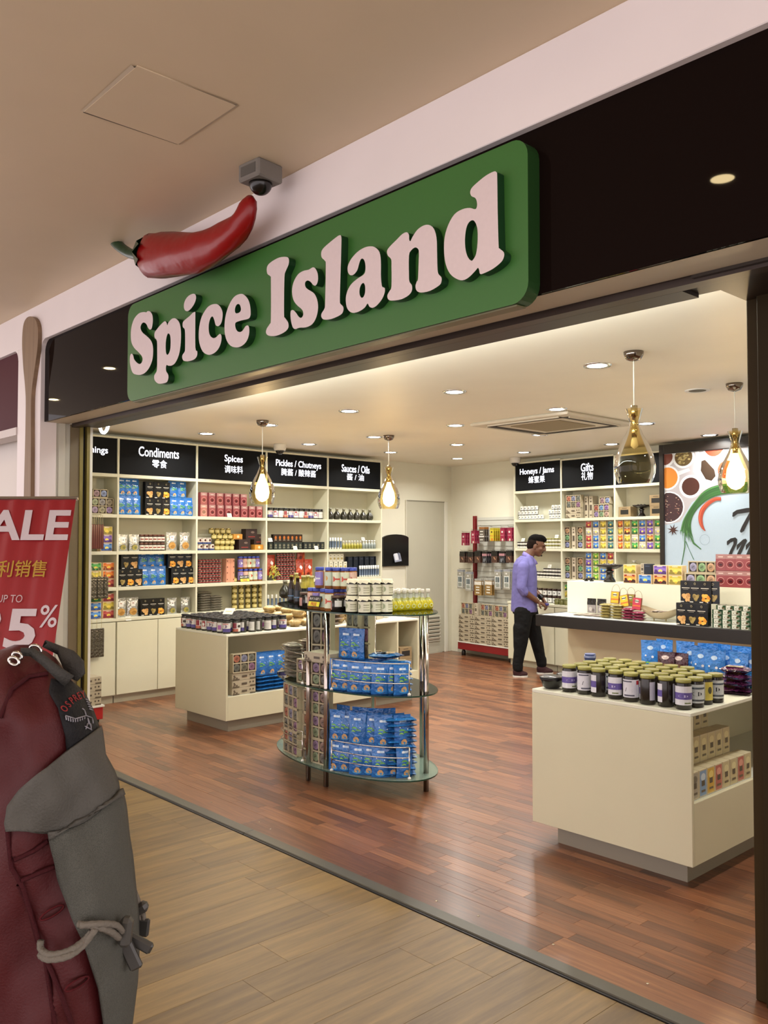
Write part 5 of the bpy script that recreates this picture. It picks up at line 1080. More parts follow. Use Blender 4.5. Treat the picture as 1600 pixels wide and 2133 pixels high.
def hk(x, y, p, n, label, grp, rot=0.0):
    s, z = BW.px(x, y, .0); hkm = MB().tube([(0, .2, p.h + .01), (0, -.02, p.h + .012), (0, -.035, p.h + .025)], .0025, 5, '#8d8a84', 'metal')
    o = hkm.obj('hook', gd); o.matrix_local = Matrix.Translation((s - SS0, 0, z))
    for k in range(n): p.put(BW.M(s + .004 * k, .0 + .035 * k, z, rot), label, 'packet', grp)
for x, y, p_, n, t in ((966, 1136, HR, 3, 'red card packet at far left of top hook row'), (986, 1132, HR, 3, 'red card packet beside the brown layered packets'), (1004, 1128, HB, 3, 'brown layered packet on top hook row'), (1025, 1127, HY, 4, 'yellow card packet on top hook row'), (1047, 1127, HR, 4, 'red card packet at right of yellow ones'), (1062, 1127, HR, 4, 'red card packet at right end of top hook row')): hk(x, y, p_, n, t, 'packets on the top hook row: ' + t[:22], -.1)
for k, x in enumerate((963, 980, 995, 1010, 1030, 1046, 1060)): hk(x, 1172 + (k % 2), HK2 if k in (3, 5) else HK, 3, 'black-topped bag %s' % ('with dark filling and pale dots on middle hook row' if k in (3, 5) else 'with brown tag on middle hook row'), 'bags on the middle hook row' + (' with dots' if k in (3, 5) else ''), .05 * (k % 3 - 1))
for x, y, p_, t in ((959, 1226, HG, 'window-picture bag at far left of lowest hook row'), (976, 1231, HG, 'window-picture bag second from left on lowest hook row'), (996, 1240, HO, 'orange-brown layered packet, left of two on lowest hook row'), (1018, 1240, HO, 'orange-brown layered packet, right of two on lowest hook row'), (1037, 1228, HG, 'window-picture bag right of layered packets'), (1056, 1228, HG, 'window-picture bag next to the man')): hk(x, y, p_, 2, t, 'lowest hook row: ' + t[:30])
for j in range(6):
    for k in range(3): SBX.put(BW.M(SS0 + .03 + .13 + .335 * k + .02, -.02 + .09, .2005 + .0635 * j) @ Matrix.Scale(1.37, 4, (1, 0, 0)), 'printed soap box stacked on gondola base', 'soap box', 'soap boxes on the gondola')
TR32.put(BW.M(SS0 + .17, .03, .583), 'six-soap gift tray at left on the gondola soap boxes', 'soap box'); SBXV.put(BW.M(SS0 + .37, .04, .583) @ Matrix.Scale(.62, 4, (0, 0, 1)), 'upright soap box between the trays on the gondola', 'soap box')
TR32.put(BW.M(SS0 + .57, .03, .583), 'six-soap gift tray in the middle on the gondola soap boxes', 'soap box'); TR32.put(BW.M(SS0 + .85, .03, .583), 'six-soap gift tray at right on the gondola, beside the cupboard', 'soap box')
# ================================================================ PAY COUNTER STOCK
TIL = Frame((-4.85, TY), 0)
def onl(p, x, z, d, label, cat, group=None, y=1220, rot=0.0): return p.put(TIL.M(TIL.px(x, y, d)[0], d + p.d / 2, z + .0005, rot), label, cat, group)
LZ = 1.245
for k, (lo, up) in enumerate((('sunset', 'yellow'), ('blue', None), ('sunset', 'purple'), ('yellow', 'yellow'))):
    x = 1312 + 31.7 * k
    onl(TEAW[lo], x, LZ, .42, '%s picture tea carton, lower row on the pay counter ledge, number %s from left' % (lo, ('first', 'second', 'third', 'fourth')[k]), 'tea carton')
    if up: onl(TEAW[up], x, LZ + .083, .42, '%s picture tea carton, upper row on the pay counter ledge, above the %s lower one' % (up, ('first', 'second', 'third', 'fourth')[k]), 'tea carton')
onl(SBXV, 1336, LZ + .083, .43, 'upright grey soap box on the blue tea carton', 'soap box').scale = (.6, .6, .34)
NAVY.put(TIL.M(TIL.px(1349, 1200, .43)[0], .46, LZ + .0835) @ Matrix.Scale(.7, 4, (0, 0, 1)), 'dark navy carton standing on the blue tea carton', 'carton')
onl(TR31, 1459, LZ, .42, 'three-soap gift tray, lower one on the pay counter ledge', 'soap box').scale = (1.15, 1, 1.25)
onl(TR31, 1462, LZ + .107, .43, 'three-soap gift tray, upper one on the pay counter ledge', 'soap box').scale = (1, 1, 1.15)
for j in range(2): line(TIL, SPICE, 1493, 1572, 4, LZ + .133 * j, 'red pink spice box, %s row on right of counter ledge' % ('lower', 'upper')[j], 'spice box', 'spice boxes on the pay counter ledge', .42, y=1220)
bowlstand(TIL.M(TIL.px(1270, 1210, .5)[0], .5, LZ), 'dark carved pedestal bowl at left end of pay counter ledge')
m = MB().tube([(-.06, 0, .012), (-.02, 0, .02), (.02, .005, .022), (.05, 0, .03), (.075, 0, .025)], [.004, .012, .014, .012, .004], 8, '#1b1714', 'gloss').box(-.03, -.025, 0, -.02, .025, .012, '#1b1714').box(.03, -.025, 0, .04, .025, .012, '#1b1714')
single('animal_figurine', m, (.13, .05, .04)).put(TIL.M(TIL.px(1226, 1208, .5)[0], .5, LZ), 'small dark animal figurine at left end of the ledge', 'figurine')
CZ = .952
for k in range(7): onl(FPW, 1196 + 7 * k, CZ, .16 + .05 * (k % 3), 'flat brown packet lying at left end of pay counter', 'packet', 'flat brown packets on the pay counter', 1275, .3 * (k % 3)).scale = (.6, .6, .5)
for q, x in enumerate((1258, 1282)):
    for k in range(5): onl(FPY, x, CZ + .0245 * k, .14, 'yellow cushion packet in the %s of two piles on pay counter' % ('left', 'right')[q], 'packet', 'yellow packets on the pay counter', 1280, .06 * (k % 3))
for k in range(4): onl(FPP, 1304 + (k % 2), CZ + .0245 * k, .12, 'pink cushion packet in the left pink pile on pay counter', 'packet', 'pink packets on the pay counter', 1285, .05 * (k % 3))
for k in range(3): onl(FPP, 1326, CZ + .0245 * k, .12, 'pink cushion packet in the right pink pile on pay counter', 'packet', 'pink packets on the pay counter', 1285, .05 * (k % 3))
def tagpack(px_, col, lab, z, rot, d):
    s, _ = TIL.px(px_, 1255, d); o = empty('tagged_packet', TIL.M(s, d, z + .0005) @ Matrix.Rotation(rot, 4, 'Y') @ Matrix.Rotation(-.12, 4, 'X'), lab, 'packet')
    MB().box(-.042, -.008, 0, .042, .008, .105, '#7a3a22', 'satin', .002).flat([('r', -.44, .05, .44, .96, col), ('e', 0, .72, .24, .13, '#d9d4c2'), ('r', -.26, .68, .26, .76, '#3a2a20'), ('r', -.44, .3, .44, .4, '#c9682c')], lambda u, v, l: (u * .084, -.008 - l, v * .105), 'satin').obj('pack', o)
    MB().tube([(.04 * math.cos(t * PI / 8), 0, .105 + .06 * math.sin(t * PI / 8)) for t in range(9)], .0016, 5, '#8d7a54', 'satin').obj('cord', o)
tagpack(1281, '#c9a82a', 'yellow packet with a cord handle on the left yellow pile', CZ + .123, .02, .22); tagpack(1303, '#d0b02c', 'tilted yellow packet with cord handle on the pay counter', CZ + .1, -.22, .2)
tagpack(1326, '#b03048', 'crimson packet with cord handle beside the boat-shaped bowl', CZ + .08, .05, .2); tagpack(1313, '#8f8a3c', 'olive packet with cord handle behind the crimson one', CZ + .1, .0, .3)
HK3 = hang('clear_bag', .09, .1, '#8a8482', [('r', -.5, .72, .5, 1, '#14110f'), ('e', -.1, .35, .2, .2, '#b5b0aa'), ('e', .2, .25, .15, .15, '#5d5552')], '#14110f', 'foil')
for x in (1232, 1253): onl(HK3, x, CZ + .02, .3, 'dark-topped clear bag standing at the %s on pay counter' % ('left' if x < 1240 else 'right, by the yellow piles'), 'packet', None, 1260)
# boat-shaped bowl
bs, _ = TIL.px(1372, 1275, .2); bo = empty('boat_bowl', TIL.M(bs, .24, CZ), 'boat-shaped pale horn bowl filled with flat packets on the pay counter', 'bowl')
vs, fs = [], []; nu, nv = 14, 8
for i in range(nu + 1):
    u = -1 + 2 * i / nu; wd = .09 * math.sqrt(max(0, 1 - u * u)) + .002; keel = .012 + .085 * u * u; rim = .075 + .05 * abs(u) ** 2
    for j in range(nv + 1):
        t = PI * j / nv; vs.append((u * .185, -wd * math.cos(t), rim - (rim - keel) * math.sin(t)))
for i in range(nu): fs += [(i * (nv + 1) + j, (i + 1) * (nv + 1) + j, (i + 1) * (nv + 1) + j + 1, i * (nv + 1) + j + 1) for j in range(nv)]
MB().add(vs, fs, '#a8987a', 'satin', True).obj('hull', bo)
for x in (-.06, .05): MB().lathe([(.006, 0), (.005, .022)], 8, '#b9a878', 'satin', x, -.01).obj('foot', bo)
for k in range(9): onl(FPW, 1350 + 5.5 * k, CZ + .062 + .006 * (k % 3), .19, 'flat foil packet lying in the boat-shaped bowl', 'packet', 'flat packets in the boat-shaped bowl', 1270, .7 * k).scale = (.45, .45, .5)
g = 'black snack boxes on the pay counter'
line(TIL, BLK, 1410, 1473, 3, CZ, 'black snack box, lower row on the pay counter', 'snack box', g, .05, y=1290); line(TIL, BLK, 1419, 1480, 3, CZ + .176, 'black snack box, upper row on the pay counter', 'snack box', g, .08, y=1240)
line(TIL, BLK[1], 1470, 1495, 1, CZ + .176, 'black snack box turned sideways at right of the upper row', 'snack box', None, .1, y=1240, rot=.4)
for j in range(5): line(TIL, TIN4, 1480 + (10 if j == 4 else 0), 1578, 5, CZ + .0345 * j, 'green fish tin, front stacks on pay counter', 'tin', 'fish tins on the pay counter', .03 + .008 * j, y=1290, jit=.003)
for j in range(5): line(TIL, TIN4, 1490, 1578, 4, CZ + .0345 * j, 'green fish tin, rear stacks on pay counter', 'tin', 'fish tins on the pay counter', .12 + .008 * j, y=1290, jit=.003)
# ================================================================ RIGHT ISLAND COUNTER STOCK
rs_ = random.Random(5); RT = RZT + .0005
for j in range(5):
    for i in range(8):
        x = -2.742 + .0935 * i + .012 * (j % 2) + rs_.uniform(-.004, .004); y = 3.868 + .098 * j + rs_.uniform(-.006, .006)
        if j == 4 and i > 5: continue
        p_ = HILO[(0, 1, 2, 0, 1, 2, 2, 0)[i] if j == 0 and i < 7 else (rs_.choice((0, 1, 2, 3, 4)) if i < 7 else (0, 4, 3, 4, 3)[j])]
        lab = {0: 'front', 1: 'second', 2: 'third', 3: 'fourth', 4: 'back'}[j]
        on(p_, x, y, RT, 'gold-lidded dark pickle jar, %s row on right island counter' % lab, 'jar', 'gold-lidded jars on the right island counter', rs_.uniform(-.4, .9) + (.5 if i == 7 else 0))
BOWL = Proto('black_bowl', [('bowl', MB().lathe([(.032, 0), (.05, .012), (.062, .045), (.066, .052), (.066, .058), (.03, .06)], 18, '#121113', 'gloss').mesh('bowl')), ('lid', MB().lathe([(.067, .0585), (.067, .063), (.05, .068), (.001, .069)], 18, '#1b1a1d', 'gloss').mesh('lid'))], (.13, .13, .07))
on(BOWL, -2.865, 3.885, RT, 'small black lidded bowl at the front left corner of right counter', 'bowl'); on(BOWL, -2.86, 4.03, RT, 'second black lidded bowl just behind the front left one', 'bowl')
BT = jar('blue_tin', .034, .03, '#3a4670', '#4a5684', [('r', -.5, .3, .5, .6, '#8a94b4')], .004, (.0, 1), n=12)
for k in range(5): on(BT, -2.88, 4.27, RT + .0305 * k, 'flat blue tin in the small stack at left of right counter', 'tin', 'blue tins on the right counter')
on(BOWL, -2.86, 4.5, RT, 'black lidded bowl behind the stack of blue tins', 'bowl')
F1 = Frame((0, 4.62), 0)
for k, (x, y_, c) in enumerate(((1356, 4.75, BLUEB), (1385, 4.85, BLUEB), (1440, 4.7, BLUEB), (1462, 4.62, BLUEB), (1490, 4.6, BLUEB), (1515, 4.66, BLUEB), (1540, 4.58, BLUEB), (1568, 4.6, BLUEB), (1428, 4.85, BLUEB), (1475, 4.85, BLUEB), (1505, 4.88, BLUEB), (1545, 4.86, BLUEB))):
    p = py(x, 1380, y_); on(c, p.x, y_, RT, 'bright blue pouch standing behind the gold-lidded jars', 'pouch', 'blue pouches on the right island counter', rs_.uniform(-.2, .5))
for x, y_ in ((1388, 4.6), (1416, 4.62)): p = py(x, 1380, y_); on(MAROON, p.x, y_, RT + .04, 'brown and maroon pouch standing before the blue pouches, %s' % ('left one' if x < 1400 else 'right one'), 'pouch')
FPM = flatpack('purple_packet', .15, .1, .035, '#4a1c40', [('r', -.3, -.3, .3, .0, '#b9a444'), ('r', -.3, .08, .3, .3, '#8d6a86')])
for k in range(16):
    x = -2.7 + .085 * (k % 8) + rs_.uniform(-.02, .02); y = 4.46 + .11 * (k // 8); on(FPM, x, y, RT + .0365 * (k // 8), 'purple and yellow packet lying behind the gold-lidded jars', 'packet', 'purple packets on the right island counter', rs_.uniform(-.8, .8))
for k in range(4): on(FPM, RX1 - .09, 4.45, RT + .036 * k, 'purple packet in the pile at right edge of right counter', 'packet', 'purple packets at the right edge', rs_.uniform(-.4, .4))
for k in range(10): on(FPW, RX1 - .2 - .25 * (k % 2), 5.15, RT + .0205 * (k // 2), 'pale flat packet piled at the far end of right counter', 'packet', 'pale packets on the right counter', rs_.uniform(-.3, .3))
SR = Frame((RX1, RY0), 90); cw = ['grey', 'blue', 'gold', 'red', 'cream', 'cream', 'red', 'cream']
for j in range(4):
    for k in range(8 - j):
        c = cw[k] if j == 0 else rs_.choice(['cream', 'cream', 'red', 'cream', 'gold', 'blue'] if k > 0 else ['blue'])
        if j == 3 and k < 3: continue
        TEAT[c].put(SR.M(.075 + .079 * k, .06 + .075 * j, RZO + .0005 if j == 0 else RZO + .0005), '%s floral soap carton, %s row inside the right counter shelf' % (c, ('front', 'second', 'third', 'back')[j]), 'carton', 'soap cartons inside the right counter')
        for q in range(j): TEAT[rs_.choice(['cream', 'cream', 'red', 'gold'])].put(SR.M(.075 + .079 * k, .06 + .075 * j, RZO + .0005 + .1305 * (q + 1)) if .1305 * (q + 2) < .4 else SR.M(.075 + .079 * k, .06 + .075 * j, RZO + .0005 + .1305), 'floral soap carton stacked on the %s row inside the right counter' % ('front', 'second', 'third', 'back')[j], 'carton', 'soap cartons inside the right counter') if q < 2 else None
# ================================================================ GLASS DISPLAY STAND
EC, EA, EB, ET = (-4.67, 4.01), .79, .40, -.09
SZ = (.118, .643, 1.154)
def el(t, k=1.0):
    x, y = EA * k * math.cos(t), EB * k * math.sin(t); return EC[0] + x * math.cos(ET) - y * math.sin(ET), EC[1] + x * math.sin(ET) + y * math.cos(ET)
def st(px_, z, k=1.0):
    a, b = PI * 1.02, PI * 1.93
    for _ in range(40):
        m_ = (a + b) / 2; x, y = el(m_, k)
        if proj((x, y, z))[0] < px_: a = m_
        else: b = m_
    x, y = el(a, k); nx, ny = math.cos(a) / EA, math.sin(a) / EB
    n = math.atan2(ny, nx) + ET; return x, y, n + PI / 2
gs = empty('glass_display_stand', T(EC[0], EC[1], 0), 'three-tier oval glass display stand on chrome poles in mid shop', 'display stand')
def loc(p): return (p[0] - EC[0], p[1] - EC[1], p[2])
for z in SZ:
    q = [el(2 * PI * k / 48) for k in range(48)]; vs = [(x - EC[0], y - EC[1], z - .009) for x, y in q] + [(x - EC[0], y - EC[1], z) for x, y in q]
    MB().add(vs, [list(range(48))[::-1], [48 + k for k in range(48)]], '#9fb8ac', 'sheenglass' if z < .2 else 'greenglass').add(vs, [(k, (k + 1) % 48, 48 + (k + 1) % 48, 48 + k) for k in range(48)], '#16382c', 'gloss', True).obj('glass_shelf', gs)
for x, y in ((-4.71, 3.65), (-4.512, 3.645), (-3.985, 4.05), (-4.85, 4.37), (-4.3, 4.33)):
    MB().lathe([(.018, 0), (.018, SZ[2] - .01)], 14, '#b5aca4', 'metal', x - EC[0], y - EC[1]).obj('pole', gs)
for z in SZ[:2]:
    for pa, pb in ((691, 880), (575, 630)):
        k = .95; n = 16; P = [st(pa + (pb - pa) * i / n, z, k)[:2] for i in range(n + 1)]
        rl_ = MB()
        for h in (.075, .135, .2): rl_.tube([loc((x, y, z + h)) for x, y in P], .004, 6, '#c9c4bc', 'metal')
        for i in (0, n): rl_.tube([loc((P[i][0], P[i][1], z + .001)), loc((P[i][0], P[i][1], z + .2))], .005, 6, '#c9c4bc', 'metal')
        rl = rl_.obj('guard_rail', gs)
        for i in (0, n): MB().lathe([(.011, z + .0005), (.011, z + .01), (.004, z + .016)], 10, '#e4e2dc', 'gloss', P[i][0] - EC[0], P[i][1] - EC[1]).obj('knob', rl)
def sp(p, px_, z, k, label, cat, group=None, tw=0.0, dz=0.0):
    x, y, rz = st(px_, z, k); return p.put(T(x, y, z + dz + .0008, rz + tw), label, cat, group)
g = 'blue coconut pouches on the glass stand'
z = SZ[0]
for k, x in enumerate((701, 721, 746, 771, 793, 818, 842)): sp(BLUE, x, z, .87 - .05 * (k % 2), 'blue pouch standing behind the rail on lowest glass tier', 'pouch', g, .25 + rs_.uniform(-.15, .15))
for k, x in enumerate((703, 722, 745, 777, 798, 825, 846)): sp(BLUE, x, z, .84 - .06 * (k % 2), 'blue pouch in the upper row of lowest glass tier', 'pouch', g, .25 + rs_.uniform(-.2, .2), .19)
for k, x in enumerate((715, 750, 780, 810)): sp(BLUE, x, z, .6, 'blue pouch behind the front ones on lowest glass tier', 'pouch', g, 0)
for k, x in enumerate((715, 750, 780, 810)): sp(BLUE, x, z, .6, 'blue pouch behind the upper row on lowest glass tier', 'pouch', g, 0, .2)
for k in range(11): sp(FPB, 880 + 2 * (k % 2), z, .8, 'blue pouch lying in the pile at right end of lowest glass tier', 'pouch', 'blue pouches lying on the lowest glass tier', rs_.uniform(-.2, .2), .034 * k)
z = SZ[1]
for k, x in enumerate((702, 722, 741, 766, 792, 818, 836)): sp(BLUE, x, z, .87 - .05 * (k % 2), 'blue pouch standing behind the rail on middle glass tier', 'pouch', g, .25 + rs_.uniform(-.15, .15))
sp(BLUE, 722, z, .72, 'blue pouch raised above the others at left of middle tier', 'pouch', None, .15, .2); sp(BLUE, 744, z, .72, 'blue pouch raised above the others, right one on middle tier', 'pouch', None, .0, .2)
for k, x in enumerate((720, 745, 770, 800)): sp(BLUE, x, z, .62, 'blue pouch behind the front ones on middle glass tier', 'pouch', g, 0)
for k in range(6): sp(FPB, 872 + 3 * (k % 2), z, .74, 'blue pouch lying in the pile at right end of middle glass tier', 'pouch', 'blue pouches lying on the middle glass tier', rs_.uniform(-.3, .3), .034 * k)
for k in range(3): sp(FPB, 800 + 12 * k, z, .6, 'blue pouch lying across the standing ones on middle tier', 'pouch', 'blue pouches lying across the middle tier', .4 * k, .205)
# soap trays on the left half, set by where their feet stand on the glass
def foot(p, xa, ya, xb, yb, z, label, cat, group=None, dz=0.0, back=0.0, sc=None):
    A, B = gz(xa, ya, z), gz(xb, yb, z); e = (B - A).normalized(); c = (A + B) / 2 + Vector((-e.y, e.x, 0)) * (p.d / 2 + back)
    o = p.put(T(c.x, c.y, z + dz + .0008, math.atan2(e.y, e.x)), label, cat, group)
    if sc: o.scale = sc
    return o
z = SZ[0]
for q in range(3): foot(TR32, 578, 1557, 632, 1585, z, 'six-soap gift tray in the three-high pile at left of lowest tier, %s' % ('lowest', 'middle', 'topmost')[q], 'soap box', None, .163 * q)
TR12 = tray('soap_gift_tray', 1, 2, ['#a06a54', '#80807c'])
for q in range(3): foot(TR12, 628, 1582, 645, 1590, z, 'narrow two-soap tray beside the six-soap trays of lowest tier, %s' % ('lowest', 'middle', 'topmost')[q], 'soap box', None, .163 * q)
for q in range(3): foot(TR22, 650, 1588, 677, 1596, z, 'four-soap gift tray between the poles on lowest tier, %s' % ('lowest', 'middle', 'topmost')[q], 'soap box', None, .163 * q)
z = SZ[1]
for k in range(9): foot(FPG, 577, 1405, 613, 1418, z, 'clear-wrapped grey packet in the pile at left of middle tier', 'packet', 'clear packets on the middle glass tier', .026 * k, rs_.uniform(0, .02))
for k in range(12): foot(FPW, 585, 1404, 622, 1410, z, 'pale packet in the pile behind the clear ones, middle tier', 'packet', 'pale packets on the middle glass tier', .0205 * k, .13 + rs_.uniform(0, .02))
foot(TR22, 614, 1420, 643, 1427, z, 'four-soap gift tray left of the front poles on middle tier', 'soap box', None, 0, .01); foot(TR22, 650, 1428, 677, 1432, z, 'four-soap gift tray between the poles on middle tier', 'soap box', None, 0, .01)
foot(SBX, 640, 1428, 680, 1434, z, 'printed soap box on the middle-tier trays', 'soap box', None, .164, .0)
foot(TR2V, 642, 1415, 676, 1418, z, 'tall eight-soap tray standing at the back of middle tier', 'soap box', None, .0, .06, (1, 1, 1.5))
for k in range(2): foot(TR2V, 696 + 22 * k, 1410, 718 + 22 * k, 1414, z, 'tall tray of soaps at centre back of middle tier, %s one' % ('left', 'right')[k], 'soap box', None, .0, .12, (.8, 1, 1.5))
# bottles and jars on the top tier
z = SZ[2]
def tp(p, x, y, label, cat, group=None): q = gz(x, y, z); return p.put(T(q.x, q.y, z + .0008, .5), label, cat, group)
tp(ROUNDB, 594, 1246, 'round dark bottle at the left end of the glass stand top', 'bottle')
for x, y, p_, t in ((607, 1254, TALLD, 'dark sauce bottle at far left of the glass stand top'), (620, 1258, TALLD, 'dark sauce bottle second from left on the stand top'), (617, 1246, TALLY, 'yellow-necked sauce bottle behind the two dark ones'), (632, 1256, TALLY, 'yellow-necked sauce bottle in front group on stand top'), (641, 1254, TALLY, 'yellow-necked sauce bottle behind the promotion card'), (649, 1257, TALLY, 'yellow-necked sauce bottle at back of stand top')): tp(p_, x, y, t, 'bottle')
tp(SQUATJ, 637, 1265, 'squat dark chutney jar beside the promotion card', 'jar'); sp(SQUATJ, 703, z, .86, 'squat dark chutney jar left of cloth-topped jars', 'jar'); sp(SQUATJ, 721, z, .7, 'squat dark chutney jar behind the cloth-topped jars', 'jar')
for x, k, i in ((650, .8, 3), (661, .78, 0), (676, .82, 2), (686, .9, 1), (699, .7, 0), (712, .62, 0)): sp(BLUEL[i], x, z, k, 'blue-lidded spice jar in the lower row on the stand top', 'jar', 'blue-lidded jars on the glass stand, lower row')
for x, k, i in ((666, .78, 0), (686, .76, 2), (702, .74, 1), (719, .7, 1), (734, .62, 3)): sp(BLUEL[i], x, z, k, 'blue-lidded spice jar stacked in the upper row on the stand top', 'jar', 'blue-lidded jars on the glass stand, upper row', 0, BLUEL[0].h + .001)
g = 'cloth-topped jars on the glass stand'
for x, k in ((733, .87), (759, .88), (782, .78), (805, .74), (745, .64)): sp(CLOTHJ, x, z, k, 'dark jam jar with pleated white cloth top, lower row on stand', 'jar', g)
for x, k in ((735, .84), (759, .85), (783, .76), (806, .72)): sp(CLOTHJ, x, z, k, 'dark jam jar with pleated white cloth top, upper row on stand', 'jar', g, 0, CLOTHJ.h + .001)
for j in range(3):
    for i in range(10 - j):
        A, B = gz(784, 1275, z), gz(897, 1269, z); e = (B - A).normalized(); p_ = A + (B - A) * ((i + .5 * (j % 2)) / 9) + Vector((-e.y, e.x, 0)) * (.03 + .075 * j)
        OILB.put(T(p_.x, p_.y, z + .0008, math.atan2(e.y, e.x)), 'round yellow oil bottle, %s row on stand top' % ('front', 'middle', 'back')[j], 'bottle', 'yellow oil bottles on the glass stand')
x, y, rz = st(653, z, .96); promo(T(x, y, z + .022, rz), 'black and yellow promotion card on front edge of the glass stand')
# ================================================================ THE MAN
def solid(name, c, rough=.6, bump=0.0, scale=200.0, spec=.4, var=.06):
    m, n, l, b, o = nm(name); b.inputs['Roughness'].default_value = rough; b.inputs['Specular IOR Level'].default_value = spec
    no = n.new('ShaderNodeTexNoise'); no.inputs['Scale'].default_value = scale; tc = n.new('ShaderNodeTexCoord'); l.new(tc.outputs['Object'], no.inputs['Vector'])
    cr = n.new('ShaderNodeValToRGB'); c = lin(c); cr.color_ramp.elements[0].color = (*[a * (1 - 2 * var) for a in c], 1); cr.color_ramp.elements[1].color = (*[min(1, a * (1 + var)) for a in c], 1)
    l.new(no.outputs['Fac'], cr.inputs[0]); l.new(cr.outputs[0], b.inputs['Base Color'])
    if bump:
        bp = n.new('ShaderNodeBump'); bp.inputs['Strength'].default_value = min(1, bump); bp.inputs['Distance'].default_value = .03 if scale < 40 else .004; l.new(no.outputs['Fac'], bp.inputs['Height']); l.new(bp.outputs[0], b.inputs['Normal'])
    MATS[name] = m; return m
def caps(m, p0, r0, p1, r1, n=14, fl=1.0, fa=None):
    """Tapered capsule; fl flattens it along axis fa."""
    p0, p1 = Vector(p0), Vector(p1); t = (p1 - p0).normalized(); a = Vector(fa).cross(t).normalized() if fa else t.orthogonal().normalized(); b = t.cross(a).normalized()
    if fa: b = (Vector(fa) - t * Vector(fa).dot(t)).normalized(); a = t.cross(b)
    R = []
    for k in range(1, 5): w = PI / 2 * (1 - k / 4); R.append((p0 - t * r0 * math.sin(w), r0 * math.cos(w)))
    for k in range(0, 4): w = PI / 2 * k / 4; R.append((p1 + t * r1 * math.sin(w), r1 * math.cos(w)))
    vs = [(c + (a * math.cos(2 * PI * k / n) + b * math.sin(2 * PI * k / n) * fl) * max(r, .0005))[:] for c, r in R for k in range(n)]
    vs += [(p0 - t * r0)[:], (p1 + t * r1)[:]]; L_ = len(R)
    fs = [(i * n + k, i * n + (k + 1) % n, (i + 1) * n + (k + 1) % n, (i + 1) * n + k) for i in range(L_ - 1) for k in range(n)]
    fs += [(L_ * n, (k + 1) % n, k) for k in range(n)] + [(L_ * n + 1, (L_ - 1) * n + k, (L_ - 1) * n + (k + 1) % n) for k in range(n)]
    m.add(vs, fs, '#888888', 'matte', True)
def loft(m, rings, n=20):
    vs = [(cx + rx * math.cos(2 * PI * k / n), cy + ry * math.sin(2 * PI * k / n), z) for cx, cy, z, rx, ry in rings for k in range(n)]; L_ = len(rings)
    fs = [(i * n + k, i * n + (k + 1) % n, (i + 1) * n + (k + 1) % n, (i + 1) * n + k) for i in range(L_ - 1) for k in range(n)] + [list(range(n))[::-1], [(L_ - 1) * n + k for k in range(n)]]
    m.add(vs, fs, '#888888', 'matte', True)
def ell(m, c, r, M=None, n=16):
    vs, fs = [], []; k_ = 10
    for i in range(1, k_):
        for k in range(n):
            a, b = PI * i / k_, 2 * PI * k / n; vs.append((c[0] + r[0] * math.sin(a) * math.cos(b), c[1] + r[1] * math.sin(a) * math.sin(b), c[2] + r[2] * math.cos(a)))
    vs += [(c[0], c[1], c[2] + r[2]), (c[0], c[1], c[2] - r[2])]; e = (k_ - 1) * n
    fs = [(i * n + k, (i + 1) * n + k, (i + 1) * n + (k + 1) % n, i * n + (k + 1) % n) for i in range(k_ - 2) for k in range(n)]
    fs += [(e, k, (k + 1) % n) for k in range(n)] + [(e + 1, (k_ - 2) * n + (k + 1) % n, (k_ - 2) * n + k) for k in range(n)]
    m.add(vs, fs, '#888888', 'matte', True)
def fuse(m, name, mat, voxel, smooth=4, parent=None):
    """Union of overlapping closed shapes as one continuous smooth surface."""
    me = m.mesh(name + '_src'); o = bpy.data.objects.new(name, me); COL.objects.link(o)
    r = o.modifiers.new('r', 'REMESH'); r.mode = 'VOXEL'; r.voxel_size = voxel; r.use_smooth_shade = True
    s = o.modifiers.new('s', 'SMOOTH'); s.factor = .5; s.iterations = smooth
    dg = bpy.context.evaluated_depsgraph_get(); dg.update()
    out = bpy.data.meshes.new_from_object(o.evaluated_get(dg)); out.name = name
    out.materials.clear(); out.materials.append(MATS[mat]); out.polygons.foreach_set('use_smooth', [True] * len(out.polygons)); bpy.data.objects.remove(o)
    return link(out, name, parent)
solid('skin_tone', '#674634', .5, .1, 60); solid('black_hair', '#0a0807', .9, .5, 300, .1); solid('hair_fade', '#1d1511', .9, .3, 400, .1); solid('lilac_cloth', '#68649a', .85, .9, 8.0, .2, .04)
solid('black_cloth', '#0d0d0e', .85, .8, 9.0, .2); solid('maroon_knit', '#2e0d10', .8, .4, 150); solid('white_rubber', '#c9c5bd', .5); solid('black_strap', '#09090a', .4)
pO = gz(1101, 1407.5); MM = T(pO.x, pO.y, 0, YAW)
man = empty('person', MM, 'man with short dark hair in lilac shirt and black trousers, looking down at his hands', 'person')
def X(p): return (p - 1100) * .00578
def Z(y): return (1408 - y) * .00578
HM = Matrix.Translation((X(1117.5), -.01, Z(1138))) @ Matrix.Rotation(-.18, 4, 'Z') @ Matrix.Rotation(math.radians(17), 4, 'Y')
b = MB()
b.at(HM); ell(b, (-.012, 0, .03), (.1, .077, .098)); ell(b, (.03, 0, -.035), (.068, .062, .085)); ell(b, (.055, 0, -.088), (.036, .038, .032)); ell(b, (.012, 0, -.05), (.07, .066, .06))
caps(b, (.092, 0, .02), .012, (.113, 0, -.02), .016); ell(b, (.106, 0, -.026), (.017, .02, .013)); ell(b, (.088, 0, .032), (.022, .05, .014)); ell(b, (.086, 0, -.056), (.018, .026, .011)); ell(b, (.083, 0, -.068), (.017, .024, .01))
for s in (-1, 1): ell(b, (-.012, s * .078, -.02), (.02, .011, .034)); ell(b, (.062, s * .045, -.022), (.026, .022, .022))
b.at(Matrix.Identity(4)); caps(b, (X(1098), 0, Z(1165)), .066, (X(1110), -.003, Z(1146)), .056)
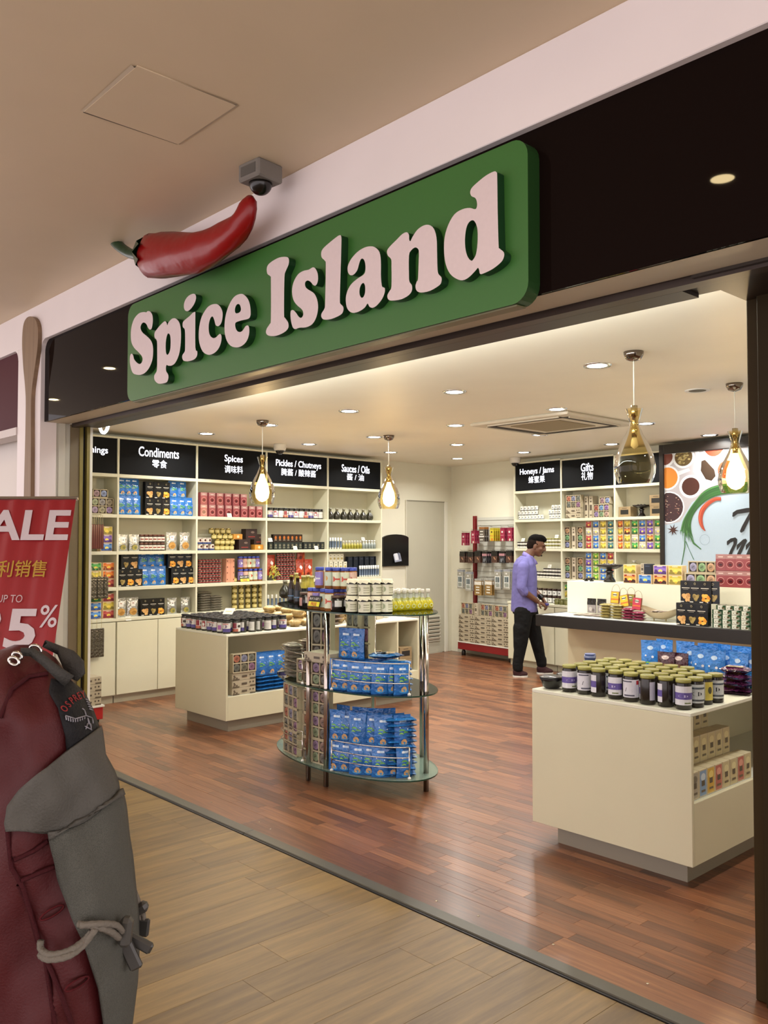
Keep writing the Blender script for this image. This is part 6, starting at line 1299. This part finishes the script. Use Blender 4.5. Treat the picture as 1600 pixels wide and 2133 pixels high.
loft(b, [(X(1092), 0, .78, .11, .15), (X(1092), 0, 1.0, .1, .15), (X(1092), 0, 1.25, .1, .17), (X(1096), 0, 1.4, .07, .12), (X(1099), 0, 1.44, .05, .06)])
SHn, ELn, WRn = (X(1085), -.195, Z(1183)), (X(1082), -.25, Z(1229)), (X(1115.5), -.14, Z(1252.5))
SHf, ELf, WRf = (X(1100), .19, Z(1184)), (X(1114), .25, Z(1228)), (X(1131), .085, Z(1247))
caps(b, SHn, .045, ELn, .04); caps(b, ELn, .043, WRn, .028); caps(b, SHf, .045, ELf, .04); caps(b, ELf, .042, WRf, .028)
def hand(b, wr, fwd, up, side, curl, thumb):
    """Palm, four curled fingers of different length and a thumb from the side of the palm."""
    wr, f, u, s = Vector(wr), Vector(fwd).normalized(), Vector(up).normalized(), Vector(side).normalized()
    pc = wr + f * .085
    caps(b, wr + f * .012, .026, pc, .034, 12, .55, u)
    for k, (off_, L_) in enumerate(((-.03, .07), (-.01, .08), (.01, .075), (.03, .06))):
        p = pc + s * off_ + f * .012; d = f
        for j in range(3):
            a = curl * (j + .6); d = (f * math.cos(a) - u * math.sin(a)); q = p + d * L_ * (.45, .33, .25)[j]; caps(b, p, .0098 - .001 * j, q, .009 - .001 * j, 8); p = q
    t0 = wr + f * .03 + s * thumb * .024; t1 = t0 + (f * .6 + s * thumb * .6 - u * .5).normalized() * .045; t2 = t1 + (f * .9 - u * .5 - s * thumb * .1).normalized() * .032
    caps(b, t0, .014, t1, .0115, 8); caps(b, t1, .0115, t2, .0095, 8)
hand(b, WRn, (.85, .35, -.42), (.45, -.35, .8), (.3, .9, .1), .62, -1)
hand(b, WRf, (.45, -.35, -.8), (.75, .5, .35), (.3, -.85, .45), .55, 1)
# legs inside the trousers keep the figure one body
HPn, KNn, ANn = (X(1088), -.085, .86), (X(1083), -.095, Z(1334)), (X(1074.5), -.095, Z(1390))
HPf, KNf, ANf = (X(1103), .085, .86), (X(1120), .125, Z(1334)), (X(1131), .15, Z(1387))
for h, k, a, fx in ((HPn, KNn, ANn, X(1090)), (HPf, KNf, ANf, X(1147))): caps(b, h, .07, k, .05); caps(b, k, .048, a, .036); caps(b, (a[0], a[1], .06), .03, (fx - .07, a[1] - .005, .035), .018)
body = fuse(b, 'body', 'skin_tone', .0055, 3, man)
e = MB().at(HM)
for s in (-1, 1): e.box(.088, s * .034 - .012, .012, .0945, s * .034 + .012, .017, '#14100e').tube([(.099, s * .016, .036), (.099, s * .032, .04), (.087, s * .048, .037)], .0035, 6, '#100c0a', 'matte')
e.obj('brows', body)
e = MB().at(HM); e.tube([(.09, -.026, -.06), (.1, -.012, -.048), (.1025, 0, -.046), (.1, .012, -.048), (.09, .026, -.06)], .0045, 6, '#15100d').tube([(.087, -.014, -.098), (.092, 0, -.096), (.087, .014, -.098)], [.006, .012, .006], 6, '#1a130f'); e.obj('moustache', body)
h = MB().at(HM); ell(h, (-.016, 0, .06), (.096, .0745, .078)); ell(h, (.025, 0, .1), (.07, .056, .044)); ell(h, (.072, 0, .096), (.03, .048, .028)); ell(h, (-.055, 0, .05), (.062, .06, .07)); fuse(h, 'hair', 'black_hair', .006, 2, man)
h = MB().at(HM); ell(h, (-.02, 0, .026), (.097, .0785, .085)); ell(h, (-.055, 0, -.01), (.06, .066, .07)); fuse(h, 'hair_sides', 'hair_fade', .006, 2, man)
s = MB()
loft(s, [(X(1091.5), 0, Z(1275), .153, .185), (X(1091.5), 0, Z(1268), .157, .19), (X(1092), 0, 1.0, .15, .183), (X(1093), 0, 1.13, .148, .19), (X(1093), 0, 1.25, .145, .2), (X(1093), 0, 1.34, .13, .195), (X(1095), 0, 1.4, .105, .145), (X(1098), 0, 1.44, .075, .085)], 26)
caps(s, SHn, .074, (X(1079.5), -.245, Z(1222)), .06); caps(s, (X(1079.5), -.245, Z(1222)), .06, (X(1084.5), -.24, Z(1232)), .056)
caps(s, SHf, .074, (X(1112), .24, Z(1222)), .06); caps(s, (X(1112), .24, Z(1222)), .058, (X(1117), .225, Z(1229)), .053)
caps(s, (X(1091), -.12, 1.37), .055, SHn, .07); caps(s, (X(1095), .12, 1.37), .055, SHf, .07)
sh = fuse(s, 'shirt', 'lilac_cloth', .007, 5, man)
c = MB(); # collar
for sg in (-1, 1):
    P = [(X(1092), 0, Z(1150)), (X(1096), sg * .065, Z(1153)), (X(1106), sg * .075, Z(1160)), (X(1114), sg * .045, Z(1167)), (X(1118), sg * .006, Z(1171))]
    Q = [(X(1088), 0, Z(1157)), (X(1092), sg * .085, Z(1160)), (X(1103), sg * .1, Z(1170)), (X(1112), sg * .085, Z(1178)), (X(1119.5), sg * .02, Z(1176))]
    c.add(P + Q, [(i, i + 1, i + 6, i + 5) for i in range(4)], '#7d74b6', 'cloth', True)
co = c.obj('collar', sh); co.modifiers.new('t', 'SOLIDIFY').thickness = .005
p_ = MB(); P = [(X(1119), -.018, Z(1178)), (X(1119.6), -.022, Z(1200)), (X(1119.4), -.022, Z(1225)), (X(1119), -.02, Z(1250)), (X(1118.6), -.02, Z(1274))]
for i in range(4): a, q = P[i], P[i + 1]; p_.add([(a[0] + .0, a[1] - .016, a[2]), (a[0] + .005, a[1] + .016, a[2]), (q[0] + .005, q[1] + .016, q[2]), (q[0], q[1] - .016, q[2])], [(0, 1, 2, 3)], '#736aac', 'cloth')
p_.obj('placket', sh)
k_ = MB().tube([(X(1079.0) - .012, -.305, Z(1226)), (X(1090), -.3, Z(1240))], .002, 5, '#6a62a2', 'cloth'); k_.obj('cuff_fold', sh)
t = MB()
loft(t, [(X(1092), 0, .74, .135, .17), (X(1092), 0, .8, .15, .178), (X(1092), 0, .86, .145, .175), (X(1092), 0, .9, .13, .16)], 24)
for h, k, a in ((HPn, KNn, ANn), (HPf, KNf, ANf)):
    caps(t, (h[0], h[1], .78), .115, k, .08); caps(t, k, .08, (a[0], a[1], a[2] + .03), .06); caps(t, (a[0] + .004, a[1], a[2] + .05), .064, (a[0] + .006, a[1], a[2] - .0), .062)
caps(t, (X(1083), -.095, .58), .1, (X(1080), -.095, .35), .078)
fuse(t, 'trousers', 'black_cloth', .008, 4, man)
for a, fx, yaw_ in ((ANn, X(1096), .05), (ANf, X(1156), -.08)):
    s = MB(); hx = a[0] - .055; ln = fx - hx
    A = Matrix.Translation((hx, a[1] - .005, 0)) @ Matrix.Rotation(yaw_, 4, 'Z'); s.at(A)
    ell(s, (.06, 0, .06), (.062, .043, .06)); caps(s, (.07, 0, .06), .045, (ln - .075, 0, .045), .036); ell(s, (ln - .07, 0, .036), (.07, .045, .034)); ell(s, (ln * .5, 0, .03), (ln * .5, .046, .03))
    so = fuse(s, 'shoe', 'maroon_knit', .006, 3, man)
    q = [(hx_ * ln, .046 * w) for hx_, w in ((0.0, .35), (.06, .8), (.2, .95), (.45, .85), (.7, 1.08), (.88, .9), (.98, .45), (1.0, 0))]
    q = q + [(x, -y) for x, y in q[-2::-1]]; m = MB().at(A); n = len(q)
    m.add([(x, y, .0) for x, y in q] + [(x, y, .019) for x, y in q], [list(range(n)), [n + i for i in range(n)][::-1]] + [(i, (i + 1) % n, n + (i + 1) % n, n + i) for i in range(n)], '#c4c0b8', 'satin', False); m.obj('sole', so)
w = Vector(WRf); d = (Vector(WRf) - Vector(ELf)).normalized()
m = MB(); caps(m, w - d * .028, .034, w - d * .002, .033); m.add([], [], '#000000')
wt = fuse(m, 'watch', 'black_strap', .005, 1, man)
tg = MB().at(MM @ T(X(1137), -.06, Z(1262))).lathe([(.022, 0), (.026, .006), (.026, .026), (.02, .03)], 14, '#3a3478', 'satin')
tag(tg.obj('purple_tin'), 'small purple tin held in the hands of the man', 'tin')
# ================================================================ SALE BANNER
fh = Vector((-math.sin(YAW), math.cos(YAW), 0))
hd = (fh * math.cos(math.radians(90)) + _rt * math.sin(math.radians(90))).normalized(); bk = Vector((-hd.y, hd.x, 0))
if bk.dot(fh) < 0: bk = -bk
r_ = ray(158, 1040); P1 = CAM + r_ * (5.15 / r_.dot(fh))
best = None
for i in range(0, 400):
    th = i * .0015; u = Vector((0, 0, math.cos(th))) + bk * math.sin(th); nrm = hd.cross(u)
    a = hit(112, 1350, P1, nrm) - P1; e_ = abs(a.dot(hd))
    if best is None or e_ < best[0]: best = (e_, th)
th = best[1]; print('BANNER', th); u_ = Vector((0, 0, math.cos(th))) + bk * math.sin(th); nr = hd.cross(u_)
if nr.dot(fh) > 0: nr = -nr
BWd, BHt = .80, (P1.z - .06) / math.cos(th)
bot = P1 - u_ * BHt
MBn = Matrix(((hd.x, -nr.x, u_.x, bot.x), (hd.y, -nr.y, u_.y, bot.y), (hd.z, -nr.z, u_.z, bot.z), (0, 0, 0, 1)))
bn = empty('sale_banner', Matrix.Translation((bot.x, bot.y, 0)), 'red roll-up sale banner leaning back at the left of the entrance', 'banner')
MI = Matrix.Translation((-bot.x, -bot.y, 0)) @ MBn
m = MB().at(MI); nx, nz = 90, 6
wv = lambda x: .004 * math.sin(x * 23) + .003 * math.sin(x * 61 + 1)
vs = [(-BWd * (1 - i / nx), wv(-BWd * (1 - i / nx)), BHt * j / nz) for j in range(nz + 1) for i in range(nx + 1)]
m.add(vs, [(j * (nx + 1) + i, j * (nx + 1) + i + 1, (j + 1) * (nx + 1) + i + 1, (j + 1) * (nx + 1) + i) for j in range(nz) for i in range(nx)], '#8f1019', 'satin', True)
m.obj('sheet', bn)
def bpx(x, y): a = hit(x, y, P1, nr) - bot; return a.dot(hd), a.dot(u_)
fb = lambda uu, vv, l: (uu, -.0095, vv)
m = MB().at(MI)
def btxt(s, xa, xb, ya, yb, col, wgt, sh=0.0):
    a, c0_ = bpx(xa, (ya + yb) / 2), bpx(xb, (ya + yb) / 2); t_, b_ = bpx((xa + xb) / 2, ya), bpx((xa + xb) / 2, yb)
    put_text(m, s, fb, (a[0] + c0_[0]) / 2, (t_[1] + b_[1]) / 2, c0_[0] - a[0], col, 'satin', wgt, t_[1] - b_[1], sh)
for a_ in (('SALE', -72, 146, 1063, 1127, '#c9bcc0', .035), ('让利销售', -38, 98, 1168, 1203, '#b08c2c', .012), ('UP TO', -4, 48, 1240, 1256, '#c0a8aa', .0), ('35', -58, 77, 1268, 1353, '#c9bcc0', .035), ('%', 84, 121, 1261, 1308, '#c9bcc0', .012)):
    m = MB().at(MI); btxt(*a_); m.obj('lettering', bn)
MB().at(MI).box(-BWd - .005, -.014, BHt - .004, .012, .014, BHt + .014, '#a8a29c', 'metal', .003).obj('top_rail', bn)
q = bot - Vector((bot.x, bot.y, 0)); a_ = math.atan2(hd.y, hd.x)
MB().at(Matrix.Rotation(a_, 4, 'Z')).box(-BWd - .02, -.05, .012, .02, .09, .075, '#77736d', 'metal', .01).box(-BWd + .1, -.08, 0, -BWd + .16, .2, .012, '#55524e', 'metal').box(-.16, -.08, 0, -.1, .2, .012, '#55524e', 'metal').obj('base', bn)
MB().at(MI).tube([(-BWd / 2, .02, .05), (-BWd / 2, .02, BHt)], .011, 8, '#8d8a86', 'metal').obj('pole', bn)
# ================================================================ BACKPACK
solid('red_nylon', '#440a0d', .62, .18, 420.0, .35, .08); solid('grey_nylon', '#4c4a44', .7, .35, 380.0, .3, .05); solid('black_nylon', '#0d0d10', .7, .3, 300.0, .3); solid('grey_strap', '#35332f', .7, .4, 420.0, .3)
def mesh_net(name, c1, c2):
    m, n, l, b, o = nm(name); tc = n.new('ShaderNodeTexCoord'); vo = n.new('ShaderNodeTexVoronoi'); vo.inputs['Scale'].default_value = 900; l.new(tc.outputs['Object'], vo.inputs['Vector'])
    cr = n.new('ShaderNodeValToRGB'); cr.color_ramp.elements[0].color = (*lin(c2), 1); cr.color_ramp.elements[1].color = (*lin(c1), 1); cr.color_ramp.elements[0].position = .15; cr.color_ramp.elements[1].position = .5
    l.new(vo.outputs['Distance'], cr.inputs[0]); l.new(cr.outputs[0], b.inputs['Base Color']); b.inputs['Roughness'].default_value = .8
    bp = n.new('ShaderNodeBump'); bp.inputs['Strength'].default_value = .4; bp.inputs['Distance'].default_value = .002; l.new(vo.outputs['Distance'], bp.inputs['Height']); l.new(bp.outputs[0], b.inputs['Normal']); MATS[name] = m
mesh_net('stretch_mesh', '#484840', '#33342e')
BD0 = 1.0
RO = [(1343, 62), (1352, 88), (1365, 112), (1400, 140), (1440, 166), (1480, 186), (1520, 200), (1560, 206), (1600, 226), (1640, 237), (1680, 246), (1740, 252), (1800, 262), (1860, 268), (1920, 272), (2000, 272), (2060, 268), (2133, 258), (2230, 240), (2330, 200)]
LO = [(1343, 30), (1352, 5), (1365, -30), (1400, -90), (1440, -130), (1500, -160), (1600, -190), (2330, -190)]
def itp(T_, y):
    for (a, p), (b_, q_) in zip(T_, T_[1:]):
        if a <= y <= b_: return p + (q_ - p) * (y - a) / (b_ - a)
    return T_[0][1] if y < T_[0][0] else T_[-1][1]
def rowp(y):
    r1, l1 = itp(RO, y), itp(LO, y); t = min(1, max(0, (y - 1340) / 160.0)); return (r1 + l1) / 2, (r1 - l1) / 2, .035 + .095 * math.sqrt(t)
def fold(x, y): return .008 * math.sin(x * .03 + y * .011) + .005 * math.sin(x * .055 - y * .022 + 1) + .002 * math.sin(y * .06 + x * .07)
def bsurf(x, y, d=0.0, ph=None):
    c, rx, ry = rowp(y)
    if ph is None: ph = math.acos(max(-1, min(1, (x - c) / rx)))
    dy = -(ry + d) * (abs(math.sin(ph)) ** .8) * (1 if math.sin(ph) >= 0 else -1)
    xx = c + (rx + d * FPX * .8) * math.cos(ph); v = ray(xx, y)
    return CAM + v * ((BD0 + dy - fold(xx, y) * abs(math.sin(ph))) / v.dot(fh))
bgO = CAM + ray(40, 2300) * BD0; bgO.z = bsurf(0, 2330).z
bag = empty('backpack', Matrix.Translation(bgO), 'dark red and grey hiking backpack in the near left corner', 'backpack')
def bobj(vs, fs, name, mat, parent=None, th=0.0, smooth=True):
    me = bpy.data.meshes.new(name); me.from_pydata([(Vector(v) - bgO)[:] for v in vs], [], fs); me.materials.append(MATS[mat]); me.polygons.foreach_set('use_smooth', [smooth] * len(me.polygons))
    o = link(me, name, parent or bag)
    if th: o.modifiers.new('t', 'SOLIDIFY').thickness = th
    return o
ys = [1343 + 14 * k for k in range(71)]; n = 48
vs = [bsurf(0, y, 0, 2 * PI * k / n) for y in ys for k in range(n)]
bobj(vs, [(j * n + k, j * n + (k + 1) % n, (j + 1) * n + (k + 1) % n, (j + 1) * n + k) for j in range(len(ys) - 1) for k in range(n)] + [list(range(n)), [(len(ys) - 1) * n + k for k in range(n)][::-1]], 'body', 'red_nylon')
def cr3(x, y): return x * .3903, 1300 + y * .3903
def patch(left, right, y0, y1, d, name, mat, rows=26, colsn=14, th=.003, parent=None, sag=0.0, bulge=0.0):
    """Panel on the bag between two outlines, given as (x, y) lists in crop pixels, top to bottom."""
    L_ = [cr3(*p)[::-1] for p in left]; R_ = [cr3(*p)[::-1] for p in right]; vs = []
    for j in range(rows + 1):
        t = j / rows; yl = L_[0][0] + (L_[-1][0] - L_[0][0]) * t; yr = R_[0][0] + (R_[-1][0] - R_[0][0]) * t
        xl, xr_ = itp(L_, yl), itp(R_, yr)
        for i in range(colsn + 1):
            s_ = i / colsn; y = yl + (yr - yl) * s_ + sag * math.sin(PI * s_) * (1 - t) ** 2; x = xl + (xr_ - xl) * s_
            c, rx, ry = rowp(y); x = min(x, c + rx - .01); vs.append(bsurf(x, y, d + bulge * math.sin(PI * s_) * math.sin(PI * t)))
    w = colsn + 1
    return bobj(vs, [(j * w + i, j * w + i + 1, (j + 1) * w + i + 1, (j + 1) * w + i) for j in range(rows) for i in range(colsn)], name, mat, parent, th)
pt = patch([(262, 298), (255, 370), (300, 450), (338, 600), (345, 678)], [(350, 300), (440, 372), (480, 470), (500, 520), (514, 548)], 0, 0, .004, 'logo_patch', 'black_nylon', 20, 10, .002)
patch([(345, 672), (200, 800), (110, 885), (42, 975), (30, 1060), (42, 1106)], [(512, 545), (520, 620), (530, 700), (580, 790), (600, 850), (606, 900), (615, 960), (625, 1112)], 0, 0, .006, 'front_panel', 'grey_nylon', 26, 18, .003, None, 0, .006)
patch([(247, 1108), (258, 1160), (300, 1350), (370, 1550), (440, 1750), (500, 1950), (525, 2140), (530, 2400)], [(602, 885), (622, 905), (640, 1000), (690, 1500), (702, 1650), (690, 1900), (660, 2140), (600, 2400)], 0, 0, .009, 'stretch_pocket', 'stretch_mesh', 40, 18, .003, None, 24)
patch([(245, 1106), (252, 1150)], [(600, 878), (612, 912)], 0, 0, .012, 'pocket_hem', 'grey_nylon', 3, 20, .003, None, 24)
for a, b_, y in ((180, 330, 1560), (350, 450, 1930)):   # stitched ovals on the side
    P = []
    for k in range(17):
        w = 2 * PI * k / 16; x, yy = (215 + 330) / 2 + 62 * math.cos(w), y - 20 + 22 * math.sin(w) - .55 * 62 * math.cos(w)
        if a > 300: x += 130; yy += 10
        P.append(bsurf(*cr3(x, yy), .004) - bgO)
    MB().tube(P, .0012, 5, '#4a1216', 'cloth', False).obj('stitching', bag)
for pts in ([(100, 1390), (150, 1500), (200, 1700), (270, 1850), (330, 2000), (380, 2140)], [(40, 1100), (60, 1300), (120, 1400), (180, 1600), (240, 1800), (290, 2140)], [(250, 1160), (180, 1210), (70, 1260)], [(300, 1290), (200, 1330), (110, 1370)], [(0, 500), (60, 350), (150, 280), (250, 262)]):
    MB().tube([bsurf(*cr3(x, y), .003) - bgO for x, y in pts], .0025, 6, '#3a1014', 'cloth', False).obj('seam', bag)
def rope(pts, r=.0032, name='cord', par=None):
    P = [bsurf(*cr3(x, y), .02 + dz) - bgO for x, y, dz in pts]; Q = []
    for i in range(len(P) - 1):
        p0, p1, p2, p3 = P[max(i - 1, 0)], P[i], P[i + 1], P[min(i + 2, len(P) - 1)]
        for j in range(5):
            t = j / 5; Q.append(.5 * (2 * p1 + (p2 - p0) * t + (2 * p0 - 5 * p1 + 4 * p2 - p3) * t * t + (3 * p1 - p0 - 3 * p2 + p3) * t ** 3))
    Q.append(P[-1]); m = MB()
    m.tube(Q, [r * (1 + .12 * (i % 2)) for i in range(len(Q))], 7, '#6b655b', 'cloth'); return m.obj(name, par or bag)
rope([(380, 1600, 0), (450, 1612, .004), (520, 1640, .006), (565, 1675, .004)]); rope([(385, 1608, .003), (470, 1600, .006), (540, 1606, .008), (575, 1640, .006)])
rope([(440, 1640, .004), (400, 1690, .006), (330, 1745, .006), (250, 1765, .004), (205, 1735, .002), (205, 1690, 0)]); rope([(450, 1628, .008), (390, 1720, .008), (320, 1775, .008), (240, 1790, .006), (200, 1765, .003)])
def blk(x, y, w, h, dp, rot, col, d=.026):
    p = bsurf(*cr3(x, y), d) - bgO; return MB().at(Matrix.Translation(p) @ Matrix.Rotation(YAW, 4, 'Z') @ Matrix.Rotation(rot, 4, 'Y')).box(-w / 2, -dp / 2, -h / 2, w / 2, dp / 2, h / 2, col, 'satin', min(w, h, dp) * .3)
tgl = blk(592, 1640, .013, .03, .014, .1, '#3c3a35').obj('cord_lock', bag); blk(655, 1700, .03, .012, .008, .5, '#33312d').obj('tab', tgl); blk(630, 1760, .014, .034, .007, -.45, '#33312d', .02).obj('tab', tgl)
# the far-side cord hangs free at the right edge
def side(x, y): v = ray(*cr3(x, y)); return CAM + v * (BD0 / v.dot(fh)) - fh * .0 - bgO
MB().tube([side(640, 1110), side(668, 1140), side(678, 1190), side(662, 1200)], .003, 7, '#6b655b', 'cloth').obj('cord', bag)
MB().tube([side(680, 1330), side(694, 1420), side(712, 1480), side(728, 1530)], .0028, 7, '#6b655b', 'cloth').tube([side(690, 1330), side(716, 1420), side(736, 1470), side(742, 1525)], .0028, 7, '#6b655b', 'cloth').tube([side(742, 1535), side(750, 1580)], .003, 6, '#6b655b', 'cloth').tube([side(764, 1540), side(768, 1585)], .003, 6, '#6b655b', 'cloth').obj('cord', bag)
def sblk(x, y, w, h, dp, rot, col): return MB().at(Matrix.Translation(side(x, y)) @ Matrix.Rotation(YAW, 4, 'Z') @ Matrix.Rotation(rot, 4, 'Y')).box(-w / 2, -dp / 2, -h / 2, w / 2, dp / 2, h / 2, col, 'satin', min(w, h, dp) * .3)
q = sblk(742, 1520, .022, .012, .012, -.5, '#3c3a35').obj('cord_lock', bag); sblk(764, 1618, .014, .02, .007, .1, '#2c2b28').obj('tab', q)
# grab loops and steel hardware on the lid
def strap(pts, w, name, d=.012):
    P = [bsurf(*cr3(x, y), d) for x, y in pts]; vs = []
    for i, p in enumerate(P):
        t = (P[min(i + 1, len(P) - 1)] - P[max(i - 1, 0)]).normalized(); s_ = t.cross(fh).normalized(); vs += [p + s_ * w[i] / 2, p - s_ * w[i] / 2]
    return bobj(vs, [(2 * i, 2 * i + 1, 2 * i + 3, 2 * i + 2) for i in range(len(P) - 1)], name, 'grey_strap', None, .004)
strap([(110, 150), (150, 150), (200, 195), (260, 255), (320, 308)], [.008, .009, .009, .011, .014], 'grab_loop', .016)
strap([(165, 112), (215, 105), (258, 140), (290, 190), (325, 235), (352, 280)], [.007, .008, .01, .022, .024, .012], 'grab_loop', .02)
for x, y, r in ((165, 135, .006), (95, 170, .005), (78, 198, .0055)): MB().at(Matrix.Translation(bsurf(*cr3(x, y), .016) - bgO) @ Matrix.Rotation(YAW, 4, 'Z') @ Matrix.Rotation(.4, 4, 'Y')).tube([(r * math.cos(2 * PI * k / 14), 0, r * .7 * math.sin(2 * PI * k / 14)) for k in range(15)], .0018, 7, '#b9b6b0', 'metal', False).obj('ring', bag)
# embroidery on the patch
def fl(x, y, l): return (bsurf(*cr3(x, y), .0085 + l) - bgO)[:]
m = MB(); word = 'OSPREY'
for k, ch_ in enumerate(word):
    t = k / 5; x, y = 322 + 92 * t, 450 - 76 * t - 14 * math.sin(t * PI); an = .95 - .6 * t
    vs_, fs_, tw = text_polys(ch_, .02); ca_, sa_ = math.cos(an), math.sin(an)
    m.add([fl(x + (v[0] - tw / 2) * ca_ * 24 - (v[1] - .5) * sa_ * 40, y - (v[0] - tw / 2) * sa_ * 24 - (v[1] - .5) * ca_ * 40, .0) for v in vs_], fs_, '#8a2c2c', 'cloth')
m.obj('lettering', pt)
m = MB()
def seg(x0, y0, x1, y1, w=.0006): m.tube([Vector(fl(x0, y0, 0)), Vector(fl((x0 + x1) / 2, (y0 + y1) / 2, .0003)), Vector(fl(x1, y1, 0))], w, 5, '#8f8d94', 'cloth')
for k in range(9): a = k / 8; x, y = 330 + 95 * a, 490 + 14 * math.sin(a * PI); seg(x, y, x + 4 - 4 * a, y + 22 - 6 * a)
for a, b_ in (((330, 488), (380, 505)), ((380, 505), (432, 488)), ((432, 488), (424, 460)), ((424, 460), (412, 450)), ((432, 488), (462, 500)), ((462, 500), (468, 530)), ((440, 500), (455, 545)), ((428, 545), (462, 565)), ((440, 530), (432, 560)), ((455, 530), (458, 560)), ((440, 505), (446, 535))): seg(*a, *b_)
for k in range(5): seg(428 + 5 * k, 400 + 13 * k, 442 + 6 * k, 408 + 13 * k)
m.obj('emblem', pt)
# ================================================================ LABELS THAT TELL REPEATS APART
ORD = ['first', 'second', 'third', 'fourth', 'fifth', 'sixth', 'seventh', 'eighth', 'ninth', 'tenth', 'eleventh', 'twelfth', 'thirteenth', 'fourteenth']
by = {}
for o in list(COL.objects):
    if o.parent is None and o.get('label'): by.setdefault(o['label'], []).append(o)
for lab, os_ in by.items():
    if not 2 <= len(os_) <= 40: continue
    rows = {}
    for o in os_:
        rows.setdefault(round(o.matrix_world.translation.z / .012) if o.matrix_world.translation.z else 0, []).append(o)
    zs_ = sorted(rows); pos = {}
    if all(len(rows[z]) == 1 for z in zs_):
        if len(zs_) <= 14:
            for i, z in enumerate(zs_): pos[rows[z][0].name] = '%s from bottom' % ORD[i]
    elif all(len(rows[z]) <= 14 for z in zs_) and len(zs_) <= 10:
        for i, z in enumerate(zs_):
            q = sorted(rows[z], key=lambda o: proj(o.matrix_world.translation)[0])
            for j, o in enumerate(q):
                s = '%s from left' % ORD[j]
                pos[o.name] = s if len(zs_) == 1 else s + ', level %s up' % ('one', 'two', 'three', 'four', 'five', 'six', 'seven', 'eight', 'nine', 'ten')[i]
    for o in os_:
        if o.name in pos:
            t = lab + ', ' + pos[o.name]
            if len(t.split()) <= 16: o['label'] = t
